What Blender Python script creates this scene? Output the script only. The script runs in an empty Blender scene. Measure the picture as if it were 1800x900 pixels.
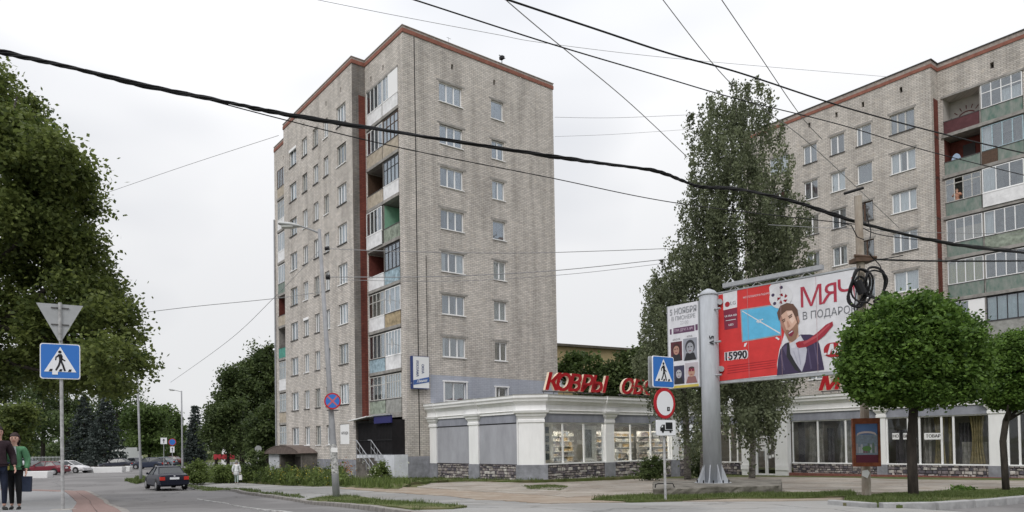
import bpy, bmesh, math, random
import numpy as np
from mathutils import Matrix, Vector
from mathutils.geometry import delaunay_2d_cdt
R = math.radians
random.seed(7)
scene = bpy.context.scene

# ------------------------------------------------------------------ camera
ZC = 1.8
CF, CX, CY, PITCH, ROLL = 1231.65, 799.87, 759.51, 0.0192, -0.0146
cp, sp, cr, sr = math.cos(PITCH), math.sin(PITCH), math.cos(ROLL), math.sin(ROLL)
cam_d = bpy.data.cameras.new("camera"); cam = bpy.data.objects.new("camera", cam_d)
scene.collection.objects.link(cam); scene.camera = cam
cam_d.sensor_fit = 'HORIZONTAL'; cam_d.sensor_width = 36
cam_d.lens = CF / 1800 * 36
cam_d.shift_x = (900 - CX) / 1800; cam_d.shift_y = (CY - 450) / 1800
cam_d.clip_start = 0.1; cam_d.clip_end = 6000
rt = Vector((cr, -sp * sr, cp * sr)); up = Vector((-sr, -sp * cr, cp * cr)); fw = Vector((0, cp, sp))
m = Matrix((rt, up, -fw)).transposed().to_4x4(); m.translation = (0, 0, ZC)
cam.matrix_world = m

# ------------------------------------------------------------------ sky and sun
SUN_EL, SUN_AZ = R(46), R(205)
world = bpy.data.worlds.new("World"); scene.world = world; world.use_nodes = True
nt = world.node_tree; nt.nodes.clear()
wo = nt.nodes.new('ShaderNodeOutputWorld'); bg = nt.nodes.new('ShaderNodeBackground')
sky = nt.nodes.new('ShaderNodeTexSky'); sky.sky_type = 'NISHITA'; sky.sun_disc = False
sky.sun_elevation = SUN_EL; sky.sun_rotation = SUN_AZ
bg.inputs['Strength'].default_value = 0.1
tc = nt.nodes.new('ShaderNodeTexCoord')
mp = nt.nodes.new('ShaderNodeMapping'); mp.inputs['Scale'].default_value = (1, 1, 2.6)
nz = nt.nodes.new('ShaderNodeTexNoise'); nz.inputs['Scale'].default_value = 1.5
nz.inputs['Detail'].default_value = 3.5; nz.inputs['Roughness'].default_value = 0.42
rmp = nt.nodes.new('ShaderNodeValToRGB')
rmp.color_ramp.elements[0].position = 0.40; rmp.color_ramp.elements[0].color = (6.7, 6.9, 7.35, 1)
rmp.color_ramp.elements[1].position = 0.57; rmp.color_ramp.elements[1].color = (9.6, 9.62, 9.75, 1)
mix = nt.nodes.new('ShaderNodeMix'); mix.data_type = 'RGBA'; mix.inputs[0].default_value = 0.94
L = nt.links.new
L(tc.outputs['Generated'], mp.inputs['Vector']); L(mp.outputs[0], nz.inputs['Vector'])
L(nz.outputs[0], rmp.inputs[0]); L(sky.outputs[0], mix.inputs[6]); L(rmp.outputs[0], mix.inputs[7])
# overcast sky: the cloud deck is brighter overhead than at the horizon (CIE overcast law, softened)
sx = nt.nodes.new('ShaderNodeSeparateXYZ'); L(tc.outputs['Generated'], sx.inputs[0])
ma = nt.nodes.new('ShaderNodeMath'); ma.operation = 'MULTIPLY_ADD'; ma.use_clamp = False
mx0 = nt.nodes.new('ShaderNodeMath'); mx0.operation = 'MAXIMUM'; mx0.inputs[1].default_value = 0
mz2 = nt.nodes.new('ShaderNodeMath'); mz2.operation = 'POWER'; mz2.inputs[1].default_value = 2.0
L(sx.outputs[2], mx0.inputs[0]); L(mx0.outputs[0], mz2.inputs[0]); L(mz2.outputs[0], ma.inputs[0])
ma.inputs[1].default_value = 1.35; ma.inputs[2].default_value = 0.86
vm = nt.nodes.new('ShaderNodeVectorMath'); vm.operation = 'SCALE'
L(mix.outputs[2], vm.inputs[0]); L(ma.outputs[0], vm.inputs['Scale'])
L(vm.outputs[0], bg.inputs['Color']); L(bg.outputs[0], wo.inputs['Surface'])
sun_d = bpy.data.lights.new("sun", 'SUN'); sun_d.energy = 1.5; sun_d.angle = R(24); sun_d.color = (1, .97, .93)
sun = bpy.data.objects.new("sun", sun_d); scene.collection.objects.link(sun)
sd = Vector((math.sin(SUN_AZ) * math.cos(SUN_EL), math.cos(SUN_AZ) * math.cos(SUN_EL), math.sin(SUN_EL)))
sun.rotation_euler = sd.to_track_quat('Z', 'Y').to_euler()
sun.location = (0, -20, 60)
vs = scene.view_settings
vs.view_transform = 'Standard'; vs.look = 'None'; vs.exposure = 0.0; vs.gamma = 1.0; vs.use_curve_mapping = False
scene.cycles.max_bounces = 8; scene.cycles.transparent_max_bounces = 12

# ------------------------------------------------------------------ pixel -> place helpers (survey of the photograph)
def ray(px, py):
    x3 = (px - CX) / CF; z3 = -(py - CY) / CF
    x = x3 * cr - z3 * sr; z2 = x3 * sr + z3 * cr
    return Vector((x, cp - z2 * sp, sp + z2 * cp))
def at(px, py, Y):
    r = ray(px, py); return r * (Y / r.y) + Vector((0, 0, ZC))
def sstep(t): t = max(0, min(1, t)); return t * t * (3 - 2 * t)
TY = [-50, 10, 14, 18, 22, 34, 45, 5000]; TZ = [.58, .58, .55, .30, .06, -.10, -.3, -.3]
def terr(x, y):
    z = float(np.interp(y, TY, TZ))
    z -= .35 * sstep((-x - 3) / 8) * sstep((y - 30) / 10)
    return z
def terr_np(x, y):
    z = np.interp(y, TY, TZ)
    a = np.clip((-x - 3) / 8, 0, 1); b = np.clip((y - 30) / 10, 0, 1)
    return z - .35 * a * a * (3 - 2 * a) * b * b * (3 - 2 * b)
def onground(px, py, dz=0):
    r = ray(px, py); lo, hi = 2.0, 900.0
    f = lambda t: (ZC + r.z * t) - terr(r.x * t, r.y * t) - dz
    if f(hi) > 0: return r * hi + Vector((0, 0, ZC))
    for _ in range(60):
        mid = (lo + hi) / 2
        if f(mid) > 0: lo = mid
        else: hi = mid
    p = r * lo + Vector((0, 0, ZC)); return p
def gp(px, Y):
    """ground point seen in column px at depth Y"""
    p = at(px, 800, Y); return Vector((p.x, p.y, terr(p.x, p.y)))

# ------------------------------------------------------------------ scene helpers
COL = scene.collection
def tag(o, label=None, cat=None, group=None, kind=None):
    if label: o['label'] = label
    if cat: o['category'] = cat
    if group: o['group'] = group
    if kind: o['kind'] = kind
    return o
def empty(name, loc=(0, 0, 0), rz=0, label=None, cat=None, group=None):
    o = bpy.data.objects.new(name, None); COL.objects.link(o)
    o.empty_display_size = .2; o.location = loc; o.rotation_euler = (0, 0, rz)
    return tag(o, label, cat, group)
class MB:
    def __init__(s): s.v = []; s.f = []; s.m = []; s.mi = 0; s.M = None
    def add(s, vs, fs, mi=None):
        n = len(s.v)
        if s.M is not None: vs = [tuple(s.M @ Vector(v)) for v in vs]
        s.v += [tuple(v) for v in vs]; s.f += [tuple(i + n for i in f) for f in fs]
        s.m += [s.mi if mi is None else mi] * len(fs)
    def box(s, x0, x1, y0, y1, z0, z1, mi=None):
        s.add([(x0,y0,z0),(x1,y0,z0),(x1,y1,z0),(x0,y1,z0),(x0,y0,z1),(x1,y0,z1),(x1,y1,z1),(x0,y1,z1)],
              [(0,3,2,1),(4,5,6,7),(0,1,5,4),(1,2,6,5),(2,3,7,6),(3,0,4,7)], mi); return s
    def quad(s, a, b, c, d, mi=None): s.add([a, b, c, d], [(0,1,2,3)], mi); return s
    def poly(s, pts, mi=None): s.add(pts, [tuple(range(len(pts)))], mi); return s
    def tube(s, pts, r, n=8, mi=None, caps=True):
        pts = [Vector(p) for p in pts]; k = len(pts)
        rr = r if isinstance(r, (list, tuple)) else [r] * k
        vs = []; prev = None
        for i, p in enumerate(pts):
            d = (pts[min(i+1, k-1)] - pts[max(i-1, 0)]).normalized()
            if prev is None:
                u = d.cross(Vector((0, 0, 1)))
                if u.length < .05: u = d.cross(Vector((1, 0, 0)))
            else: u = prev - d * prev.dot(d)
            u.normalize(); prev = u; w = d.cross(u)
            for j in range(n):
                a = 2 * math.pi * j / n; vs.append(p + (u * math.cos(a) + w * math.sin(a)) * rr[i])
        fs = [(i*n+j, i*n+(j+1) % n, (i+1)*n+(j+1) % n, (i+1)*n+j) for i in range(k-1) for j in range(n)]
        if caps: fs += [tuple(range(n))[::-1], tuple((k-1)*n + j for j in range(n))]
        s.add(vs, fs, mi); return s
    def disc(s, c, r, n=24, y=0, mi=None, sx=1, sz=1):
        s.poly([(c[0] + r*sx*math.cos(2*math.pi*i/n), y, c[1] + r*sz*math.sin(2*math.pi*i/n)) for i in range(n)], mi); return s
    def prism(s, pts, y0, y1, mi=None):
        """outline in x,z given thickness in y"""
        n = len(pts)
        s.add([(p[0], y0, p[1]) for p in pts] + [(p[0], y1, p[1]) for p in pts],
              [tuple(range(n)), tuple(range(2*n-1, n-1, -1))] + [(i, n+i, n+(i+1) % n, (i+1) % n) for i in range(n)], mi); return s
    def mesh(s, name, mats, smooth=False):
        me = bpy.data.meshes.new(name); me.from_pydata(s.v, [], s.f)
        mats = mats if isinstance(mats, (list, tuple)) else [mats]
        for q in mats: me.materials.append(q)
        me.polygons.foreach_set('material_index', s.m)
        if smooth: me.polygons.foreach_set('use_smooth', [True] * len(s.f))
        me.update(); return me
    def build(s, name, mats, parent=None, loc=(0,0,0), rz=0, smooth=False):
        return link(name, s.mesh(name, mats, smooth), parent, loc, rz)
def link(name, me, parent=None, loc=(0,0,0), rz=0):
    o = bpy.data.objects.new(name, me); COL.objects.link(o)
    o.location = loc; o.rotation_euler = (0, 0, rz)
    if parent: o.parent = parent
    return o
def copy_tree(o, parent=None):
    c = o.copy(); COL.objects.link(c)
    if parent: c.parent = parent
    for ch in list(o.children): copy_tree(ch, c)
    return c
def bevel(o, w, seg=2):
    b = o.modifiers.new('bevel', 'BEVEL'); b.width = w; b.segments = seg; b.limit_method = 'ANGLE'; return o

# ------------------------------------------------------------------ materials
MATS = {}
def mat(name, col, rough=.8, noise=0, amt=.15, bump=0, metal=0, spec=.3, col2=None, stretch=(1,1,1), detail=5, coat=0):
    if name in MATS: return MATS[name]
    M = bpy.data.materials.new(name); M.use_nodes = True; n = M.node_tree.nodes; l = M.node_tree.links.new
    b = n['Principled BSDF']; b.inputs['Roughness'].default_value = rough; b.inputs['Metallic'].default_value = metal
    b.inputs['Specular IOR Level'].default_value = spec; b.inputs['Base Color'].default_value = (*col, 1)
    if coat: b.inputs['Coat Weight'].default_value = coat
    if noise:
        t = n.new('ShaderNodeTexCoord'); mp = n.new('ShaderNodeMapping'); mp.inputs['Scale'].default_value = stretch
        z = n.new('ShaderNodeTexNoise'); z.inputs['Scale'].default_value = noise; z.inputs['Detail'].default_value = detail
        z.inputs['Roughness'].default_value = .65
        r = n.new('ShaderNodeValToRGB'); r.color_ramp.elements[0].position = .3; r.color_ramp.elements[1].position = .7
        c2 = col2 or tuple(c * (1 - amt * 2) for c in col)
        r.color_ramp.elements[0].color = (*c2, 1)
        r.color_ramp.elements[1].color = (*(tuple(min(1, c * (1 + amt * .5)) for c in col) if not col2 else col), 1)
        l(t.outputs['Object'], mp.inputs[0]); l(mp.outputs[0], z.inputs['Vector']); l(z.outputs[0], r.inputs[0]); l(r.outputs[0], b.inputs['Base Color'])
        if bump:
            bm = n.new('ShaderNodeBump'); bm.inputs['Strength'].default_value = bump; bm.inputs['Distance'].default_value = .03
            l(z.outputs[0], bm.inputs['Height']); l(bm.outputs[0], b.inputs['Normal'])
    MATS[name] = M; return M
def brick_mat(name, c1, c2, mortar, stain=.3, tint=None, w=.34, h=.118, ms=.013):
    M = bpy.data.materials.new(name); M.use_nodes = True; n = M.node_tree.nodes; l = M.node_tree.links.new
    b = n['Principled BSDF']; b.inputs['Roughness'].default_value = .9; b.inputs['Specular IOR Level'].default_value = .2
    t = n.new('ShaderNodeTexCoord'); s = n.new('ShaderNodeSeparateXYZ'); l(t.outputs['Object'], s.inputs[0])
    a = n.new('ShaderNodeMath'); a.operation = 'ADD'; l(s.outputs[0], a.inputs[0]); l(s.outputs[1], a.inputs[1])
    c = n.new('ShaderNodeCombineXYZ'); l(a.outputs[0], c.inputs[0]); l(s.outputs[2], c.inputs[1])
    br = n.new('ShaderNodeTexBrick'); l(c.outputs[0], br.inputs['Vector'])
    br.inputs['Scale'].default_value = 1; br.inputs['Brick Width'].default_value = w; br.inputs['Row Height'].default_value = h
    br.inputs['Mortar Size'].default_value = ms; br.inputs['Mortar Smooth'].default_value = .3; br.inputs['Bias'].default_value = -.1
    br.inputs['Color1'].default_value = (*c1, 1); br.inputs['Color2'].default_value = (*c2, 1); br.inputs['Mortar'].default_value = (*mortar, 1)
    # weathering: broad patches and vertical run-off streaks
    z1 = n.new('ShaderNodeTexNoise'); z1.inputs['Scale'].default_value = .45; z1.inputs['Detail'].default_value = 6; l(c.outputs[0], z1.inputs['Vector'])
    mp = n.new('ShaderNodeMapping'); mp.inputs['Scale'].default_value = (1.7, .13, 1); l(c.outputs[0], mp.inputs[0])
    z2 = n.new('ShaderNodeTexNoise'); z2.inputs['Scale'].default_value = 1.0; z2.inputs['Detail'].default_value = 6; l(mp.outputs[0], z2.inputs['Vector'])
    r1 = n.new('ShaderNodeMapRange'); l(z1.outputs[0], r1.inputs[0]); r1.inputs[1].default_value = .3; r1.inputs[2].default_value = .7; r1.inputs[3].default_value = 1 - stain * .5; r1.inputs[4].default_value = 1.05
    r2 = n.new('ShaderNodeMapRange'); l(z2.outputs[0], r2.inputs[0]); r2.inputs[1].default_value = .33; r2.inputs[2].default_value = .58; r2.inputs[3].default_value = 1 - stain; r2.inputs[4].default_value = 1.0
    mu = n.new('ShaderNodeMath'); mu.operation = 'MULTIPLY'; l(r1.outputs[0], mu.inputs[0]); l(r2.outputs[0], mu.inputs[1])
    vs = n.new('ShaderNodeVectorMath'); vs.operation = 'SCALE'; l(br.outputs['Color'], vs.inputs[0]); l(mu.outputs[0], vs.inputs['Scale'])
    # single odd bricks: warmer ones picked by a cell noise
    z3 = n.new('ShaderNodeTexNoise'); z3.inputs['Scale'].default_value = 3.3; l(c.outputs[0], z3.inputs['Vector'])
    mx = n.new('ShaderNodeMix'); mx.data_type = 'RGBA'; r3 = n.new('ShaderNodeMapRange'); l(z3.outputs[0], r3.inputs[0])
    r3.inputs[1].default_value = .52; r3.inputs[2].default_value = .72; r3.inputs[3].default_value = 0; r3.inputs[4].default_value = .30
    l(r3.outputs[0], mx.inputs[0]); l(vs.outputs[0], mx.inputs[6]); mx.inputs[7].default_value = (*(tint or (c1[0]*.95, c1[1]*.82, c1[2]*.66)), 1)
    l(mx.outputs[2], b.inputs['Base Color'])
    bm = n.new('ShaderNodeBump'); bm.inputs['Strength'].default_value = .5; bm.inputs['Distance'].default_value = .015; bm.invert = True
    l(br.outputs['Fac'], bm.inputs['Height']); l(bm.outputs[0], b.inputs['Normal'])
    MATS[name] = M; return M
def glass_mat(name, tint=(.75,.8,.82), lo=.18, hi=.55):
    M = bpy.data.materials.new(name); M.use_nodes = True; n = M.node_tree.nodes; l = M.node_tree.links.new; n.clear()
    o = n.new('ShaderNodeOutputMaterial'); t = n.new('ShaderNodeBsdfTransparent'); t.inputs[0].default_value = (*tint, 1)
    g = n.new('ShaderNodeBsdfGlossy'); g.inputs['Roughness'].default_value = .04; g.inputs['Color'].default_value = (.9,.93,.96,1)
    lw = n.new('ShaderNodeLayerWeight'); lw.inputs[0].default_value = .35
    mr = n.new('ShaderNodeMapRange'); mr.inputs[3].default_value = lo; mr.inputs[4].default_value = hi; l(lw.outputs['Fresnel'], mr.inputs[0])
    # panes are never quite flat
    tc = n.new('ShaderNodeTexCoord'); z = n.new('ShaderNodeTexNoise'); z.inputs['Scale'].default_value = 1.4; l(tc.outputs['Object'], z.inputs['Vector'])
    bm = n.new('ShaderNodeBump'); bm.inputs['Strength'].default_value = .12; bm.inputs['Distance'].default_value = .05; l(z.outputs[0], bm.inputs['Height']); l(bm.outputs[0], g.inputs['Normal'])
    mx = n.new('ShaderNodeMixShader'); l(mr.outputs[0], mx.inputs[0]); l(t.outputs[0], mx.inputs[1]); l(g.outputs[0], mx.inputs[2]); l(mx.outputs[0], o.inputs[0])
    MATS[name] = M; return M
def emis(name, col, s):
    M = bpy.data.materials.new(name); M.use_nodes = True; b = M.node_tree.nodes['Principled BSDF']
    b.inputs['Emission Color'].default_value = (*col, 1); b.inputs['Emission Strength'].default_value = s; MATS[name] = M; return M
def leaf_mat(name, dark, light, trans=.35):
    M = bpy.data.materials.new(name); M.use_nodes = True; n = M.node_tree.nodes; l = M.node_tree.links.new
    b = n['Principled BSDF']; b.inputs['Roughness'].default_value = .55; b.inputs['Specular IOR Level'].default_value = .25
    at_ = n.new('ShaderNodeAttribute'); at_.attribute_name = 'v'
    r = n.new('ShaderNodeValToRGB'); r.color_ramp.elements[0].color = (*dark, 1); r.color_ramp.elements[1].color = (*light, 1)
    l(at_.outputs['Fac'], r.inputs[0]); l(r.outputs[0], b.inputs['Base Color'])
    tr = n.new('ShaderNodeBsdfTranslucent'); l(r.outputs[0], tr.inputs[0])
    mx = n.new('ShaderNodeMixShader'); mx.inputs[0].default_value = trans
    l(b.outputs[0], mx.inputs[1]); l(tr.outputs[0], mx.inputs[2]); l(mx.outputs[0], n['Material Output'].inputs[0])
    MATS[name] = M; return M
m_brick = brick_mat('silicate_brick', (.65,.605,.56), (.485,.45,.415), (.25,.235,.22), .25, tint=(.60,.53,.45))
m_brickB = brick_mat('silicate_brick_b', (.605,.563,.518), (.45,.418,.382), (.235,.22,.205), .24, tint=(.56,.49,.41))
m_brickdark = brick_mat('aged_grey_brick', (.27,.25,.235), (.2,.185,.175), (.15,.14,.13), .4)
m_bluepaint = brick_mat('painted_brick', (.42,.44,.50), (.38,.40,.46), (.33,.35,.41), .12, tint=(.44,.45,.49))
m_greybase = mat('grey_base_paint', (.28,.285,.315), .9, 2.4, .2, .3)
m_redband = mat('red_band', (.27,.11,.08), .85, 3, .18, .1)
m_redwall = brick_mat('red_painted_brick', (.20,.06,.045), (.15,.048,.038), (.11,.04,.032), .35, tint=(.24,.09,.065))
m_coping = mat('coping', (.36,.31,.28), .9, 5, .2, .2)
m_roof = mat('roof_felt', (.06,.06,.06), .9, 2, .1)
m_white = mat('white_paint', (.78,.78,.78), .5, .9, .05)
m_plaster = mat('white_plaster', (.84,.84,.84), .7, 1.6, .05, .12, stretch=(1.3,1.3,.35))
m_frame = mat('pvc_frame', (.80,.80,.80), .35)
m_oldframe = mat('old_white_frame', (.58,.57,.54), .6, 9, .2)
m_brownframe = mat('brown_frame', (.10,.06,.04), .6, 8, .2)
m_darkframe = mat('dark_metal_frame', (.035,.035,.04), .45)
m_sill = mat('dark_sill', (.10,.095,.095), .6, 6, .2)
m_conc = mat('concrete', (.33,.315,.295), .9, 2.5, .22, .5)
m_concd = mat('dark_concrete', (.17,.155,.14), .95, 3, .3, .8)
m_dark = mat('dark_interior', (.06,.055,.055), .9)
m_room = mat('room_wall', (.22,.2,.19), .9)
m_curtw = mat('white_curtain', (.84,.84,.85), .9, 7, .12, .4, stretch=(3,3,.2))
m_curtb = mat('beige_curtain', (.5,.42,.33), .9, 7, .15, .4, stretch=(3,3,.2))
m_curtg = mat('grey_blind', (.22,.23,.26), .9, 7, .12, .3, stretch=(3,3,.2))
m_curty = mat('yellow_curtain', (.42,.38,.14), .9, 6, .15, .4, stretch=(3,3,.3))
m_glass = glass_mat('window_glass', (.86,.89,.9), lo=.15)
m_shopglass = glass_mat('shop_glass', (.96,.97,.97), .03, .35)
m_steel = mat('galvanised_steel', (.42,.43,.45), .5, 6, .12, .1, metal=.5)
m_bbpole = mat('billboard_pole_paint', (.40,.42,.45), .5, 3.0, .14, .08, stretch=(1,1,.18))
m_black = mat('black_rubber', (.015,.015,.017), .6)
m_wire = mat('black_cable', (.012,.012,.014), .7)
m_wireg = mat('grey_wire', (.26,.26,.27), .7)
m_trunk = mat('bark', (.05,.042,.035), .95, 9, .35, .9, stretch=(1,1,.25))
m_birch = mat('birch_bark', (.42,.40,.37), .9, 5, .5, .5, stretch=(1,1,2.5), col2=(.05,.045,.04))

# ------------------------------------------------------------------ the setting: ground
def ground_mat(name, c1, c2, sc, bump=.3, c3=None, rough=.95, sc2=.35, crack=0):
    M = bpy.data.materials.new(name); M.use_nodes = True; n = M.node_tree.nodes; l = M.node_tree.links.new
    b = n['Principled BSDF']; b.inputs['Roughness'].default_value = rough; b.inputs['Specular IOR Level'].default_value = .15
    t = n.new('ShaderNodeTexCoord')
    z = n.new('ShaderNodeTexNoise'); z.inputs['Scale'].default_value = sc; z.inputs['Detail'].default_value = 8; z.inputs['Roughness'].default_value = .7
    y = n.new('ShaderNodeTexNoise'); y.inputs['Scale'].default_value = sc2; y.inputs['Detail'].default_value = 5; y.inputs['Roughness'].default_value = .6
    l(t.outputs['Object'], z.inputs['Vector']); l(t.outputs['Object'], y.inputs['Vector'])
    r = n.new('ShaderNodeValToRGB'); r.color_ramp.elements[0].position = .32; r.color_ramp.elements[1].position = .68
    r.color_ramp.elements[0].color = (*c1, 1); r.color_ramp.elements[1].color = (*c2, 1); l(z.outputs[0], r.inputs[0])
    out = r.outputs[0]
    mx = n.new('ShaderNodeMix'); mx.data_type = 'RGBA'; mr = n.new('ShaderNodeMapRange'); l(y.outputs[0], mr.inputs[0])
    mr.inputs[1].default_value = .45; mr.inputs[2].default_value = .62; mr.inputs[4].default_value = .8
    l(mr.outputs[0], mx.inputs[0]); l(out, mx.inputs[6]); mx.inputs[7].default_value = (*(c3 or tuple(v * .85 for v in c2)), 1)
    fin = mx.outputs[2]
    if crack:
        wn = n.new('ShaderNodeTexNoise'); wn.inputs['Scale'].default_value = 1.1; wn.inputs['Detail'].default_value = 6; l(t.outputs['Object'], wn.inputs['Vector'])
        ad = n.new('ShaderNodeVectorMath'); ad.operation = 'ADD'; l(t.outputs['Object'], ad.inputs[0]); l(wn.outputs['Color'], ad.inputs[1])
        vo = n.new('ShaderNodeTexVoronoi'); vo.feature = 'DISTANCE_TO_EDGE'; vo.inputs['Scale'].default_value = crack; l(ad.outputs[0], vo.inputs['Vector'])
        cr_ = n.new('ShaderNodeMapRange'); l(vo.outputs['Distance'], cr_.inputs[0]); cr_.inputs[1].default_value = .002; cr_.inputs[2].default_value = .014; cr_.inputs[3].default_value = .66; cr_.inputs[4].default_value = 1
        pt = n.new('ShaderNodeTexNoise'); pt.inputs['Scale'].default_value = .23; pt.inputs['Detail'].default_value = 3; l(t.outputs['Object'], pt.inputs['Vector'])
        pr = n.new('ShaderNodeMapRange'); l(pt.outputs[0], pr.inputs[0]); pr.inputs[1].default_value = .47; pr.inputs[2].default_value = .53; pr.inputs[3].default_value = .84; pr.inputs[4].default_value = 1.04
        mm = n.new('ShaderNodeMath'); mm.operation = 'MULTIPLY'; l(cr_.outputs[0], mm.inputs[0]); l(pr.outputs[0], mm.inputs[1])
        sc_ = n.new('ShaderNodeVectorMath'); sc_.operation = 'SCALE'; l(fin, sc_.inputs[0]); l(mm.outputs[0], sc_.inputs['Scale']); fin = sc_.outputs[0]
    l(fin, b.inputs['Base Color'])
    bm = n.new('ShaderNodeBump'); bm.inputs['Strength'].default_value = bump; bm.inputs['Distance'].default_value = .03
    l(z.outputs[0], bm.inputs['Height']); l(bm.outputs[0], b.inputs['Normal'])
    MATS[name] = M; return M
m_soil = ground_mat('soil_and_grass', (.075,.085,.03), (.12,.115,.055), 3, .6, (.06,.085,.025))
m_asph = ground_mat('road_asphalt', (.155,.15,.15), (.21,.203,.202), 14, .2, (.18,.175,.173), crack=.22)
m_path = ground_mat('path_asphalt', (.235,.235,.23), (.30,.297,.29), 16, .3, (.26,.25,.235), sc2=.5, crack=.3)
m_fore = ground_mat('worn_forecourt', (.24,.215,.185), (.35,.325,.29), 7, .5, (.215,.18,.145), sc2=.8, crack=.5)
m_dirt = ground_mat('bare_dirt', (.21,.165,.125), (.30,.245,.195), 6, .8, (.31,.275,.23), sc2=.9)
m_tile = ground_mat('grey_paving', (.21,.21,.212), (.27,.27,.274), 9, .2)
m_redtile = ground_mat('red_paving', (.19,.135,.122), (.25,.18,.165), 9, .2)
m_verge = ground_mat('verge_turf', (.06,.085,.025), (.10,.12,.04), 5, .6, (.14,.125,.07), sc2=.9)
m_paint = mat('road_paint', (.45,.45,.44), .8, 4, .3)

def grid_ground():
    xs = np.unique(np.concatenate([np.arange(-60, 60.1, 1.5), np.linspace(-1500, -60, 30), np.linspace(60, 1500, 30)]))
    ys = np.unique(np.concatenate([np.arange(-10, 120.1, 1.5), np.linspace(-300, -10, 8), np.linspace(120, 3500, 40)]))
    X, Y = np.meshgrid(xs, ys); Z = terr_np(X, Y) - .06
    v = np.stack([X.ravel(), Y.ravel(), Z.ravel()], 1); nx = len(xs)
    i = np.arange(len(ys) - 1)[:, None] * nx + np.arange(nx - 1)[None]; i = i.ravel()
    me = bpy.data.meshes.new('ground'); me.from_pydata(v.tolist(), [], np.stack([i, i+1, i+1+nx, i+nx], 1).tolist())
    me.materials.append(m_soil); return tag(link('ground', me), kind='structure')
grid_ground()
def densify(P, step):
    out = []
    for i, a in enumerate(P):
        b = P[(i + 1) % len(P)]; d = math.dist(a[:2], b[:2]); k = max(1, int(d / step))
        for j in range(k): out.append((a[0] + (b[0]-a[0]) * j / k, a[1] + (b[1]-a[1]) * j / k))
    return out
def inside(P, x, y):
    c = False; j = len(P) - 1
    for i in range(len(P)):
        if (P[i][1] > y) != (P[j][1] > y) and x < (P[j][0]-P[i][0]) * (y-P[i][1]) / (P[j][1]-P[i][1]) + P[i][0]: c = not c
        j = i
    return c
def drape(name, P, off, m, step=1.5, wob=0, kind='structure'):
    """sheet laid on the terrain inside the outline P (world x,y)"""
    D = densify(P, step if not wob else .35)
    if wob:
        rnd = random.Random(hash(name) % 1000 if False else len(name))
        D = [(x + rnd.uniform(-wob, wob), y + rnd.uniform(-wob, wob)) for x, y in D]
    x0, x1 = min(p[0] for p in D), max(p[0] for p in D); y0, y1 = min(p[1] for p in D), max(p[1] for p in D)
    G = []
    if (x1-x0) * (y1-y0) / step / step > 30000: step *= 3
    x = x0 + step / 2
    while x < x1:
        y = y0 + step / 2
        while y < y1:
            if inside(D, x, y): G.append((x, y))
            y += step
        x += step
    vs, es, fs, *_ = delaunay_2d_cdt([Vector(p) for p in D + G], [], [list(range(len(D)))], 1, 1e-4)
    V_ = [(v.x, v.y, terr(v.x, v.y) + off) for v in vs]; F_ = [tuple(f) for f in fs]; ec = {}
    for f in F_:
        for i in range(len(f)): e = (f[i], f[(i+1) % len(f)]); ec[tuple(sorted(e))] = ec.get(tuple(sorted(e)), []) + [e]
    low = {}
    for k_, L0 in ec.items():
        if len(L0) == 1:
            for i in L0[0]:
                if i not in low: low[i] = len(V_); V_.append((V_[i][0], V_[i][1], V_[i][2] - .30))
            F_.append((L0[0][1], L0[0][0], low[L0[0][0]], low[L0[0][1]]))
    me = bpy.data.meshes.new(name); me.from_pydata(V_, [], F_)
    me.materials.append(m); o = link(name, me)
    if kind: o['kind'] = kind
    return o
def G2(*pts): return [tuple(onground(*p)[:2]) for p in pts]
kerbA = G2((322,857),(380,861.5),(430,867),(480,873.5),(530,880.5),(600,889),(680,898.5),(800,915),(1000,945))
kerbB = G2((1465,889),(1482,892),(1520,894.5),(1580,896.5),(1650,893.5),(1720,888),(1800,881.5),(1900,873))
road = [(-60,130),(-14,130),(-14,75)] + [tuple(onground(322,838)[:2])] + kerbA + [(2.5,2),(9,2)] + [(-14,2),(-40,10),(-90,40),(-90,110)]
drape('road', road, -.02, m_asph, 2.0)
# road at the lower right, inside the near kerb
drape('side_road', kerbB + [(26,14),(16,9.5),(8.5,9.5)], -.015, m_asph, 1.0)
far_edge = G2((1480,862),(1360,866),(1200,872),(1060,876),(950,879),(870,874),(800,869),(700,864.5),(620,859.5),(530,855),(430,850),(330,845))
near_edge = G2((322,856),(430,865),(530,878.5),(600,887),(700,899))
drape('footpath', near_edge + [tuple(onground(760,915)[:2]), (3, 8), (9.5, 9.5)] + kerbB[:1] + G2((1480,884)) + far_edge, .03, m_path, 1.0)
drape('dirt_strip', G2((590,860),(640,856),(720,858),(800,863),(880,865.5),(960,869),(1040,871),(1150,869),(1260,868),(1400,870),(1480,872),(1480,882),(1350,884),(1200,884),(1080,886),(960,888),(880,882),(800,875),(700,868)), .045, m_dirt, .8, wob=.12)
drape('forecourt', G2((735,858),(760,851),(830,848),(930,851),(1010,849),(1120,844),(1240,842),(1330,840),(1460,841),(1600,845),(1800,847),(1900,848),(1900,862),(1700,866),(1560,868),(1460,868),(1380,871),(1180,872),(1060,873),(1000,877),(930,871),(830,866)), .055, m_fore, .8, wob=.15)
nearp = G2((-160,862),(-60,862),(60,862.5),(130,865),(165,870),(190,884),(218,901),(250,925),(300,970))
drape('pavement', nearp + [(-6,4),(-22,4)], .07, m_tile, .8)
drape('road_marking', G2((346,876.5),(400,884.2),(468,895.5),(560,910),(560,911.2),(467,896.3),(400,884.9),(346,877.1)), .0, m_paint, .7)
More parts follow.
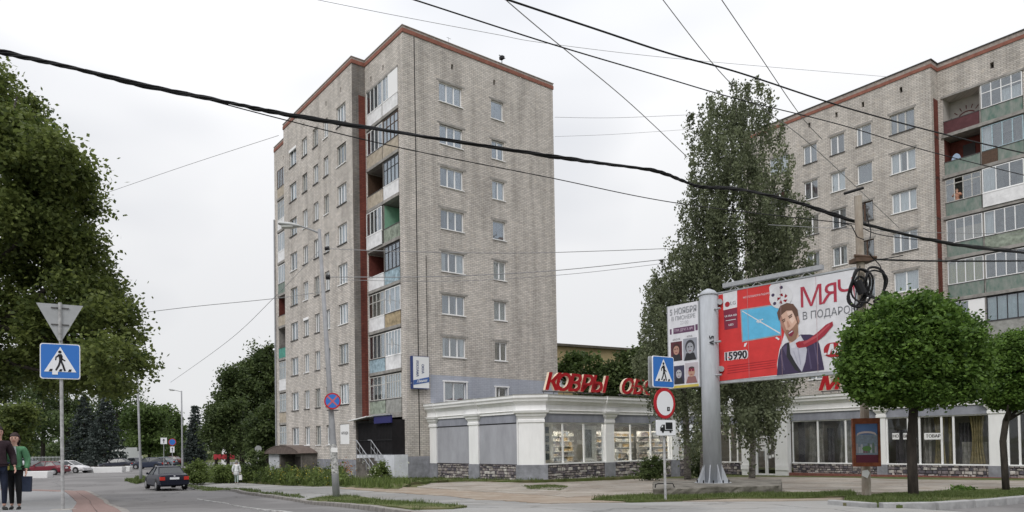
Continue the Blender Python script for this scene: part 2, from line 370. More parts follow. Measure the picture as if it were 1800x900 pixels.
# verge turf pieces
vergeR = kerbB[1:] + G2((1900,860),(1800,862),(1700,865),(1620,872),(1560,872),(1490,878))
drape('verge', vergeR, .085, m_verge, .6)
vergeA = G2((540,880.5),(575,874),(615,873),(690,883),(760,889),(820,894),(800,898),(720,899.5),(620,889))
drape('roadside_turf', vergeA, .06, m_verge, .5, wob=.06)
vergeC = G2((1045,882),(1100,875),(1180,871),(1300,873),(1400,869),(1500,869),(1500,877),(1400,880),(1290,880),(1200,884),(1110,886))
drape('forecourt_turf', vergeC, .08, m_verge, .5, wob=.08)
vergeD = G2((700,852),(790,846),(900,848),(960,846),(1100,841),(1160,839),(1160,833),(900,838),(745,830),(640,845),(560,852))
drape('shopfront_turf', vergeD, .075, m_verge, .6, wob=.1)

# kerbs of separate stones
def kerb(name, P, w, h, m, piece=1.0, off=.0):
    root = tag(empty(name, (0,0,0)), kind='structure'); cache = None
    seg = [Vector((p[0], p[1], 0)) for p in P]; acc = 0
    pts = []
    for a, b in zip(seg[:-1], seg[1:]):
        d = (b - a).length; t = (piece - acc) if acc else 0
        while t < d: pts.append(a + (b - a) * (t / d)); t += piece
        acc = (d - (t - piece)) if d - (t - piece) > 0 else 0
    b0 = MB(); b0.box(.008, piece - .008, -w, 0, -.25, h); me = b0.mesh('kerb_stone', m)
    for a, b in zip(pts[:-1], pts[1:]):
        if a.y > 60: continue
        if a.y < 5: break
        o = link('kerb_stone', me, root, (a.x, a.y, terr(a.x, a.y) + random.uniform(-.008, .008)), math.atan2(b.y-a.y, b.x-a.x))
        o.rotation_euler[1] = -math.atan2(terr(b.x, b.y) - terr(a.x, a.y), (b-a).length)
        o.scale.x = (b - a).length / piece
        bevel(o, .015, 2)
m_kerb = mat('kerb_stone', (.24,.225,.21), .9, 4, .25, .5)
kerb('kerb', kerbA[::1], .16, .085, m_kerb)
kerb('near_kerb', kerbB, .16, .12, mat('kerb_pale', (.32,.32,.32), .9, 4, .2, .4))
kp = [Vector((*p, 0)) for p in nearp]
kerb('pavement_kerb', nearp[1:], .15, .095, m_kerb)
# red paving band beside the kerb, laid in slabs
rb = tag(empty('red_paving_band'), kind='structure')
pts = densify(nearp[2:8] + nearp[2:3], .40)
slab = MB().box(-.19, .19, -.19, .19, -.03, .012).mesh('paving_slab', m_redtile)
seq = densify(nearp[1:8], .4); seq = seq[:int(len(seq) * .5)]
cnt = 0
for i in range(len(seq) - 1):
    a, b = Vector((*seq[i], 0)), Vector((*seq[i+1], 0)); t = (b - a)
    if t.length > .8: continue
    t.normalize(); nrm = Vector((t.y, -t.x, 0))
    for k in range(2):
        p = a + nrm * (.34 + k * .4)
        link('paving_slab', slab, rb, (p.x, p.y, terr(p.x, p.y) + .08), math.atan2(t.y, t.x)); cnt += 1

# ------------------------------------------------------------------ face frames: x along the wall, y into the building, z up
class Face:
    def __init__(s, root, rootpos, rootrz, ox, oy, rz):
        s.root = root; s.loc = (ox, oy, 0); s.rz = rz
        a = rootrz; s.W = Vector((rootpos[0] + ox*math.cos(a) - oy*math.sin(a), rootpos[1] + ox*math.sin(a) + oy*math.cos(a), rootpos[2]))
        t = rootrz + rz; s.X = Vector((math.cos(t), math.sin(t), 0)); s.N = Vector((-math.sin(t), math.cos(t), 0))
    def put(s, mb, name, mats, parent=None, smooth=False, off=(0,0,0), extra=0):
        """mesh in face coordinates; parent None = the building root"""
        if parent is not None: return mb.build(name, mats, parent, off, 0, smooth)
        c, q = math.cos(s.rz), math.sin(s.rz)
        l = (s.loc[0] + off[0]*c - off[1]*q, s.loc[1] + off[0]*q + off[1]*c, off[2])
        return mb.build(name, mats, s.root, l, s.rz + extra, smooth)
    def putm(s, me, name, off):
        c, q = math.cos(s.rz), math.sin(s.rz)
        return link(name, me, s.root, (s.loc[0] + off[0]*c - off[1]*q, s.loc[1] + off[0]*q + off[1]*c, off[2]), s.rz)
    def hit(s, px, py, dy=0):
        r = ray(px, py); o = Vector((0, 0, ZC)); P0 = s.W + s.N * dy
        t = (P0 - o).dot(s.N) / r.dot(s.N); p = o + r * t - s.W
        return p.dot(s.X), p.z
def wall(face, x0, x1, z0, z1, holes, mats, matf=lambda x, z: 0, xb=(), zb=(), rev=.30, name='wall'):
    xs = sorted(set([x0, x1] + [h[0] for h in holes] + [h[1] for h in holes] + list(xb)))
    zs = sorted(set([z0, z1] + [h[2] for h in holes] + [h[3] for h in holes] + list(zb)))
    xs = [x for x in xs if x0 <= x <= x1]; zs = [z for z in zs if z0 <= z <= z1]
    mb = MB()
    for i in range(len(xs) - 1):
        xc = (xs[i] + xs[i+1]) / 2; j = 0
        while j < len(zs) - 1:
            zc = (zs[j] + zs[j+1]) / 2
            inh = lambda z: any(h[0] < xc < h[1] and h[2] < z < h[3] for h in holes)
            if not inh(zc):
                k = j; mi = matf(xc, zc)
                while k + 1 < len(zs) - 1 and not inh((zs[k+1]+zs[k+2])/2) and matf(xc, (zs[k+1]+zs[k+2])/2) == mi: k += 1
                mb.quad((xs[i],0,zs[j]), (xs[i+1],0,zs[j]), (xs[i+1],0,zs[k+1]), (xs[i],0,zs[k+1]), mi); j = k + 1
            else: j += 1
    for h in holes:
        a, b, c, d = h[:4]; mi = matf((a+b)/2, c - .02)
        mb.quad((a,0,c),(a,rev,c),(a,rev,d),(a,0,d), mi); mb.quad((b,0,d),(b,rev,d),(b,rev,c),(b,0,c), mi)
        mb.quad((a,0,c),(b,0,c),(b,rev,c),(a,rev,c), mi); mb.quad((a,0,d),(a,rev,d),(b,rev,d),(b,0,d), mi)
    return face.put(mb, name, mats)
WC = {}
def window(face, x, z, w, h, mull=(.5,), fm=None, curt='w', sill='w', rec=.11, ft=.07, transom=None, frac=1.0, openp=False):
    fm = fm or m_frame
    key = (round(w,2), round(h,2), tuple(mull), fm.name, transom, ft)
    if key not in WC:
        b = MB(); t = ft
        b.box(0,w,rec,rec+.06,0,t); b.box(0,w,rec,rec+.06,h-t,h); b.box(0,t,rec,rec+.06,t,h-t); b.box(w-t,w,rec,rec+.06,t,h-t)
        for q in mull: b.box(w*q-t*.62, w*q+t*.62, rec-.004, rec+.056, t, h-t)
        if transom: b.box(t, w-t, rec+.002, rec+.052, h*transom-t*.5, h*transom+t*.5)
        p = MB(); p.box(t*.6, w-t*.6, rec+.03, rec+.036, t*.6, h-t*.6)
        WC[key] = (b.mesh('window', fm), p.mesh('pane', m_glass))
    me, pm = WC[key]
    o = face.putm(me, 'window', (x, 0, z)); link('pane', pm, o)
    cm = {'w': m_curtw, 'b': m_curtb, 'g': m_curtg, 'y': m_curty}.get(curt)
    if cm:
        ck = ('c', round(w,2), round(h,2), curt, frac)
        if ck not in WC:
            c = MB(); n = 22; y = rec + .13
            rn = random.Random(len(WC)); f = frac
            def strip(a, b_):
                vs = []
                for i in range(n + 1):
                    xx = a + (b_-a)*i/n; yy = y + .03*math.sin(i*2.1 + rn.random())
                    vs += [(xx, yy, .02), (xx, yy, h - .02)]
                c.add(vs, [(2*i, 2*i+2, 2*i+3, 2*i+1) for i in range(n)])
            if f >= 1: strip(.03, w-.03)
            else: strip(.03, w*f*.5); strip(w - w*f*.5, w-.03)
            WC[ck] = c.mesh('curtain', cm, True)
        link('curtain', WC[ck], o)
    if sill:
        sk = ('s', round(w,2), sill)
        if sk not in WC: WC[sk] = MB().box(-.05, w+.05, -.07, rec+.02, -.05, .0).mesh('sill', m_frame if sill == 'w' else m_sill)
        link('sill', WC[sk], o)
    return o

# ------------------------------------------------------------------ text
def glyphs(s, size, ext, shear, align):
    cu = bpy.data.curves.new('t', 'FONT'); cu.body = s; cu.size = size; cu.extrude = ext; cu.shear = shear
    cu.align_x = align; cu.align_y = 'CENTER'; cu.resolution_u = 3
    o = bpy.data.objects.new('t', cu); COL.objects.link(o)
    dg = bpy.context.evaluated_depsgraph_get(); dg.update()
    me = bpy.data.meshes.new_from_object(o.evaluated_get(dg)); bpy.data.objects.remove(o)
    v = [tuple(x.co) for x in me.vertices]; f = [tuple(x.vertices) for x in me.polygons]; bpy.data.meshes.remove(me); return v, f
def text_mesh(s, size=1, ext=0.0, off=0.0, shear=0, m=None, align='CENTER', sx=1.0, name='letters'):
    v, f = glyphs(s, size, ext, shear, align); b = MB()
    k = 1 if off <= 0 else (2 if off < .008 else 3); d = max(off, 0)
    sh = [(0, 0)] if k == 1 else ([(-d, 0), (d, 0)] if k == 2 else [(-d, -d*.5), (0, d*.5), (d, -d*.5), (d, d*.5), (-d, d*.5)])
    for i, (dx, dz) in enumerate(sh): b.add([(x*sx + dx, -z - i*.0007, y + dz) for x, y, z in v], f)
    return b.mesh(name, m or m_dark)
def text(s, name, parent, loc, size, m, **k):
    return link(name, text_mesh(s, size, m=m, name=name, **k), parent, loc)

# ================================================================== TOWER A
TH = .6192
CA = Vector((-2.9638, 43.8402, 0))
HA = 28.47; GW = 12.966; OFF = 1.017; VL = 17.24; VE = 21.95; S1Y = 5.02
towerA = empty('apartment_building', CA, TH, 'tall grey brick apartment block with red stripe, standing left of the white shop', 'apartment building')
GA = Face(towerA, CA, TH, 0, 0, 0)                    # gable, looks at the street
FM = Face(towerA, CA, TH, -OFF, 0, R(-90))            # main front, x = -local y
FR = Face(towerA, CA, TH, 0, 0, R(-90))               # recessed strips with loggias
def fl(k): return 1.19 + 2.8 * k
rows = [1.99 + 2.8 * k for k in range(9)]
# gable
gh = []
for k in range(2, 9):
    gh += [(2.75, 4.62, rows[k], rows[k] + 1.3), (7.09, 8.2, rows[k], rows[k] + 1.3)]
gh += [(2.86, 4.6, 4.72, 5.95), (7.15, 8.15, 4.85, 5.75)]
slots = [(GA.hit(795,118), ), (GA.hit(869,147), )]
sl = [(s[0][0] - .09, s[0][0] + .09, 26.75, 27.12) for s in slots]
def gmat(x, z):
    if z < 1.15: return 2
    if z < 6.37 and x > 1.75: return 1
    return 0
wall(GA, 0, GW, -1.2, HA - .42, gh + sl, [m_brick, m_bluepaint, m_greybase], gmat, xb=[1.75], zb=[1.15, 6.37])
curtA = [['w',1,'g'],['g'],['w'],['g'],['b']]
rs = random.Random(3)
for k in range(2, 9):
    n = 8 - k
    c1 = ['g','g','g','g','w','g','w'][n]; fr = [1,.7,1,1,.5,.8,.35][n]
    window(GA, 2.75, rows[k], 1.87, 1.3, (.34,.66), curt=c1, frac=fr)
    c2 = ['g','g','w','g','w','w','b'][n]
    window(GA, 7.09, rows[k], 1.11, 1.3, () if n in (0, 3) else (.5,), curt=c2, frac=.75 if n in (2,6) else 1)
window(GA, 2.86, 4.72, 1.74, 1.23, (.45,), curt='g'); window(GA, 7.15, 4.85, 1.0, .9, (.35,), curt=None)
GA.put(MB().box(2.7, 4.75, -.05, .02, 5.96, 6.05).box(2.76, 2.86, -.04, .02, 4.6, 5.955).box(4.61, 4.70, -.04, .02, 4.6, 5.955), 'window_trim', m_white)
GA.put(MB().box(6.98, 8.32, -.05, .02, 5.76, 5.85).box(7.05, 7.15, -.04, .02, 4.7, 5.755).box(8.155, 8.25, -.04, .02, 4.7, 5.755), 'window_trim', m_white)
for k in range(2, 9):   # lintel lines over the openings
    GA.put(MB().box(2.55, 4.85, -.015, .01, rows[k]+1.34, rows[k]+1.46), 'lintel', m_conc)
    GA.put(MB().box(6.9, 8.4, -.015, .01, rows[k]+1.34, rows[k]+1.46), 'lintel', m_conc)
# parapet bands following the outline of the roof
def offset_path(P, o):
    out = []
    n = len(P)
    for i in range(n):
        d = []
        if i > 0: d.append((P[i][0]-P[i-1][0], P[i][1]-P[i-1][1]))
        if i < n-1: d.append((P[i+1][0]-P[i][0], P[i+1][1]-P[i][1]))
        ns = []
        for a in d:
            l = math.hypot(*a); ns.append((a[1]/l, -a[0]/l))
        if len(ns) == 1: nx, ny = ns[0]; k = o
        else:
            nx, ny = ns[0][0]+ns[1][0], ns[0][1]+ns[1][1]; l = math.hypot(nx, ny); nx /= l; ny /= l
            k = o / max(.3, nx*ns[0][0] + ny*ns[0][1])
        out.append((P[i][0] + nx*k, P[i][1] + ny*k))
    return out
def profile_band(P, prof, mi=None, mb=None):
    """extrude an (outward offset, z) profile along the plan path P (outside on the right hand)"""
    mb = mb or MB(); rows_ = [[(x, y, z) for x, y in offset_path(P, o)] for o, z in prof]
    n = len(P); vs = [v for r in rows_ for v in r]
    fs = [(j*n+i, j*n+i+1, (j+1)*n+i+1, (j+1)*n+i) for j in range(len(prof)-1) for i in range(n-1)]
    mb.add(vs, fs, mi); return mb
pathA = [(0, VE), (0, VL), (-OFF, VL), (-OFF, S1Y), (0, S1Y), (0, 0), (GW, 0), (GW, VE), (0, VE)]
profile_band(pathA, [(.0, HA-.44), (.05, HA-.44), (.05, HA-.19), (0.0, HA-.19)]).build('red_band', m_redband, towerA)
profile_band(pathA, [(.0, HA-.192), (.025, HA-.192), (.025, HA-.03), (.06, HA-.03), (.06, HA+.02), (-.35, HA+.02), (-.35, HA-.4)]).build('coping', m_coping, towerA)
MB().poly([(x, y, HA-.3) for x, y in pathA[:-1]]).build('roof', m_roof, towerA)
# other sides and floor plates so that the shell is closed
b = MB(); b.quad((GW,0,-1.2),(GW,VE,-1.2),(GW,VE,HA-.42),(GW,0,HA-.42)); b.quad((0,VE,-1.2),(GW,VE,-1.2),(GW,VE,HA-.42),(0,VE,HA-.42))
b.quad((-OFF,VL,-1.2),(0,VL,-1.2),(0,VL,HA-.42),(-OFF,VL,HA-.42)); b.build('wall', m_brick, towerA)
b = MB()
for k in range(0, 9): b.box(.3 if k else .3, GW-.05, 1.45, VE-.05, fl(k)-.22, fl(k)-.02)
for k in range(0, 9): b.box(.45, GW-.05, .35, 1.45, fl(k)-.22, fl(k)-.02)
b.box(3.5, 3.7, 1.45, VE-.1, -1, HA-.4); b.box(5, 5.15, .4, 3, -1, HA-.4)
b.build('interior_structure', m_room, towerA)
# return wall: grey brick, red painted strip
RT = Face(towerA, CA, TH, -OFF, S1Y, 0)
wall(RT, 0, OFF, -1.2, HA-.42, [], [m_brickdark, m_redwall], lambda x, z: 1 if (x > .5 and 3.6 < z < 25.95) else 0, xb=[.5], zb=[3.6, 25.95], name='return_wall')
# main front windows (x = -y)
cols = [(5.99,7.42,(.32,.66)), (8.82,9.62,(.42,)), (10.58,11.45,(.42,)), (12.58,13.5,(.42,)), (14.66,16.05,(.5,))]
fh = []
for y0, y1, mu in cols:
    for k in range(9): fh.append((-y1, -y0, rows[k], rows[k] + 1.42))
sl = []
for px_, py_ in ((599,155),(573,184),(534,225)):
    x_, z_ = FM.hit(px_, py_); sl.append((x_-.07, x_+.07, 26.7, 27.05))
wall(FM, -VL, -S1Y, -1.2, HA-.42, fh + sl, [m_brick, m_greybase], lambda x, z: 1 if z < .95 else 0, zb=[.95])
for ci, (y0, y1, mu) in enumerate(cols):
    for k in range(9):
        w = y1 - y0
        cu = rs.choices(['w', 'g', 'b', None], [10, 1, 1, .7])[0]; fr = rs.choice([1, 1, 1, .7])
        fm_ = m_frame if rs.random() < .85 else m_oldframe
        if k == 0 and ci == 0:
            p = FM.put(MB().box(-y1+.02, -y0-.02, .02, .06, rows[0]+.02, rows[0]+1.40), 'white_board', m_white)
            link('notice_lettering', text_mesh('АРЕНДА', .26, .002, .006, m=m_sill, name='notice_lettering'), p, (-(y0+y1)/2, .015, rows[0]+.78)); continue
        window(FM, -y1, rows[k], w, 1.42, mu, fm_, cu, 'w' if (k == 0 or rs.random() < .25) else 'd', frac=fr)
        if rs.random() < .12:   # roller box above some windows
            FM.put(MB().box(-y1-.03, -y0+.03, -.03, .06, rows[k]+1.25, rows[k]+1.44), 'shutter_box', m_frame)
# ------------------------------------------------------------------ loggias
LCOL = {'white': m_frame, 'old': m_oldframe, 'brown': m_brownframe, 'dark': m_darkframe, 'blue': mat('light_blue_frame', (.42,.56,.62), .6, 8, .15)}
PCOL = {'white': mat('white_panel', (.78,.78,.79), .6, 2.5, .12), 'beige': mat('beige_panel', (.46,.40,.32), .8, 3, .2),
        'lblue': mat('light_blue_panel', (.36,.48,.55), .8, 3, .3), 'ochre': mat('ochre_panel', (.45,.36,.23), .85, 3, .3),
        'green': mat('green_panel', (.10,.17,.14), .85, 3.5, .35, .3, stretch=(1,1,.4), col2=(.27,.28,.26)),
        'maroon': mat('maroon_panel', (.10,.035,.04), .7, 3, .15), 'grey': mat('grey_panel', (.34,.34,.32), .85, 3, .2),
        'greygreen': mat('grey_green_panel', (.30,.34,.28), .85, 3, .3), 'pblue': mat('pale_blue_board', (.50,.62,.64), .6, 2, .1), 'dark': m_brownframe,
        'teal': mat('teal_panel', (.08,.30,.24), .7, 3, .2)}
m_red_in = mat('red_loggia_wall', (.16,.045,.035), .9, 3, .2)
m_green_in = mat('green_loggia_wall', (.25,.46,.33), .85, 2, .1)
def loggia(face, x0, x1, zf, glaz=None, n=4, par='white', inner=None, depth=1.15, trans=None, cur=None, proud=.0, parh=.86, zt=2.52, solid=0, opened=None, door=True):
    """one flat's half of a loggia; x0..x1 in face coordinates, zf = floor level"""
    lg = face.put(MB().box(x0, x1, proud-.03, depth, zf-.0, zf+.012), 'loggia', m_conc)
    q = MB()                       # parapet panel(s)
    q.box(x0+.03, x1-.03, -.05+proud*-1, .0-proud, zf-.02, zf+parh)
    po = face.put(q, 'parapet', PCOL[par], lg, off=(0,0,0))
    face.put(MB().box(x0, x1, -.07-proud, .03-proud, zf+parh+.001, zf+parh+.05), 'rail', m_frame if par == 'white' else m_sill, lg)
    # inner side and back walls
    bw = MB(); im = inner or m_conc
    bw.quad((x0,depth,zf),(x1,depth,zf),(x1,depth,zf+zt),(x0,depth,zf+zt))
    bw.quad((x0+.01,0.02,zf),(x0+.01,depth,zf),(x0+.01,depth,zf+zt),(x0+.01,.02,zf+zt)); bw.quad((x1-.01,.02,zf),(x1-.01,depth,zf),(x1-.01,depth,zf+zt),(x1-.01,.02,zf+zt))
    face.put(bw, 'inner_wall', im, lg)
    if door: face.put(MB().box(x0+.35*(x1-x0), x0+.35*(x1-x0)+.7, depth-.05, depth-.01, zf+.1, zf+2.1), 'balcony_door', m_dark, lg)
    if glaz:
        fm = LCOL[glaz]; b = MB(); g = MB(); t = .05; z0 = zf+parh+.05; z1 = zf+zt-.02; y = -.03-proud
        b.box(x0+.02,x1-.02,y,y+.05,z0,z0+t); b.box(x0+.02,x1-.02,y,y+.05,z1-t,z1)
        for i in range(n+1):
            xx = x0+.02 + (x1-x0-.04-t)*i/n; b.box(xx, xx+t, y-.004, y+.046, z0+t, z1-t)
        if trans: b.box(x0+.04, x1-.04, y+.002, y+.042, z0+(z1-z0)*trans, z0+(z1-z0)*trans+t)
        fo = face.put(b, 'glazing_frame', fm, lg)
        for a_, c_ in (((0, 1),) if not opened else ((0, opened[0]), (opened[1], 1))): g.box(x0+.03+(x1-x0-.06)*a_, x0+.03+(x1-x0-.06)*c_, y+.02, y+.026, z0+.01, z1-.01)
        face.put(g, 'pane', m_glass, lg)
        if cur:
            cm = {'w': m_curtw, 'b': m_curtb, 'g': m_curtg, 'y': m_curty, 's': PCOL['white'], 'p': PCOL['pblue']}[cur[0]]
            c = MB(); span = cur[1] if len(cur) > 1 else (0, 1); hh = cur[2] if len(cur) > 2 else 1.0
            a = x0+.05 + (x1-x0-.1)*span[0]; e = x0+.05 + (x1-x0-.1)*span[1]; k = 26; vs = []
            for i in range(k+1):
                xx = a+(e-a)*i/k; yy = y+.16+(.02*math.sin(i*1.9) if cur[0] != 's' else 0); vs += [(xx,yy,z0), (xx,yy,z0+(z1-z0)*hh)]
            c.add(vs, [(2*i,2*i+2,2*i+3,2*i+1) for i in range(k)]); face.put(c, 'curtain', cm, lg)
    if solid:    # opaque cladding boards in the upper part
        face.put(MB().box(x0+(x1-x0)*(1-solid), x1-.02, -.045-proud, -.035-proud, zf+parh+.06, zf+zt-.05), 'cladding', m_frame, lg)
    return lg
def loggia_stack(face, x0, xm, x1, spec, zlow, ztop, flf, holes_z):
    for k, (a, b_) in spec.items():
        z = flf(k)
        face.put(MB().box(x0-.02, x1+.02, -.09, 1.16, z-.20, z-.004), 'floor_slab', m_conc)
        loggia(face, x0, xm-.03, z, **a); loggia(face, xm+.03, x1, z, **b_)
        face.put(MB().box(xm-.03, xm+.03, -.02, 1.15, z, z+2.52), 'partition', m_conc)
# right hand strip of tower A (seen left half = far half). face x = -y
LA0, LAM, LA1 = -4.80, -2.62, -.62
wall(FR, -S1Y, 0, -1.2, HA-.42, [(LA0, LA1, 1.19, 26.05), (FR.hit(652,134)[0]-.08, FR.hit(652,134)[0]+.08, 26.65, 27.0), (FR.hit(673,116)[0]-.08, FR.hit(673,116)[0]+.08, 26.7, 27.05)], [m_brick, m_greybase], lambda x, z: 1 if z < 1.15 else 0, zb=[1.15], rev=1.16)
specA = {
 8: (dict(glaz='white', n=4, par='white', cur=('g',)), dict(glaz='white', n=4, par='white', cur=('s',), solid=.62)),
 7: (dict(glaz='white', n=4, par='beige', cur=('g', (0,.8))), dict(glaz='brown', n=4, trans=.6, par='beige', cur=('w',))),
 6: (dict(glaz=None, par='beige', inner=m_brownframe), dict(glaz='dark', n=4, trans=.62, par='white', cur=('w', (.1,1)))),
 5: (dict(glaz='white', n=4, par='white', proud=.12), dict(glaz=None, par='greygreen', inner=m_green_in)),
 4: (dict(glaz=None, par='white', inner=m_red_in), dict(glaz='dark', n=4, trans=.72, par='lblue', cur=('g',))),
 3: (dict(glaz='old', n=4, trans=.62, par='white', cur=('b',)), dict(glaz='white', n=3, par='ochre', cur=('w',))),
 2: (dict(glaz='old', n=4, par='lblue', cur=('g',)), dict(glaz='white', n=5, par='white', cur=('w',))),
 1: (dict(glaz='old', n=4, trans=.62, par='greygreen', cur=('w', (0,1))), dict(glaz='old', n=6, trans=.66, par='grey', cur=('w',))),
}
loggia_stack(FR, LA0, LAM, LA1, specA, 0, 0, fl, None)
FR.put(MB().box(LA0, LA1, -.05, .25, 26.051, 26.2), 'lintel', m_conc)
FR.put(MB().box(LA0-.02, LA1+.02, -.10, .0, fl(1)-.32, fl(1)-.205), 'floor_beam', m_conc)
# ac / storage boxes behind the first floor glazing
for i in range(3): FR.put(MB().box(-4.25+i*.62, -3.85+i*.62, .06, .3, fl(1)+.95, fl(1)+1.3), 'storage_box', m_black)
# far strip, mostly behind the step
LB0, LBM, LB1 = -21.2, -19.6, -17.75
wall(FR, -VE, -VL, -1.2, HA-.42, [(LB0, LB1, 1.19, 26.05), (-19.9,-19.74,26.7,27.0)], [m_brickdark if False else m_brick], rev=1.16)
ps = ['beige','white','white','green','beige','teal','white','beige','grey']
gs = ['brown','old','white','white',None,None,'old','old','old']
for k in range(8, -1, -1):
    i = 8 - k
    FR.put(MB().box(LB0-.02, LB1+.02, -.09, 1.16, fl(k)-.20, fl(k)-.004), 'floor_slab', m_conc)
    loggia(FR, LB0, LBM, fl(k), glaz=gs[i], n=4, par=ps[i], inner=m_red_in if i == 4 else None, cur=('w',) if gs[i] in ('white','old') else None, trans=.65 if gs[i] == 'old' else None)
    loggia(FR, LBM, LB1, fl(k), glaz=gs[i], n=4, par=ps[i], inner=m_red_in if i == 4 else None, cur=('w',) if gs[i] in ('white','old') else None, trans=.65 if gs[i] == 'old' else None)
# downpipes and cables on the building
FR.put(MB().tube([(-VE+.05,-.08,-1),(-VE+.05,-.08,22)], .07, 8), 'downpipe', m_steel)
x_ = .85
GA.put(MB().tube([(x_,-.03,HA-.5),(x_+.02,-.03,20),(x_,-.03,12),(x_+.01,-.03,7),(x_,-.03,1.2)], .022, 6), 'cable', m_wire)
GA.put(MB().tube([(1.55,-.03,14),(1.55,-.03,6.6)], .014, 5), 'cable', m_wire)
# satellite dishes
def dish(face, x, z, r=.32, parent=None):
    b = MB(); n = 18; c = 4; vs = [(0,0,0)]
    for j in range(1, c+1):
        rr = r*j/c
        for i in range(n): a = 2*math.pi*i/n; vs.append((rr*math.cos(a), -.25*(rr/r)**2*r, rr*math.sin(a)))
    fs = [(0, 1+i, 1+(i+1) % n) for i in range(n)]
    for j in range(c-1):
        for i in range(n): fs.append((1+j*n+i, 1+(j+1)*n+i, 1+(j+1)*n+(i+1) % n, 1+j*n+(i+1) % n))
    b.add(vs, fs); o = face.put(b, 'satellite_dish', mat('dish_paint', (.55,.55,.54), .5), smooth=True, off=(x, -.42, z), extra=R(-20))
    MB().tube([(0,.0,-.1),(0,-.38,-.02)], .015, 6).tube([(0,0,0),(0,.4,-.1)], .02, 6).box(-.04,.04,-.43,-.35,-.05,.05).build('feed_arm', m_steel, o)
x_, z_ = FR.hit(697, 528); dish(FR, x_, z_, .33); x_, z_ = FR.hit(701, 605); dish(FR, x_, z_, .36)
# antenna on the roof edge
x_, z_ = GA.hit(884, 118)
GA.put(MB().tube([(x_,.1,HA-.2),(x_,.1,HA+.65)], .025, 6).box(x_-.12,x_+.12,-.05,.25,HA+.4,HA+.6).tube([(x_-.25,.1,HA+.62),(x_+.3,.1,HA+.55)], .03, 6), 'antenna', m_black)
x_, z_ = GA.hit(790, 70)
GA.put(MB().tube([(x_,.1,HA-.2),(x_,.1,HA+.45)], .012, 5).tube([(x_-.15,.1,HA+.4),(x_+.2,.1,HA+.4)], .012, 5), 'antenna', m_steel)
# hanging shop banner board on the gable corner
sg = empty('hanging_sign_board', (0,0,0), 0, 'white and dark blue advertising board hung near the lower corner of the tall left block', 'sign board')
sg.location = towerA.matrix_basis @ Vector((0,0,0)); p1 = CA + GA.X * .12 + GA.N * -.32
xa, za = GA.hit(721, 627); xb_, zb_ = GA.hit(750, 684)
sg.location = CA + GA.X * xa - GA.N * .30; sg.location.z = zb_; sg.rotation_euler = (0,0,TH)
SW, SH = xb_ - xa, za - zb_
m_navy = mat('navy_paint', (.03,.05,.16), .5); m_signblue = mat('sign_blue', (.06,.13,.36), .5, 4, .15)
MB().box(-.04, SW+.02, 0, .24, -.03, SH+.03).build('sign_case', m_navy, sg)
MB().box(.02, SW, -.012, -.002, .02, SH).build('sign_face', mat('sign_face_white', (.72,.73,.74), .4), sg)
MB().prism([(.02,.2),(SW,.42),(SW,.75),(.02,.5)], -.022, -.014).build('blue_stripe', m_signblue, sg)
for i, (s_, xx) in enumerate((('РЕКЛАМА', .32), ('ОКНА', .72))):
    t = text(s_, 'sign_lettering', sg, (xx, -.016, SH*.62), .26, m_navy, off=.006, ext=.001, sx=.8); t.rotation_euler = (0, R(90), 0)
text('Линия', 'sign_script', sg, (SW*.52, -.028, .47), .26, mat('sign_face_white', (1,1,1)), shear=.4, off=.005, ext=.001).rotation_euler = (0, R(-8), 0)
GA.put(MB().box(xa-.05, xa, -.25, 0, zb_+.3, zb_+.35), 'bracket', m_steel)

# ---- corner porch with stairs, canopy and dark screen
PZ = 1.28
m_pd = mat('porch_black', (.012,.010,.012), .8, 2, .3)
b = MB(); b.box(-S1Y+.004, -.006, -1.0, -.003, -1.2, PZ); FR.put(b, 'porch_base', mat('porch_plaster', (.62,.64,.68), .85, 1.5, .12, .2))
b = MB()
for i in range(25): x = -4.95 + i*.19; b.box(x, x+.018, -.93, -.91, PZ, 3.45)
for z in (PZ+.05, 2.2, 3.42): b.box(-4.97, -.35, -.94, -.90, z, z+.04)
FR.put(b, 'porch_grille', m_black)
FR.put(MB().box(-4.9, -.55, 1.1, 1.15, PZ, 3.7), 'porch_back', m_pd); FR.put(MB().box(-4.95, -.5, -.86, -.82, PZ+.02, 3.40).box(-.37,-.33,-.9,1.1,PZ,3.5), 'porch_screen', m_pd)
b = MB(); x0c = -S1Y-.25
b.add([(x0c,-1.5,3.52),(-2.6,-1.5,3.72),(-2.6,.0,3.86),(x0c,0,3.66),(x0c,-1.5,3.58),(-2.6,-1.5,3.78),(-2.6,.0,3.92),(x0c,0,3.72)], [(0,3,2,1),(4,5,6,7),(0,1,5,4),(1,2,6,5),(2,3,7,6),(3,0,4,7)])
FR.put(b, 'porch_canopy', m_white)
b = FR.put(MB().box(-2.3, -.15, -1.12, -1.02, 3.28, 3.75), 'porch_sign', mat('porch_sign_blue', (.02,.02,.12), .5))
FR.put(MB().box(-2.35, -.12, -1.2, -.98, 3.76, 3.84), 'porch_sign_lamp', m_steel)
b = MB(); n = 8
for i in range(n):
    x = -2.75 + i*.28; z = PZ - (i+1)*.19; b.box(x, x+.30, -2.2, -1.003, -1.2, z+.0)
FR.put(b, 'stair', m_concd)
b = MB()
for y in (-2.15, -1.1):
    b.tube([(-3.15,y,PZ+.95),(-2.75,y,PZ+.95),(-.55,y,PZ-.6),(-.25,y,PZ-1.1)], .03, 6)
    b.tube([(-2.75,y,PZ+.5),(-.55,y,PZ-1.05)], .02, 6)
    for i in range(6): x = -2.75+i*.42; b.tube([(x,y,PZ-.2-i*.29),(x,y,PZ+.95-i*.295)], .018, 6)
FR.put(b, 'stair_railing', m_steel)
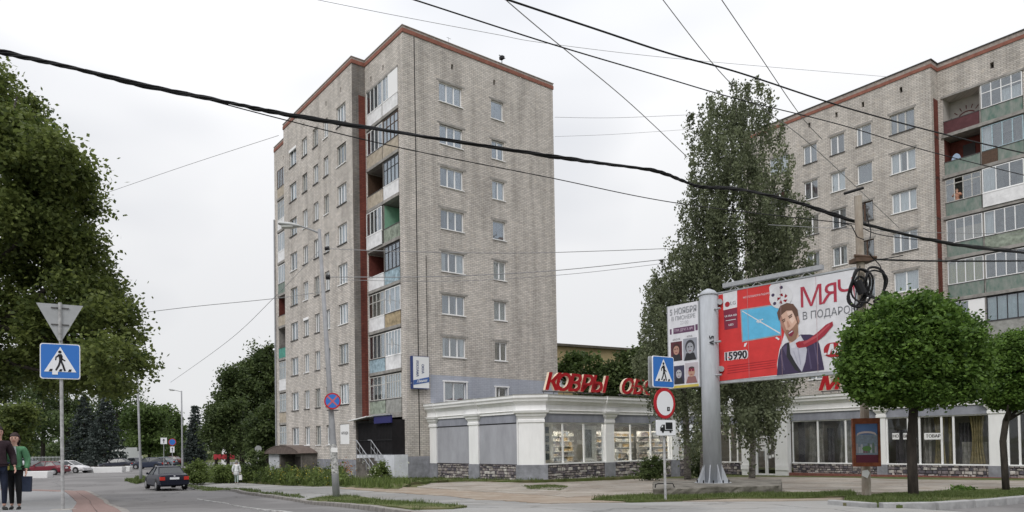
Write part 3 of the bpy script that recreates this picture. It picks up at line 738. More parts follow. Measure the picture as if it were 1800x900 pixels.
# ---- left entrance with vaulted sheet canopy
xL, _ = FM.hit(494, 798); xR, _ = FM.hit(559, 800)
b = MB(); n = 12; vs = []
for i in range(n+1):
    t = i/n; x = xL + (xR-xL)*t; z = 1.35 + .62*math.sin(math.pi*t)**.7
    vs += [(x,-1.5,z),(x,-.02,z),(x,-1.5,z+.05),(x,-.02,z+.05)]
fs = []
for i in range(n):
    a = 4*i; fs += [(a,a+1,a+5,a+4),(a+2,a+6,a+7,a+3),(a,a+4,a+6,a+2)]
b.add(vs, fs); b.prism([(xL + (xR-xL)*i/n, 1.35+.62*math.sin(math.pi*i/n)**.7) for i in range(n+1)], -1.47, -1.44)
FM.put(b, 'entrance_canopy', mat('brown_canopy', (.15,.115,.10), .7, 4, .25), smooth=False)
FM.put(MB().box(xL+.4, xL+2.6, -1.2, -1.05, -1.2, 1.33), 'entrance_wall', mat('pale_grey_wall', (.50,.51,.54), .8, 2, .1))
FM.put(MB().box(xL+2.9, xL+3.05, -1.25, -.01, -1.2, 1.33), 'entrance_post', m_concd); FM.put(MB().box(xR-.3, xR-.15, -1.25, -.01, -1.2, 1.3), 'entrance_post', m_concd)
FM.put(MB().box(xL+3.1, xR-.4, -.1, -.02, -1.2, 1.1), 'entrance_door', mat('entrance_door', (.16,.14,.13), .7, 3, .2))

# ================================================================== TOWER B
THB = .6151
CB = Vector((32.646, 47.119, 0)); HB = 27.57
towerB = empty('apartment_building', CB, THB, 'grey brick apartment block at the right, rising behind the billboard and weeping birch', 'apartment building')
BM = Face(towerB, CB, THB, 0, 0, R(-90)); BR = Face(towerB, CB, THB, 1.05, 0, R(-90))
zb8 = 23.294
def rb_(n): return zb8 - 2.8*n
def flb(n): return zb8 - .8 - 2.8*n
colsB = [(-2.633-.0, -1.05, (.5,)), (-4.9, -3.86, (.5,)), (-6.8, -5.75, (.5,)), (-8.86, -7.8, (.5,)), (-11.7, -10.1, (.5,))]
fh = []
for a, b_, mu in colsB:
    for n in range(9): fh.append((a, b_, rb_(n), rb_(n)+1.42))
sl = []
for a, b_, mu in colsB: sl.append(((a+b_)/2-.09, (a+b_)/2+.09, 26.05, 26.45))
wall(BM, -14, 0, -1.2, HB-.5, fh + sl, [m_brickB])
winB = {(0,0):('g',1,(.3,.62),m_oldframe,'d'), (0,1):('s',1,(.35,.66),m_frame,'w'), (0,2):('w',1,(.32,.7),m_frame,'w'), (0,3):('g',.8,(.3,.66),m_frame,'d'), (0,4):('w',1,(.5,),m_frame,'w'),
        (1,0):('g',1,(.3,),m_frame,'d'), (1,1):('g',1,(),m_frame,'w'), (1,2):(None,1,(.4,),m_brownframe,'d'), (1,3):(None,1,(.5,),m_brownframe,'d')}
for ci, (a, b_, mu) in enumerate(colsB):
    for n in range(9):
        cu, fr, mu2, fmm, si = winB.get((ci, n), (rs.choice(['w','g','g','b',None]), rs.choice([1,.7]), (.5,), m_frame, rs.choice('wd')))
        if cu == 's': cu = 'w'; fr = .8
        window(BM, a, rb_(n), b_-a, 1.42, mu2, fmm, cu, si, frac=fr)
        BM.put(MB().box(a-.12, b_+.12, -.015, .01, rb_(n)+1.46, rb_(n)+1.58), 'lintel', m_conc)
pathB = [(0, 14), (0, 0), (1.05, 0), (1.05, -18), (13, -18), (13, 14), (0, 14)]
profile_band(pathB, [(.0, HB-.56), (.05, HB-.56), (.05, HB-.33), (0, HB-.33)]).build('red_band', m_redband, towerB)
profile_band(pathB, [(.0, HB-.332), (.025, HB-.332), (.025, HB-.05)]).build('parapet_band', m_coping, towerB)
profile_band(pathB, [(.0, HB-.052), (.09, HB-.052), (.09, HB), (-.3, HB), (-.3, HB-.4)]).build('coping', m_sill, towerB)
MB().poly([(x, y, HB-.4) for x, y in pathB[:-1]]).build('roof', m_roof, towerB)
b = MB(); b.quad((13,-18,-1.2),(13,14,-1.2),(13,14,HB-.4),(13,-18,HB-.4)); b.quad((0,14,-1.2),(13,14,-1.2),(13,14,HB-.4),(0,14,HB-.4)); b.quad((1.05,-18,-1.2),(13,-18,-1.2),(13,-18,HB-.4),(1.05,-18,HB-.4)); b.build('wall', m_brickB, towerB)
b = MB()
for n in range(9): b.box(.35, 12.9, 0, 13.9, flb(n)-.22, flb(n)-.02); b.box(2.25, 12.9, -17.9, 0, flb(n)-.22, flb(n)-.02)
b.box(4.5, 4.7, -17.9, 13.9, -1, HB-.5); b.build('interior_structure', m_room, towerB)
RB = Face(towerB, CB, THB, 0, 0, 0)
wall(RB, 0, 1.05, -1.2, HB-.5, [], [m_brickB, m_redwall], lambda x, z: 1 if (x > .32 and z < 25.0) else 0, xb=[.32], zb=[25.0], name='return_wall')
B0, BMID, B1 = .30, 2.42, 4.70
wall(BR, 0, 18, -1.2, HB-.5, [(B0, B1, 1.0, 25.0), (BR.hit(1744,126)[0]-.1, BR.hit(1744,126)[0]+.1, 25.85, 26.25), (5.9,7.6,rb_(0),rb_(0)+1.42), (5.9,7.6,rb_(1),rb_(1)+1.42)], [m_brickB], rev=1.16)
for n in (0, 1): window(BR, 5.9, rb_(n), 1.7, 1.42, (.5,), curt='w')
BR.put(MB().box(B0-.1, B1+.1, -.08, .3, 25.001, 25.14), 'lintel', m_conc)
m_mural = mat('mural_wall', (.55,.52,.49), .9, 2, .1)
specB = {
 0: (dict(glaz=None, par='maroon', inner=m_mural, door=False), dict(glaz='white', n=4, trans=.62, par='green', cur=('w', (.5,1), .55))),
 1: (dict(glaz=None, par='green', inner=m_red_in), dict(glaz='blue', n=4, par='green', cur=('w', (0,.22)))),
 2: (dict(glaz='old', n=4, trans=.75, par='green', cur=None, opened=(.25,.5)), dict(glaz='white', n=3, par='white', proud=.14, cur=('w', (0,.3)))),
 3: (dict(glaz='white', n=4, par='green', cur=('b', (.2,1), .62)), dict(glaz='white', n=4, par='greygreen', cur=('w', (0,.25)))),
 4: (dict(glaz='white', n=4, par='green', cur=('y',)), dict(glaz='white', n=4, par='green', cur=('g', (.22,.5)))),
 5: (dict(glaz='white', n=3, par='grey', cur=('g',), solid=.45), dict(glaz='dark', n=4, par='grey', cur=('p',))),
 6: (dict(glaz='white', n=3, par='grey', cur=('g',)), dict(glaz='old', n=4, par='green', cur=('w',))),
 7: (dict(glaz='old', n=3, par='grey', cur=('g',)), dict(glaz='old', n=4, par='green', cur=('w',))),
}
for n, (a, b_) in specB.items():
    z = flb(n)
    BR.put(MB().box(B0-.1, B1+.1, -.12, 1.16, z-.22, z-.004), 'floor_slab', m_conc)
    loggia(BR, B0, BMID-.03, z, **a); loggia(BR, BMID+.03, B1, z, **b_)
    BR.put(MB().box(BMID-.03, BMID+.03, -.02, 1.15, z, z+2.54), 'partition', m_conc)
# sun ray mural in the top open loggia
z = flb(0); b = MB(); cxm, czm = 1.3, z+.95
def arc(r0, r1, a0, a1, n=20):
    for i in range(n):
        t0 = a0+(a1-a0)*i/n; t1 = a0+(a1-a0)*(i+1)/n
        b.quad((cxm+r0*math.cos(t0),1.13,czm+r0*math.sin(t0)),(cxm+r1*math.cos(t0),1.13,czm+r1*math.sin(t0)),(cxm+r1*math.cos(t1),1.13,czm+r1*math.sin(t1)),(cxm+r0*math.cos(t1),1.13,czm+r0*math.sin(t1)))
arc(.58, .66, 0, math.pi)
for i in range(9): a = math.pi*(i+.3)/8.6; arc(.78, 1.05, a, a+.06, 1)
BR.put(b, 'sun_mural', mat('mural_paint', (.16,.05,.05), .9))
BR.put(MB().prism([(.9+.28*math.cos(a*math.pi/10), flb(1)+.9+.5*math.sin(a*math.pi/10)) for a in range(11)], .25, .3), 'chair_back', mat('pale_blue_plastic', (.35,.45,.6), .5))
BR.put(MB().box(BMID+.05, BMID+.9, -.12, .3, flb(1)+.0, flb(1)+.82), 'storage_box', m_brownframe)
x_, z_ = BM.hit(1500, 300)

# ================================================================== SHOP
P1 = Vector((3.4125, 37.8051, 0)); P2 = Vector((4.803, 37.5718, 0))
g_ = Vector((math.cos(TH), math.sin(TH), 0)); w_ = Vector((-math.sin(TH), math.cos(TH), 0))
S0 = CA + g_ * 1.69
Q = P2 + g_ * 15.6
shop = empty('shop_building', P2, TH, 'long low white shop with pilasters and display windows below the two blocks', 'shop')
def sface(P, rz):
    d = P - P2; return Face(shop, P2, TH, d.dot(g_), d.dot(w_), rz)
SA = sface(S0, R(-90)); SCH = sface(P1, R(-45)); SB = sface(P2, 0); SC = sface(Q, R(-90))
XA = 8.615; XC = math.dist(P1, P2); XB = 15.6
ZP, ZW, ZF, ZCn, ZT = .70, 2.98, 3.46, 3.46, 4.46
ZP3 = .42
m_rub = [mat('rubble_stone_%s' % n, c, .9, 5, .3, .5) for n, c in (('a', (.40,.36,.34)), ('b', (.24,.21,.22)), ('c', (.58,.55,.52)), ('d', (.13,.12,.14)))]
m_mortar = mat('dark_mortar', (.07,.065,.065), .95, 5, .2)
m_fascia = mat('grey_fascia', (.29,.30,.345), .8, 1.8, .14, .1, stretch=(1,1,.4))
m_grey_infill = mat('grey_infill_render', (.37,.375,.41), .85, 1.3, .11, .12, stretch=(1,1,.4))
def rubble(face, x0, x1, z0, z1, seed=0):
    rn = random.Random(seed); b = MB(); z = z0
    while z < z1 - .03:
        h = min(rn.uniform(.10, .20), z1 - z); x = x0
        while x < x1 - .02:
            w = min(rn.uniform(.10, .34), x1 - x); p = rn.uniform(.015, .07); j = lambda s: rn.uniform(-s, s)
            a, c, d, e = x+.012, x+w-.012, z+.01, z+h-.01
            fr = [(a+.02+j(.012), -p, d+.02+j(.015)), (c-.02+j(.012), -p+j(.01), d+.015+j(.01)), (c-.02+j(.015), -p+j(.01), e-.02+j(.012)), (a+.02+j(.015), -p, e-.015+j(.01))]
            bk = [(a+j(.008),.01,d+j(.01)),(c+j(.008),.01,d+j(.01)),(c+j(.008),.01,e+j(.01)),(a+j(.008),.01,e+j(.01))]
            b.add(fr+bk, [(0,1,2,3),(0,4,5,1),(1,5,6,2),(2,6,7,3),(3,7,4,0)], rn.choices([0,1,2,3], [4,4,2.4,3])[0]); x += w
        z += h
    o = face.put(b, 'stone_facing', m_rub); o['kind'] = 'stuff'
    face.put(MB().box(x0, x1, .0, .2, z0, z1), 'plinth_wall', m_mortar)
def pilaster(face, x0, x1, zp, cap=True, fl_=.26, zb=-1.0):
    p = MB().box(x0-.06, x1+.06, -.10, .2, zb, zp); face.put(p, 'pilaster_base', m_greybase)
    b = MB(); b.box(x0, x1, -.09, .25, zp+.002, 2.95)
    def ring(z, o): return [(x0-o, -.09-o, z), (x1+o, -.09-o, z), (x1+o, .25, z), (x0-o, .25, z)]
    lv = [(2.95,.0),(2.99,.05),(3.12,.05),(3.16,.02),(3.26,.06),(3.34,.13),(3.44,.15),(3.50,fl_*.85),(3.62,fl_)]
    for i in range(len(lv)-1):
        A, B = ring(*lv[i]), ring(*lv[i+1]); b.add(A+B, [(k, (k+1) % 4, 4+(k+1) % 4, 4+k) for k in range(4)])
    b.add(ring(3.62, fl_), [(0,1,2,3)]); face.put(b, 'pilaster', m_plaster)
def shopwindow(face, x0, x1, zp, mull, ztop=ZW, lettering=None):
    b = MB(); y = .05; t = .06
    b.box(x0, x1, y-.10, y+.10, zp, zp+.07)
    b.box(x0, x1, y, y+.07, ztop-t, ztop); b.box(x0, x0+t, y, y+.07, zp+.07, ztop-t); b.box(x1-t, x1, y, y+.07, zp+.07, ztop-t)
    for q in mull: b.box(q-.045, q+.045, y-.003, y+.067, zp+.07, ztop-t)
    o = face.put(b, 'shop_window', m_frame)
    xs = [x0] + list(mull) + [x1]
    for a, c in zip(xs[:-1], xs[1:]): face.put(MB().box(a+.02, c-.02, y+.03, y+.038, zp+.03, ztop-.02), 'pane', m_shopglass, o)
    return o
# side A (blank bays)
pilaster(SA, .06, .80, ZP); pilaster(SA, 4.25, 5.15, ZP)
for x0, x1 in ((.80, 4.25), (5.15, 8.5)):
    rubble(SA, x0+.06, x1-.06, -.5, ZP, int(x0*10))
    SA.put(MB().box(x0, x1, .0, .2, ZP+.03, 2.93), 'infill_panel', m_grey_infill)
    SA.put(MB().box(x0, x1, -.045, .05, ZP, ZP+.028), 'ledge', m_sill)
    SA.put(MB().box(x0, x1, -.03, .2, 3.0, ZF+.1), 'fascia_panel', m_fascia); SA.put(MB().box(x0, x1, -.005, .1, 2.932, 2.998), 'shutter_slot', m_black)
pilaster(SCH, .03, XC-.03, ZP, fl_=.30); SCH.put(MB().box(-.15, XC+.15, -.12, .3, -1, ZP-.003), 'pilaster_base', m_greybase)
SA.put(MB().box(8.5, XA-.04, -.02, .3, ZP, 3.46), 'corner_return', m_plaster)
# street side B
pilaster(SB, 4.66, 5.36, ZP); pilaster(SB, 10.62, 11.3, ZP)
baysB = [(0.02, 4.66, (1.40, 3.03)), (5.36, 10.62, (6.95, 8.78)), (11.3, 15.58, (13.07,))]
for i, (x0, x1, mu) in enumerate(baysB):
    rubble(SB, x0+.08, x1-.06, -.6, ZP, 40+i); shopwindow(SB, x0, x1, ZP, mu)
    SB.put(MB().box(x0, x1, -.03, .3, ZW+.002, ZF+.1), 'fascia_panel', m_fascia)
# wing C in front of the right block
XE = 34
def xc(px, py=818): return SC.hit(px, py)[0]
e0, e1 = xc(1309), xc(1390)
b1 = [xc(1393), xc(1438), xc(1487), xc(1541)]
pC = [(xc(1545), xc(1559)), (xc(1741), xc(1772))]
bays3 = [(0.0, e0, (xc(1283), xc(1296))), (b1[0], pC[0][0], (b1[1], b1[2])), (pC[0][1], pC[1][0], (xc(1597), xc(1617), xc(1656), xc(1677))), (pC[1][1], XE, (xc(1793), xc(1810)))]
for i, (x0, x1, mu) in enumerate(bays3):
    rubble(SC, x0+.06, x1-.06, -.8, ZP3, 60+i); shopwindow(SC, x0, x1, ZP3, mu)
    SC.put(MB().box(x0, x1, -.03, .3, ZW+.002, ZF+.1), 'fascia_panel', m_fascia)
for a, c in pC: pilaster(SC, a, c, ZP3)
m_redledge = mat('red_ledge', (.24,.10,.08), .9, 5, .25)
SC.put(MB().box(e1, XE, -.22, -.0, -.6, -.13), 'footing', m_redledge)
# entrance bay, proud of the wall
b = MB(); dl, dr = xc(1331, 800), xc(1367, 800); pr_ = -.32
b.box(e0, dl, pr_, .1, -.6, 3.62); b.box(dr, e1, pr_, .1, -.6, 3.62); b.box(dl, dr, pr_, .1, 2.75, 3.62)
SC.put(b, 'entrance_surround', m_plaster)
SC.put(MB().box(e0-.05, dl-.04, pr_-.05, pr_-.001, .0, .32).box(dr+.04, e1+.05, pr_-.05, pr_-.001, .0, .32), 'entrance_plinth', m_plaster)
b = MB(); zt = 2.7; mid = (dl+dr)/2; z0 = -.35
for a, c in ((dl, mid-.01), (mid+.01, dr)):
    b.box(a, c, -.1, -.04, z0, z0+.12); b.box(a, c, -.1, -.04, 2.0, 2.12); b.box(a, a+.09, -.1, -.04, z0+.12, 2.0); b.box(c-.09, c, -.1, -.04, z0+.12, 2.0)
b.box(dl, dr, -.1, -.04, 2.62, 2.74); b.box(dl, dl+.07, -.1, -.04, 2.12, 2.62); b.box(dr-.07, dr, -.1, -.04, 2.12, 2.62)
do = SC.put(b, 'door', m_frame)
for a, c in ((dl, mid), (mid, dr)): SC.put(MB().box(a+.05, c-.05, -.075, -.067, z0+.1, 2.6), 'pane', m_shopglass, do)
for a, c, d_, e_ in ((dl+.2, dl+.62, 1.55, 1.9), (dl+.28, dl+.6, 1.18, 1.45), (mid+.1, mid+.3, 1.3, 1.62), (mid+.12, mid+.3, .72, .9), (mid+.34, mid+.5, .78, .96)): SC.put(MB().box(a, c, -.082, -.077, d_, e_), 'door_notice', m_white, do)
SC.put(MB().tube([(mid-.12,-.14,.6),(mid-.12,-.14,1.3)], .015, 6).tube([(mid+.12,-.14,.6),(mid+.12,-.14,1.3)], .015, 6), 'door_handle', m_steel, do)
# cornice along the whole building, mitred at the corners
def loc2(P): d = P - P2; return (d.dot(g_), d.dot(w_))
E_ = SC.W + SC.X * XE
pathS = [loc2(S0 + w_*.0), loc2(P1), loc2(P2), loc2(Q), loc2(E_)]
prof = [(.02,3.46),(.10,3.46),(.10,3.56),(.16,3.62),(.13,3.66),(.13,3.92),(.17,3.96),(.22,4.05),(.34,4.12),(.36,4.22),(.42,4.30),(.42,4.42),(.46,4.46),(.0,4.46),(-.3,4.46),(-.3,4.3)]
profile_band(pathS, prof).build('cornice', m_plaster, shop)
def capblock(face, x0, x1, o=.08):
    b = MB(); lv = [(3.47,.18+o),(3.60,.22+o),(3.64,.17+o),(3.9,.17+o),(3.97,.24+o),(4.12,.38+o),(4.2,.40+o),(4.30,.47+o),(4.43,.47+o),(4.475,.52+o)]
    def ring(z, q): return [(x0-q*.45, -q, z), (x1+q*.45, -q, z), (x1+q*.45, .1, z), (x0-q*.45, .1, z)]
    for i in range(len(lv)-1):
        A, B = ring(*lv[i]), ring(*lv[i+1]); b.add(A+B, [(k, (k+1) % 4, 4+(k+1) % 4, 4+k) for k in range(4)])
    b.add(ring(*lv[-1]), [(0,1,2,3)]); face.put(b, 'cornice_block', m_plaster)
for f_, a, c in ((SA,.06,.80),(SA,4.25,5.15),(SB,4.66,5.36),(SB,10.62,11.3),(SC,*pC[0]),(SC,*pC[1]),(SCH,.0,XC)): capblock(f_, a, c, .05)
# roof, back, floor and ceiling of the shop
A0, A1_, A2, A3, A4 = pathS
inn = lambda d: loc2(SC.W + SC.X*XE + SC.N*d)
roofp = [A0, A1_, A2, A3, A4, (A4[0]+8, A4[1]), (A4[0]+8, 8), (A0[0], 8)]
roofp = [(A0[0], A0[1]-.05), A1_, A2, A3, A4, (A3[0]+8.5, A4[1]), (A3[0]+8.5, 5.2), (A0[0], 5.2)]
MB().poly([(x, y, 4.32) for x, y in roofp]).build('roof', mat('shop_roof', (.16,.16,.16), .9, 2, .1), shop)
MB().poly([(x, y, 3.2) for x, y in roofp]).build('ceiling', mat('shop_ceiling', (.55,.55,.54), .8), shop)
MB().poly([(x, y, .12) for x, y in roofp]).build('shop_floor', mat('shop_floor', (.38,.35,.32), .5, 3, .1), shop)
m_shopwall = mat('shop_wall', (.42,.40,.36), .85, 1, .05)
b = MB(); b.box(.3, 15.6, 4.9, 5.1, .1, 3.2); b.box(15.8+5.5, 15.8+5.7, A4[1], 5, .1, 3.2); SB.put(b, 'back_wall', m_shopwall)
b = MB(); b.box(.02,.1,.4,4.9,.1,3.2); SB.put(b, 'side_wall', m_shopwall)
# shop interiors: shelving, rolls, lamps
m_shelf = mat('shelf_white', (.66,.64,.60), .6); goods = [mat('goods_%d' % i, c, .7, 6, .2) for i, c in enumerate([(.5,.45,.36),(.35,.3,.25),(.6,.58,.5),(.25,.22,.22),(.45,.32,.15),(.3,.33,.36)])]
def shelf_unit(face, x0, x1, y, z0=.15, n=7, seed=0, h=2.4):
    rn = random.Random(seed); s = face.put(MB().box(x0, x1, y+.4, y+.45, z0, z0+h), 'shelving', m_shelf)
    b = MB()
    for i in range(n): b.box(x0, x1, y, y+.39, z0+h*i/n, z0+h*i/n+.03)
    face.put(b, 'shelf', m_shelf, s); b = MB()
    for i in range(n):
        x = x0 + .03; zz = z0+h*i/n+.032
        while x < x1-.2:
            w = rn.uniform(.12,.5)
            if rn.random() < .85: b.box(x, min(x+w-.02, x1-.02), y+.03, y+.3, zz, zz+h/n*rn.uniform(.35,.8), rn.randrange(6))
            x += w
    o = face.put(b, 'goods', goods, s); o['kind'] = 'stuff'
for i, (x0, x1) in enumerate(((.5,2.6),(2.7,4.5),(5.5,7.6),(7.8,9.9),(10.2,12.4),(12.6,15.2))):
    shelf_unit(SB, x0, x1, 2.3 if i % 2 else 1.9, seed=i, n=8 if i < 2 else 7)
lamp_m = emis('shop_lamp', (1, .93, .82), 42)
for i in range(7):
    for yy in (1.0, 1.6): SB.put(MB().tube([(1.2+i*2.2, yy, 3.185),(1.2+i*2.2, yy, 3.12)], .2, 16), 'ceiling_lamp', lamp_m)
for i in range(9): SC.put(MB().tube([(2.0+i*2.6, 1.6, 3.185),(2.0+i*2.6, 1.6, 3.12)], .14, 16), 'ceiling_lamp', emis('shop_lamp_b', (1,.93,.82), 3) if 'shop_lamp_b' not in MATS else MATS['shop_lamp_b'])
# display pieces by the left windows
dp = MB()
for i in range(4): dp.box(.22, .62, .32, .38, .95+i*.48, 1.30+i*.48)
SB.put(MB().box(.1, 1.0, .4, .44, .8, 2.95), 'display_board', mat('display_beige', (.6,.55,.45), .8)); SB.put(dp, 'display_picture', mat('picture_dark', (.12,.14,.15), .5, 6, .3))
SB.put(MB().box(3.5, 4.5, .5, .54, .8, 2.8), 'display_board', mat('display_board_white', (.66,.65,.6), .8)); SB.put(MB().box(3.6, 4.05, .44, .495, 1.0, 2.6), 'display_picture', mat('picture_grey', (.2,.2,.19), .5, 9, .4))
for i, (x, h, r) in enumerate(((5.75,.6,.16),(6.25,.75,.2),(7.4,.65,.15),(9.2,.6,.14))):
    SB.put(MB().tube([(x,.55,.72),(x,.55,.72+h*.5)], [r*.4,r*.5], 12).tube([(x,.55,.72+h*.5),(x,.55,.72+h*.7),(x,.55,.72+h)], [r*.7,r,r*.5], 12), 'vase', mat('vase_white', (.68,.67,.63), .5))
SB.put(MB().box(-.1, 15.4, .2, .95, .15, .70), 'display_ledge', m_shelf)
# wing C: hanging carpets and drapes behind the glass
def drapery(face, x0, x1, y, z0, z1, m, amp=.09, k=5, pinch=0):
    b = MB(); n = 40; vs = []; rws = 8
    for j in range(rws+1):
        t = j/rws; z = z0+(z1-z0)*t; pc = 1 - pinch*math.sin(math.pi*t)
        for i in range(n+1):
            s = i/n; x = (x0+x1)/2 + ((x0-x1)/2 + (x1-x0)*s)*pc
            vs.append((x, y+amp*math.sin(s*math.pi*2*k+math.sin(t*3)*.5), z))
    b.add(vs, [(j*(n+1)+i, j*(n+1)+i+1, (j+1)*(n+1)+i+1, (j+1)*(n+1)+i) for j in range(rws) for i in range(n)])
    face.put(b, 'drape', m, smooth=True)
m_dr1 = mat('drape_grey', (.36,.34,.31), .9, 4, .25); m_dr2 = mat('drape_gold', (.40,.33,.17), .8, 5, .25); m_dr3 = mat('drape_dark', (.13,.12,.13), .9, 3, .2)
a = b1[0]; wB = pC[0][0]-a
drapery(SC, a+.1, a+wB*.10, .55, .45, 3.1, m_dr3); drapery(SC, a+wB*.13, a+wB*.34, .6, .45, 3.1, m_dr1, k=6, pinch=.2); drapery(SC, a+wB*.36, a+wB*.44, .75, .45, 2.5, m_dr3, k=2)
drapery(SC, a+wB*.50, a+wB*.72, .6, .45, 3.1, m_dr1, k=5, pinch=.25); drapery(SC, a+wB*.76, a+wB*.95, .8, .45, 2.4, m_dr3, k=3)
a = pC[0][1]; wB = pC[1][0]-a
drapery(SC, a+.05, a+wB*.2, 1.0, .45, 2.3, m_dr3, k=3); drapery(SC, a+wB*.34, a+wB*.42, .5, .45, 3.1, m_dr1, k=2); drapery(SC, a+wB*.44, a+wB*.56, .55, .45, 3.1, m_dr2, k=4, pinch=.3)
drapery(SC, a+wB*.58, a+wB*.64, .6, .45, 3.1, m_dr2, k=2); drapery(SC, a+wB*.66, a+wB*.8, .9, .45, 2.6, m_dr3, k=4); drapery(SC, a+wB*.78, a+wB*.93, .5, .5, 3.0, m_dr2, k=5, pinch=.35); drapery(SC, a+wB*.70, a+wB*.97, .7, .45, 1.6, m_dr1, k=7)
drapery(SC, pC[1][1]+.5, pC[1][1]+4, .8, .45, 2.2, m_dr1, k=6)
SC.put(MB().box(0, XE, 3.4, 3.5, .1, 3.2), 'back_wall', mat('carpet_store_wall', (.30,.28,.25), .9, 1, .1))
# paper letters stuck to the glass
for s_, pa, pb in (('НО', 1568, 1580), ('ВЫ', 1587, 1599), ('Й', 1600, 1611), ('ТОВАР', 1624, 1656)):
    xa_, za_ = SC.hit(pa, 767); xb2, _ = SC.hit(pb, 767)
    o = SC.put(MB().box(xa_, xb2, .035, .045, za_-.17, za_+.17), 'window_notice', m_white)
    link('notice_lettering', text_mesh(s_, .23, .001, .007, m=m_dark, name='notice_lettering', sx=min(1.2, (xb2-xa_)/len(s_)/.19)), o, ((xa_+xb2)/2, .03, za_))
# rooftop letters
m_redl = mat('letter_red', (.38,.008,.014), .35); m_cream = mat('letter_return', (.62,.50,.38), .5)
def roof_sign(face, word, pxs, label, size, z=4.72, y=-.1):
    root = empty('rooftop_sign', face.W + face.X*0, 0, label, 'shop sign')
    xs = [face.hit(p, 690)[0] for p in pxs]
    root.location = face.W + face.X*xs[0] + Vector((0,0,4.46)); root.rotation_euler = (0,0,math.atan2(face.X.y, face.X.x))
    for ch, x in zip(word, xs):
        me = text_mesh(ch, size, .08, .05, shear=.28, m=m_redl, align='CENTER', sx=1.22, name='letter')
        me.materials.append(m_cream)
        for p in me.polygons:
            if abs(p.normal.y) < .5: p.material_index = 1
        link('letter', me, root, (x-xs[0], y, z-4.46+size*.30))
    w = xs[-1]-xs[0]
    MB().tube([(-.5,y+.1,.18),(w+.6,y+.1,.18)], .03, 6).build('rail', m_sill, root)
    b = MB()
    for i in range(len(word)+2): q = -.4+(w+.9)*i/(len(word)+1); b.tube([(q,y+.1,0),(q,y+.1,.2)], .02, 6)
    b.build('rail_post', m_sill, root)
roof_sign(SB, 'КОВРЫ', (965, 984, 1004, 1025, 1047), 'red slanted block letters КОВРЫ on the flat shop roof beside the tall left block', 1.28)
roof_sign(SB, 'ОБОИ', (1097, 1116, 1136, 1156), 'red slanted block letters ОБОИ on the shop roof, partly behind the crossing sign', 1.2)
roof_sign(SC, 'М', (1459,), 'single red slanted letter М on the shop roof between billboard and round tree', 1.15)

# ================================================================== YELLOW BUILDING BEHIND
yb = empty('low_building', gp(1040, 88), R(28), 'ochre building showing above the bushes right behind the tall left block', 'building')
fy = Face(yb, yb.location, R(28), -14, 0, 0)
ZY = 14.1
holes = [(3+i*2.8, 4.6+i*2.8, 3+j*3.1, 4.6+j*3.1) for i in range(8) for j in range(3)]
wall(fy, 0, 28, -2.5, ZY, holes, [mat('ochre_render', (.34,.27,.15), .9, .6, .15, .1)])
for h in holes: window(fy, h[0], h[2], 1.6, 1.6, (.5,), curt='g')
fy.put(MB().box(-.3, 28.3, -.4, 12.2, ZY, ZY+.3), 'roof', mat('brown_roof', (.10,.09,.07), .9, 2, .2))
fy.put(MB().box(0, 28, 11.8, 12, -2.5, ZY).box(-.01, .2, 0.01, 11.8, -2.5, ZY).box(27.8, 28.01, 0.01, 11.8, -2.5, ZY), 'wall', MATS['ochre_render'])
fy.put(MB().tube([(7.9,2,ZY),(7.9,2,ZY+2.2)], .12, 8), 'roof_vent', m_white)

# ================================================================== FOLIAGE
RNG = np.random.default_rng(11)
def foliage(name, parent, blobs, leaf, m, per=55, cl=(.45,.45), dens=1.0, hang=0, fill=.55, loc=(0,0,0), droop=False):
    """blobs: (centre, (rx,ry,rz), clumps). many small leaf faces gathered in clumps spread through the crown"""
    cs = []
    for c, r, n in blobs:
        n = int(n*dens); d = RNG.normal(size=(n,3)); d /= np.linalg.norm(d, axis=1)[:,None]
        rad = RNG.uniform(fill**3, 1.0, n)**(1/3.)
        cs.append(np.array(c)[None] + d*rad[:,None]*np.array(r)[None])
    cs = np.concatenate(cs); nc = len(cs)
    size = RNG.uniform(.6, 1.35, nc)
    off = RNG.normal(size=(nc, per, 3)) * .55
    off[...,0] *= cl[0]; off[...,1] *= cl[0]; off[...,2] *= cl[1]
    off *= size[:,None,None]
    if hang: off[...,2] = -np.abs(off[...,2])*hang + .2
    P = (cs[:,None,:] + off).reshape(-1,3); n = len(P)
    u = RNG.normal(size=(n,3)); u[:,2] *= .6 if not droop else 1.6
    u /= np.linalg.norm(u, axis=1)[:,None]
    w = np.cross(u, RNG.normal(size=(n,3))); w /= np.linalg.norm(w, axis=1)[:,None]
    s = (leaf*RNG.uniform(.65,1.3,n))[:,None]
    V = np.stack([P-u*s*.5, P+w*s*.32, P+u*s*.5, P-w*s*.32], 1).reshape(-1,3) - np.array(loc)[None]
    me = bpy.data.meshes.new(name); me.vertices.add(4*n); me.vertices.foreach_set('co', V.astype(np.float32).ravel())
    me.loops.add(4*n); me.loops.foreach_set('vertex_index', np.arange(4*n, dtype=np.int32))
    me.polygons.add(n); me.polygons.foreach_set('loop_start', np.arange(0, 4*n, 4, dtype=np.int32)); me.polygons.foreach_set('loop_total', np.full(n, 4, dtype=np.int32))
    me.materials.append(m); me.update()
    a = me.attributes.new('v', 'FLOAT', 'FACE')
    v = np.clip(np.repeat(RNG.uniform(.12,.75,nc), per) + RNG.normal(0,.14,n), 0, 1); a.data.foreach_set('value', v.astype(np.float32))
    return link(name, me, parent)
L_dark = leaf_mat('leaf_linden', (.042,.066,.017), (.21,.25,.07), .48)
L_mid = leaf_mat('leaf_park', (.045,.075,.022), (.14,.20,.06), .45)
L_far = leaf_mat('leaf_far', (.05,.075,.032), (.14,.19,.07), .45)
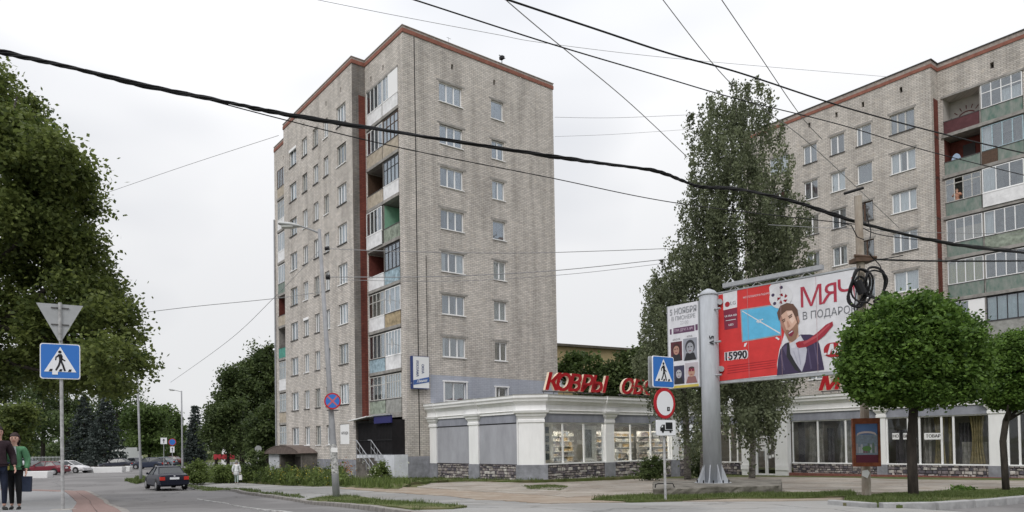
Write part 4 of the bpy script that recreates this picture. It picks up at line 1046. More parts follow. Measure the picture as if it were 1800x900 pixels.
L_birch = leaf_mat('leaf_birch', (.065,.08,.045), (.225,.255,.145), .42)
L_round = leaf_mat('leaf_round_maple', (.028,.066,.010), (.17,.28,.055), .35)
L_spruce = leaf_mat('needle_blue_spruce', (.025,.036,.031), (.08,.098,.09), .15)
L_bush = leaf_mat('leaf_bush', (.032,.052,.018), (.12,.16,.055), .42)
L_weed = leaf_mat('leaf_weed', (.06,.09,.022), (.20,.26,.08), .45)
L_grass = leaf_mat('grass_blade', (.055,.08,.02), (.14,.18,.06), .4)
def pxb(px, py, Y, rx, ry, n, ry_m=None):
    c = at(px, py, Y); k = Y/CF; return (tuple(c), (rx*k, ry_m or rx*k, ry*k), n)
def trunk(name, parent, pts, r, m, n=10):
    P = [Vector(p) - parent.location for p in pts]; return MB().tube(P, r, n).build(name, m, parent, smooth=True)
# ---- big tree at the left edge
Y = 22
b0 = gp(-70, Y); t = empty('broadleaf_tree', b0, 0, 'huge dark broadleaf tree overhanging the left edge of the street behind the crossing sign', 'tree')
bl = [(5,165,55,48,34),(-60,250,110,95,50),(60,262,55,55,40),(88,315,62,60,55),(80,400,70,50,50),(130,425,40,40,34),(165,520,34,40,26),(60,330,60,50,30),(122,285,26,36,18),(126,350,24,38,18),(40,390,110,58,60),(-30,480,110,100,60),(85,470,72,55,48),
      (150,485,40,46,32),(192,565,44,55,38),(120,575,95,72,75),(20,600,110,95,85),(205,636,38,42,26),(90,640,100,55,55),(-60,640,110,100,50),(165,660,60,40,26),(-90,350,120,120,50)]
foliage('crown', t, [pxb(a,b_,Y+random.uniform(-1.6,1.6),c*.74 - 8,d*.82,e*1.75,2.2) for a,b_,c,d,e in bl], .15, L_dark, per=58, cl=(.46,.30), loc=b0)
T = [b0, at(-68,760,Y), at(-60,640,Y), at(-40,480,Y), at(-20,330,Y), at(-10,200,Y)]
trunk('trunk', t, T, [.36,.3,.27,.22,.14,.05], m_trunk)
for a, c, d in (((-58,620),(60,520),(160,470)),((-50,560),(70,590),(190,620)),((-45,500),(40,420),(130,330)),((-30,400),(30,330),(90,260)),((-55,600),(20,640),(110,660)),((-20,300),(10,240),(30,170)),((60,520),(100,540),(190,560))):
    trunk('branch', t, [at(*a,Y), at(*c,Y+random.uniform(-.8,.8)), at(*d,Y+random.uniform(-.6,.6))], [.13,.07,.02], m_trunk, 7)
# ---- park trees in the distance
def park(px, top, hw, Y, label, m=L_far, n=75, base=None, leaf=.5, name='broadleaf_tree', per=46, trunkcol=None, squash=.5):
    b0 = gp(px, Y); k = Y/CF; h = (at(px, top, Y).z - b0.z); t = empty(name, b0, 0, label, 'tree')
    w = hw*k; bl = []; rn = random.Random(px*7+top)
    lo = h*.16
    for i in range(9):
        f = rn.random(); z = lo + (h-lo)*(.18+.70*f); q = w*(.55+.45*math.sin(math.pi*min(1,f*.8+.25)))*.62
        a = rn.uniform(0, 6.28); rr = w*.42
        bl.append(((b0.x+rr*math.cos(a), b0.y+rr*.8*math.sin(a), b0.z+z), (q, q, q*.72), n/8))
    bl.append(((b0.x, b0.y, b0.z+h-.24*h), (w*.6, w*.6, h*.22), n/6)); bl.append(((b0.x, b0.y, b0.z+lo+.25*h), (w*.95, w*.8, h*.22), n/4))
    foliage('crown', t, bl, leaf, m, per=per, cl=(w*.16+.3, w*.13+.25), loc=b0, fill=.3)
    MB().tube([(0,0,-.5),(0.1,0,h*.3),(0,.1,h*.75)], [h*.022+.05, h*.017+.04, .05], 8).build('trunk', m_trunk, t, smooth=True)
    return t
park(8, 600, 85, 125, 'tall park tree behind the two people at the left edge', n=130)
park(75, 655, 60, 120, 'park tree behind the burgundy car, left of the crossing sign post', n=110)
park(118, 618, 42, 135, 'thin pale park tree seen just right of the crossing sign square', n=70)
park(205, 655, 55, 140, 'light green park tree rising behind the pair of blue spruces', m=L_mid, n=110)
park(262, 704, 48, 118, 'rounded green park tree right of the blue spruces, behind the parked cars', m=L_mid, n=120)
park(232, 690, 30, 150, 'slim park tree behind the half-hidden lamp post left of the green rounded one', n=60)
park(300, 712, 30, 128, 'low rounded park tree behind the small round road sign', m=L_mid, n=80)
park(28, 690, 40, 95, 'low dark park tree above the small fence at the far left', m=L_dark, n=80)
park(150, 700, 60, 150, 'broad park tree hidden mostly by the blue spruces', n=90)
park(380, 690, 28, 100, 'dark small tree just right of the lone narrow spruce', m=L_bush, n=90, leaf=.4)
park(425, 628, 52, 88, 'big dark broadleaf tree rising left of the tall block, its crown leaning left', m=L_bush, n=190, leaf=.38, per=52)
park(462, 590, 50, 92, 'tallest of the dark trees touching the left edge of the tall block', m=L_bush, n=230, leaf=.38, per=52)
park(400, 700, 45, 80, 'bushy tree low in front of the dark trees beside the tall block', m=L_bush, n=120, leaf=.35)
park(470, 700, 40, 76, 'dense dark bush-like tree right at the far corner of the tall block', m=L_bush, n=120, leaf=.35)
def spruce(px, top, hw, Y, label):
    b0 = gp(px, Y); h = at(px, top, Y).z - b0.z; w = hw*Y/CF; t = empty('spruce_tree', b0, 0, label, 'tree')
    bl = []; lv = int(h/.42)
    for i in range(lv):
        f = i/lv; r = w*(1-f)**.85*(.85+.3*random.random())+.12; z = h*(.04+.94*f); n = max(3, int(11*(1-f)+2))
        for k in range(n):
            a = 2*math.pi*(k+random.random()*.7)/n
            for q in (.45,.8,1.0): bl.append(((b0.x+r*q*math.cos(a), b0.y+r*q*math.sin(a), b0.z+z-.28*r*q), (.10*r+.1,.10*r+.1,.10), 1))
    foliage('crown', t, bl, .30, L_spruce, per=20, cl=(.34,.16), loc=b0)
    MB().tube([(0,0,-.5),(0,0,h*.95)], [.22,.03], 8).build('trunk', m_trunk, t)
spruce(148, 690, 34, 100, 'left one of the pair of dark blue spruces behind the parked cars')
spruce(184, 692, 38, 96, 'right and slightly fuller one of the pair of dark blue spruces')
spruce(343, 708, 17, 105, 'lone narrow dark spruce standing right of the distant lamp post')
far = []
for px_ in range(-140, 560, 9):
    g0 = gp(px_, 190); far.append(((g0.x, g0.y+random.uniform(-8,8), g0.z+random.uniform(1.5,7.5)), (3.2,5,2.2), 3))
for px_ in range(-140, 600, 7):
    g0 = gp(px_, 160); far.append(((g0.x, g0.y+random.uniform(-6,6), g0.z+random.uniform(.5,3.5)), (2.6,4,1.4), 3))
tag(foliage('distant_wood', None, far, 1.0, L_far, per=30, cl=(1.4,1.1)), 'dark distant wood closing the view beyond the park lawn', 'wood', None, 'stuff')
# ---- weeping birch in front of the shop
Yb = 33.5
b0 = gp(1238, Yb); t = empty('birch_tree', b0, 0, 'tall weeping birch in front of the shop, between the two apartment blocks', 'tree')
bl = [(1296,190,52,34,30),(1250,215,38,40,26),(1310,240,60,50,44),(1262,275,50,55,42),(1320,310,62,55,50),(1245,350,48,50,40),(1300,380,80,52,66),(1365,400,42,50,36),(1225,430,48,48,36),
      (1290,460,95,55,80),(1375,470,42,60,38),(1190,480,30,40,20),(1240,520,70,55,60),(1330,540,85,50,70),(1165,520,36,42,30),(1160,580,34,50,30),(1210,600,60,60,52),(1300,620,70,55,48),(1150,630,30,32,18),
      (1200,680,52,50,38),(1340,690,52,52,40),(1300,680,50,50,36),(1355,640,50,40,36),(1225,740,32,48,16)]
foliage('crown', t, [pxb(a+random.uniform(-8,8),b_,Yb+random.uniform(-1.4,1.0),c*1.08,d*1.03,e*2.15,2.0) for a,b_,c,d,e in bl], .125, L_birch, per=56, cl=(.17,1.05), loc=b0, fill=.2, hang=1.0, droop=True)
foliage('hanging_twigs', t, [pxb(a,b_,Yb-2.2,c,d,e) for a,b_,c,d,e in ((1325,735,45,20,26),(1345,745,30,22,16),(1310,755,14,22,6),(1290,730,20,22,8),(1222,770,14,30,5))], .15, L_birch, per=60, cl=(.13,.95), loc=b0, hang=1.0, droop=True)
trunk('trunk', t, [b0, at(1240,700,Yb), at(1250,540,Yb), at(1268,400,Yb), at(1285,280,Yb), at(1296,180,Yb)], [.24,.19,.16,.11,.07,.02], m_birch)
for a, c, d in (((1240,700),(1205,600),(1180,500)),((1248,560),(1330,440),(1370,380)),((1245,600),(1340,560),(1380,480)),((1258,480),(1225,400),(1215,350)),((1272,370),(1320,300),(1330,230)),((1240,660),(1330,640),(1360,640)),((1240,690),(1190,640),(1160,600)),((1262,440),(1300,380),(1320,340))):
    trunk('branch', t, [at(*a,Yb), at(*c,Yb+random.uniform(-.7,.4)), at(*d,Yb+random.uniform(-.7,.4))], [.09,.05,.012], m_birch, 6)
b1_ = gp(1208, 35); t = empty('birch_tree', b1_, 0, 'slim birch trunk right behind the round no-trucks sign', 'tree')
trunk('trunk', t, [b1_, at(1206,740,35), at(1196,640,35), at(1180,520,35)], [.17,.14,.11,.04], m_birch)
foliage('crown', t, [pxb(a,b_,35,c,d,e,1.6) for a,b_,c,d,e in ((1165,500,28,34,24),(1148,560,22,46,22),(1180,600,34,60,38),(1150,640,24,40,20),(1175,700,34,26,20))], .13, L_birch, per=48, cl=(.14,.9), loc=b1_, fill=.2, hang=1.0, droop=True)
b1_ = gp(1352, 35.5); t = empty('birch_tree', b1_, 0, 'second birch behind the billboard, its twigs hanging over the shop door', 'tree')
trunk('trunk', t, [b1_ + Vector((-.9,0,0)), at(1325,740,35.5), at(1330,600,35.5), at(1345,450,35.5)], [.16,.13,.10,.04], m_birch)
foliage('crown', t, [pxb(a,b_,34.5,c,d,e,1.6) for a,b_,c,d,e in ((1375,420,34,50,36),(1390,480,26,56,30),(1370,560,40,60,44),(1330,600,50,60,40),(1355,690,34,30,26),(1310,660,40,60,28))], .13, L_birch, per=48, cl=(.14,.9), loc=b1_, fill=.2, hang=1.0, droop=True)
# ---- trees behind the shop roof
def bushy(name, label, px, py, Y, blobs, m=L_bush, leaf=.28, cat='tree', per=50, cl=(.5,.4), dens=1.5, tr=True):
    b0 = gp(px, Y); t = empty(name, b0, 0, label, cat)
    foliage('crown', t, [pxb(a,b_,Y,c,d,e) for a,b_,c,d,e in blobs], leaf, m, per=per, cl=cl, loc=b0, dens=dens)
    if tr:
        top = at(blobs[0][0], blobs[0][1], Y) - b0; MB().tube([(0,0,-.4), tuple(top*.6), tuple(top)], [.16,.1,.03], 8).build('trunk', m_trunk, t)
bushy('broadleaf_tree', 'thin green tree in front of the ochre building, above the red КОВРЫ letters', 1020, 800, 62, ((1020,650,40,34,44),(1005,640,20,20,14),(1040,675,40,28,30)), m=L_mid, leaf=.3)
bushy('broadleaf_tree', 'dark dense tree above the gap between the two red words', 1085, 800, 60, ((1085,665,40,30,50),(1110,640,34,30,36),(1060,690,40,20,26),(1130,660,30,40,34)), leaf=.3)
bushy('broadleaf_tree', 'dark tree behind the pedestrian crossing sign, left of the billboard', 1150, 800, 58, ((1150,640,34,48,50),(1125,680,40,30,36),(1170,690,40,30,30)), leaf=.3)
bushy('broadleaf_tree', 'dark trees filling the gap behind the billboard post', 1235, 800, 64, ((1235,660,60,60,70),(1290,680,50,50,50),(1240,590,50,40,36)), leaf=.34)
bushy('shrub', 'dark green shrub against the shop plinth, left of the crossing sign post', 1148, 838, 34.5, ((1148,820,20,16,22),(1140,832,20,10,16)), leaf=.12, cat='shrub', cl=(.2,.16), tr=False)
bushy('shrub', 'dark green shrub under the shop window just left of the billboard post', 1230, 838, 36, ((1228,815,20,22,26),(1236,830,20,12,16),(1250,822,14,16,12)), leaf=.12, cat='shrub', cl=(.2,.16), tr=False)
# ---- two clipped round trees
def roundtree(base, tr, blobs, Y, label):
    t = empty('round_crowned_tree', base, 0, label, 'tree')
    sh_ = []
    for i in range(46):
        a_, bx, by, c_x, d_y = random.uniform(-.3, math.pi+.3), blobs[0][0], blobs[0][1], blobs[0][2]*1.22, blobs[0][3]*1.28
        sh_.append(pxb(bx + c_x*math.cos(a_)*random.uniform(.93,1.06), by - d_y*math.sin(a_)*random.uniform(.93,1.06), Y + random.uniform(-.8,.8), 7, 7, 1))
    foliage('crown', t, [pxb(a,b_,Y+dy,c,d,e) for a,b_,c,d,e,dy in blobs] + sh_, .088, L_round, per=78, cl=(.17,.12), loc=base, fill=.78, hang=0)
    foliage('inner_leaves', t, [pxb(blobs[0][0],blobs[0][1],Y,blobs[0][2]*.75,blobs[0][3]*.7,150)], .15, L_round, per=34, cl=(.2,.2), loc=base, fill=.3)
    for i in range(5):
        a_ = tr[0][-2]; s_ = Vector((random.uniform(-.8,.8), random.uniform(-.5,.3), random.uniform(.3,.8))); trunk('limb', t, [a_, a_ + s_*.5, a_ + s_*1.2], [.06,.04,.015], m_trunk, 7)
    trunk('trunk', t, *tr, m_trunk)
Yr = 16.6; b0 = onground(1606, 879.5)
Yr = b0.y
roundtree(b0, ([b0 - Vector((0,0,.2)), at(1604,830,Yr), at(1602,780,Yr), at(1606,720,Yr), at(1606,640,Yr)], [.108,.098,.095,.09,.05]),
   [(1606,628,100,80,500,0),(1560,640,66,60,230,-.2),(1658,640,60,60,230,0),(1600,568,66,40,190,-.2),(1640,585,52,44,150,.1),(1548,600,46,44,170,-.4),(1606,688,88,24,170,0),(1682,620,38,46,120,-.2),(1524,660,34,42,150,-.5),(1515,640,24,30,60,-.5),(1700,672,28,28,60,.1)], Yr, 'ball-shaped green street tree with dark trunk beside the poster box')
b0 = onground(1769, 866); Yr = b0.y
roundtree(b0, ([b0 - Vector((0,0,.2)), at(1766,820,Yr), at(1763,775,Yr), at(1768,740,Yr), at(1782,700,Yr)], [.105,.10,.095,.09,.05]),
   [(1790,660,54,56,380,0),(1762,684,26,30,110,0),(1760,640,26,34,90,.2),(1800,612,50,26,160,0),(1790,700,48,18,90,0),(1830,660,50,52,160,0)], Yr, 'smaller round green street tree cut by the right edge of the picture')
# ---- small shrubs of the verge
bushy('shrub', 'small low green clump in the verge grass, between the two round trees', 1700, 866, onground(1695,868).y, ((1695,862,17,6,26),), m=L_round, leaf=.07, cat='shrub', cl=(.12,.06), tr=False)

# ================================================================== GRASS AND WEEDS
def blades(name, label, P, n, h, wd, m, off=.06, tuft=1, kind='stuff'):
    P = np.array(P); x0, y0 = P.min(0); x1, y1 = P.max(0); C_ = []
    rn = random.Random(5)
    while len(C_) < n // tuft:
        x, y = rn.uniform(x0, x1), rn.uniform(y0, y1)
        if inside(P, x, y): C_.append((x, y))
    C_ = np.repeat(np.array(C_), tuft, 0); n = len(C_)
    C_ = C_ + RNG.normal(0, .06*(tuft > 1), C_.shape)
    z = terr_np(C_[:,0], C_[:,1]) + off; B = np.column_stack([C_, z - .02])
    big = np.clip(np.sin(C_[:,0]*2.1)*np.cos(C_[:,1]*1.7)*.5+.75, .3, 1.2)
    hh = RNG.uniform(h[0], h[1], n)*big; a = RNG.uniform(0, 6.28, n); le = RNG.uniform(.05,.75,n)*hh
    d = np.column_stack([np.cos(a), np.sin(a), np.zeros(n)]); s = np.column_stack([-np.sin(a), np.cos(a), np.zeros(n)])*wd*RNG.uniform(.6,1.3,n)[:,None]
    mid = B + d*(le*.3)[:,None] + np.array([0,0,1])*(hh*.6)[:,None]; tip = B + d*le[:,None] + np.array([0,0,1])*hh[:,None]
    V = np.stack([B-s, B+s, mid+s*.7, mid-s*.7, tip], 1).reshape(-1,3); i = np.arange(n)[:,None]*5
    idx = np.concatenate([i+0,i+1,i+2,i+3, i+3,i+2,i+4], 1).ravel()
    me = bpy.data.meshes.new(name); me.vertices.add(5*n); me.vertices.foreach_set('co', V.astype(np.float32).ravel())
    me.loops.add(7*n); me.loops.foreach_set('vertex_index', idx.astype(np.int32)); me.polygons.add(2*n)
    ls = (np.arange(n)[:,None]*7 + np.array([0,4])).ravel(); lt = np.tile([4,3], n)
    me.polygons.foreach_set('loop_start', ls.astype(np.int32)); me.polygons.foreach_set('loop_total', lt.astype(np.int32)); me.materials.append(m); me.update()
    at_ = me.attributes.new('v', 'FLOAT', 'FACE'); at_.data.foreach_set('value', np.repeat(RNG.random(n), 2).astype(np.float32))
    return tag(link(name, me), label, 'grass', None, kind)
blades('grass', 'short grass of the kerbside verge under the round trees', vergeR, 42000, (.03,.10), .006, L_grass, .085)
blades('grass', 'rough grass tufts along the kerb at the foot of the tall lamp post', vergeA, 7000, (.03,.15), .006, L_grass, .05, 12)
blades('grass', 'grass patch in front of the low concrete billboard base', vergeC, 22000, (.04,.15), .008, L_grass, .07, 6)
blades('grass', 'weedy grass strip along the foot of the white shop', vergeD, 16000, (.05,.22), .014, L_grass, .06, 8)
strip = G2((325,851),(390,859),(460,866),(530,873),(545,878),(520,878.5),(430,866),(325,856))
blades('grass', 'narrow grass strip between kerb and footpath left of the lamp post', strip, 6000, (.04,.14), .012, L_grass, .05, 6)
patch = G2((985,865),(1000,857),(960,853),(920,856),(930,862)); blades('grass', 'isolated grass patch on the worn forecourt near the shop corner', patch, 3500, (.03,.10), .01, L_grass, .06, 6)
isl = G2((222,846),(250,838),(262,846),(240,851)); blades('grass', 'small grassy tip at the foot of the left lamp post', isl, 2500, (.1,.3), .03, L_grass, .03, 5)
# weed bank in front of the tall block
bankP = G2((326,850),(330,838),(380,834),(440,836),(490,838),(560,838),(630,842),(700,846),(722,852),(700,862),(640,860),(600,857),(520,853),(430,848))
tag(drape('weed_bank_soil', bankP, .07, m_verge, 1.0), kind='structure')
bankL = G2((326,850),(330,838),(380,834),(440,836),(490,838),(560,838),(606,842),(606,857),(530,854),(430,848))
blades('weeds', 'tall unmown weeds and grass on the bank before the tall block', bankL, 22000, (.2,1.0), .016, L_weed, .05, 22)
blades('weeds', 'shorter rough grass in front of the porch stairs', bankP, 20000, (.1,.5), .014, L_weed, .05, 16)
def scatter_leaves(name, label, P, n, hmin, hmax, leaf, m, per=26, cl=.22, cat='plants', kind='stuff', kz=.3):
    rn = random.Random(9); A = np.array(P); x0, y0 = A.min(0); x1, y1 = A.max(0); bl = []
    while len(bl) < n:
        x, y = rn.uniform(x0,x1), rn.uniform(y0,y1)
        if inside(P, x, y): h = rn.uniform(hmin,hmax); bl.append(((x,y,terr(x,y)+h), (cl,cl,kz), 1))
    o = foliage(name, None, bl, leaf, m, per=per, cl=(cl,kz)); tag(o, label, cat, None, kind); return o
scatter_leaves('weed_leaves', 'leafy nettles and thistles mixed into the bank before the tall block', bankL, 800, .1, .8, .17, L_weed)
scatter_leaves('weed_leaves', 'darker leafy weeds low on the bank before the tall block', bankL, 480, .1, .6, .15, L_bush)
fl_y = leaf_mat('yellow_flower', (.45,.36,.04), (.6,.5,.1), .2); fl_w = leaf_mat('pale_umbel', (.42,.45,.34), (.6,.6,.5), .2); fl_o = leaf_mat('reddish_leaf', (.25,.10,.05), (.38,.17,.08), .3)
mb_ = G2((470,846),(620,846),(620,858),(470,855))
scatter_leaves('flowers', 'small yellow flowers scattered over the weedy bank', mb_, 45, .6, 1.0, .07, fl_y, 9, .16)
scatter_leaves('flowers', 'pale umbels dotted over the weedy bank', bankP, 60, .5, 1.0, .07, fl_w, 8, .14)
scatter_leaves('flowers', 'reddish-leaved plant behind the tall lamp post', G2((592,846),(622,846),(622,850),(592,850)), 14, .7, 1.4, .12, fl_o, 14, .2)
for px_, py_, Yd, hw, hh, lb in ((668,845,41.5,14,26,'bushy green weed clump in front of the porch stairs'), (345,835,48,18,18,'dark rounded bush at the left end of the weed bank, right of the blue car'), (447,825,52,22,26,'dark rounded bush right of the walker in white, at the bank'), (395,838,50,24,14,'low dark bush left of the walker in white')):
    bushy('shrub', lb, px_, py_, Yd, ((px_,py_-hh*.3,hw,hh,26),(px_+4,py_+4,hw*1.1,hh*.5,16)), leaf=.16, cat='shrub', cl=(.26,.2), tr=False, m=L_weed if px_ in (668, 395, 345) else L_bush)

# ================================================================== POLES, LAMPS, WIRES
m_pole = mat('lamp_post_paint', (.30,.305,.32), .6, 3, .12, .1)
def lamp_post(base, top, arm, head, label, r=(.125,.055), hw=.17):
    b0 = onground(*base); Y = b0.y; t = empty('street_lamp', b0, 0, label, 'street lamp'); tp = at(*top, Y) - b0
    MB().tube([(0,0,-.3), tuple(tp*.12), tuple(tp*.35), tuple(tp)], [r[0]*1.02, r[0]*.98, r[0]*.75, r[1]], 14).build('post', m_pole, t, smooth=True)
    a1 = at(*arm, Y) - b0; hd = at(*head, Y) - b0
    MB().tube([tuple(tp*.985), tuple(tp*.99 + (a1-tp)*.35 + Vector((0,0,.02))), tuple(a1)], [.035,.03,.03], 8).build('arm', m_pole, t)
    d = (hd - a1).normalized(); L_ = (hd-a1).length; b = MB(); n = 10
    vs = []; prof = [(0,.35,.3),(.12,.6,.5),(.35,1,.85),(.65,1.05,.9),(.9,.8,.6),(1,.4,.3)]
    for s_, w1, h1 in prof:
        c = a1 + d*L_*s_
        for i in range(n): q = 2*math.pi*i/n; vs.append(c + Vector((0,1,0))*math.cos(q)*hw*w1 + Vector((0,0,1))*math.sin(q)*hw*.55*h1)
    fs = [(i*n+j, i*n+(j+1) % n, (i+1)*n+(j+1) % n, (i+1)*n+j) for i in range(len(prof)-1) for j in range(n)] + [tuple(range(n))[::-1], tuple(range(5*n, 6*n))]
    b.add(vs, fs); o = b.build('lamp_head', mat('lamp_head_grey', (.45,.46,.46), .4), t, smooth=True)
    c = a1 + d*L_*.6; MB().box(c.x-L_*.25, c.x+L_*.25, c.y-hw*.8, c.y+hw*.8, c.z-hw*.62, c.z-hw*.40).build('lens', mat('lamp_lens', (.55,.56,.54), .3), t)
    return t, Y
lp, YL = lamp_post((592,876), (561,403), (530,398), (489,393), 'tall grey street lamp in front of the tall block, with a no-stopping sign')
b_ = lp.location; tp_ = at(561,403,YL) - b_
MB().tube([tuple(at(571,437,YL)-b_), tuple(at(579,436,YL)-b_)], .07, 8).tube([tuple(at(573,487,YL)-b_), tuple(at(580,487,YL)-b_)], .09, 8).build('insulator', m_black, lp)
MB().tube([tuple(tp_*.20), tuple(tp_*.09)], .127, 16).build('paper_remains', mat('peeled_paper', (.55,.55,.54), .9, 14, .45), lp)
MB().box(*[v for v in (-.11,.11)], -.16, -.15, (at(590,795,YL)-b_).z-.0, (at(590,795,YL)-b_).z+.16).build('sticker', m_white, lp, ((at(589,795,YL)-b_).x, 0, 0))
lamp_post((248,846), (241,652), (232,648), (222,646), 'grey street lamp whose head is lost in the big tree foliage', (.12,.07), .13)
lamp_post((321,829), (319,687), (308,686), (297,684), 'small distant grey street lamp with its head pointing left', (.12,.07), .22)

def wire(name, pts, r, label, m=None, strands=1, tw=.03, cat='cable'):
    P = [at(*p) for p in pts]; Q_ = []
    for i in range(len(P)-1):
        p0, p1, p2, p3 = P[max(i-1,0)], P[i], P[i+1], P[min(i+2,len(P)-1)]
        for k in range(10):
            t = k/10; Q_.append(.5*((2*p1) + (p2-p0)*t + (2*p0-5*p1+4*p2-p3)*t*t + (3*p1-p0-3*p2+p3)*t**3))
    Q_.append(P[-1]); o = Q_[0].copy(); b = MB()
    for s_ in range(strands):
        L_ = []
        for i, p in enumerate(Q_):
            a = s_*2*math.pi/strands + i*.5; k = tw*(1+.5*math.sin(i*.7+s_*2)) if strands > 1 else 0
            L_.append(p - o + Vector((0, math.sin(a)*k, math.cos(a)*k)))
        b.tube(L_, r, 6)
    e = empty(name, o, 0, label, cat); b.build('conductor', m or m_wire, e, smooth=True); return e
wire('cable_bundle', [(-60,78,11.5),(0,91,11.8),(120,117,12.3),(250,150,13),(400,180,13.8),(500,200,14.3),(700,233,15.3),(950,272,16.6),(1060,287,17.3),(1150,300,17.8),(1200,318,18),(1232,328,18),(1300,333,17.8),(1400,356,17.4),(1500,388,17),(1620,418,18.5),(1720,436,20),(1870,450,22)], .017, 'thick black cable bundle crossing the whole picture from upper left', strands=5, tw=.026)
wire('overhead_wire', [(150,122,12.5),(300,158,13.3),(490,208,14.3),(700,259,15.5),(960,311,17),(1190,357,18.3),(1510,395,17)], .011, 'thin black wire sagging just below the thick bundle')
wire('overhead_wire', [(690,-12,13),(745,5,13.4),(968,77,15),(1150,131,17),(1300,175,19),(1480,220,21.5),(1640,268,24),(1850,320,27)], .014, 'black wire from the top centre down towards the right block')
wire('overhead_wire', [(860,-12,12),(900,2,12.3),(1050,52,13.3),(1180,95,14.5),(1300,128,15.6),(1500,193,18),(1700,246,20.5),(1850,280,22.5)], .018, 'heavier black wire crossing the top right sky, uppermost over the right block')
wire('overhead_wire', [(880,-8,20),(960,60,22),(1100,175,26),(1208,276,30)], .016, 'thin grey wire running steeply down into the birch top', m_wireg)
wire('overhead_wire', [(1150,-20,18),(1290,152,22),(1420,250,25),(1580,400,30)], .013, 'thin grey wire slanting over the birch top, left of a parallel one', m_wireg)
wire('overhead_wire', [(1262,-10,18),(1330,90,20.5),(1405,200,23.5),(1445,245,26)], .013, 'thin grey wire slanting from the top edge to the right block roof', m_wireg)
wire('overhead_wire', [(540,-4,24),(700,28,26),(870,60,28),(960,76,30),(1200,104,33),(1560,135,40)], .009, 'faint pale wire high over the tall block roof', m_wireg)
wire('overhead_wire', [(575,437,YL),(700,442,23),(900,445,24),(1060,441,25),(1170,437,26)], .012, 'upper of the level wires leading right from the tall lamp post', m_wireg)
wire('overhead_wire', [(575,487,YL),(770,486,23),(970,476,25),(1175,455,27)], .014, 'lower dark wire leading right from the tall lamp post', m_wireg)
wire('overhead_wire', [(600,492,YL+.3),(800,494,23.5),(1000,482,25.5),(1175,462,27)], .009, 'faint wire just below the lower lamp post wire', m_wireg)
wire('overhead_wire', [(200,556,30),(330,540,26),(480,525,24),(572,512,YL)], .011, 'thin wire arriving at the lamp post from the left trees', m_wireg)
wire('overhead_wire', [(190,338,30),(330,290,27),(490,238,25)], .008, 'faint wire rising in the empty sky left of the tall block', m_wireg)
wire('overhead_wire', [(300,672,40),(400,600,30),(480,525,25),(565,437,YL)], .009, 'faint wire slanting down left from the lamp post to the park', m_wireg)
wire('overhead_wire', [(975,206,40),(1080,207,40),(1230,201,42)], .010, 'faint short level wire in the sky right of the tall block', m_wireg)
wire('overhead_wire', [(975,240,40),(1080,236,40),(1230,226,42)], .008, 'fainter lower wire in the sky right of the tall block', m_wireg)
wire('overhead_wire', [(1520,455,17),(1600,458,18),(1700,459,19),(1860,458,21)], .024, 'thick dark cable leaving the utility pole to the right', m_wire)
wire('overhead_wire', [(1515,400,17),(1560,415,17.5),(1700,430,20),(1860,446,22)], .010, 'thin wire under the bundle right of the utility pole', m_wire)
wire('overhead_wire', [(1350,395,20),(1440,400,18.5),(1512,402,17),(1600,408,19),(1850,412,24)], .008, 'thin level wire through the top of the utility pole', m_wireg)

# utility pole with coils
up_b = onground(1524, 877.5); Yu = up_b.y
ut = empty('utility_pole', up_b, 0, 'weathered concrete utility pole with coiled black cables beside the billboard', 'utility pole')
UP = lambda px, py, dy=0: at(px, py, Yu) - up_b + Vector((0, dy, 0))
MB().tube([UP(1524,900), UP(1522,820), UP(1516,560), UP(1508,345)], [.10,.098,.092,.085], 10).build('shaft', mat('pole_concrete', (.43,.39,.34), .9, 7, .35, .5, stretch=(1,1,.3), col2=(.24,.19,.15)), ut)
MB().tube([UP(1480,343,-.1), UP(1513,333,-.1)], .035, 6).build('crossarm', m_wire, ut)
MB().tube([UP(1497,452,-.12), UP(1535,455,-.12)], .04, 8).box(*[UP(1498,440).x, UP(1530,440).x], -.15, .15, UP(1500,462).z, UP(1500,455).z).build('clamp', m_brownframe, ut)
def ring(cx, cy, rx, ry, tilt, r, dy, n=30):
    b = MB(); P = []
    for i in range(n+1):
        a = 2*math.pi*i/n; x = rx*math.cos(a); z = ry*math.sin(a)
        P.append(UP(cx + x*math.cos(tilt)-z*math.sin(tilt), cy + x*math.sin(tilt)+z*math.cos(tilt), dy + .05*math.sin(a*3)))
    b.tube(P, r, 6); return b.build('cable_coil', m_wire, ut)
for a in ((1502,510,16,34,.15,.030,-.2),(1505,506,19,30,-.1,.024,-.24),(1500,515,13,28,.3,.026,-.16),(1530,500,17,28,-.2,.028,-.2),(1527,504,20,25,.1,.02,-.25),(1512,570,22,36,.1,.018,-.2),(1535,548,12,22,.3,.02,-.2)): ring(*a)
MB().tube([UP(1530,535,-.2), UP(1552,520,-.2)], .075, 10).build('cable_joint', m_wire, ut)
MB().tube([UP(1496,498,-.25), UP(1506,520,-.25)], .10, 10).build('cable_joint', m_wire, ut); MB().tube([UP(1530,548,-.2), UP(1532,575,-.2)], .10, 10).build('cable_joint', m_wire, ut)
for P in ([(1470,395),(1490,400),(1500,420),(1512,425)], [(1522,450),(1540,470),(1548,500),(1540,530)], [(1516,380),(1524,410),(1520,440)], [(1505,470),(1495,540),(1500,600)], [(1522,462),(1560,456),(1580,452)]):
    MB().tube([UP(a, b__, -.16) for a, b__ in P], .012, 5).build('loose_cable', m_wire, ut)

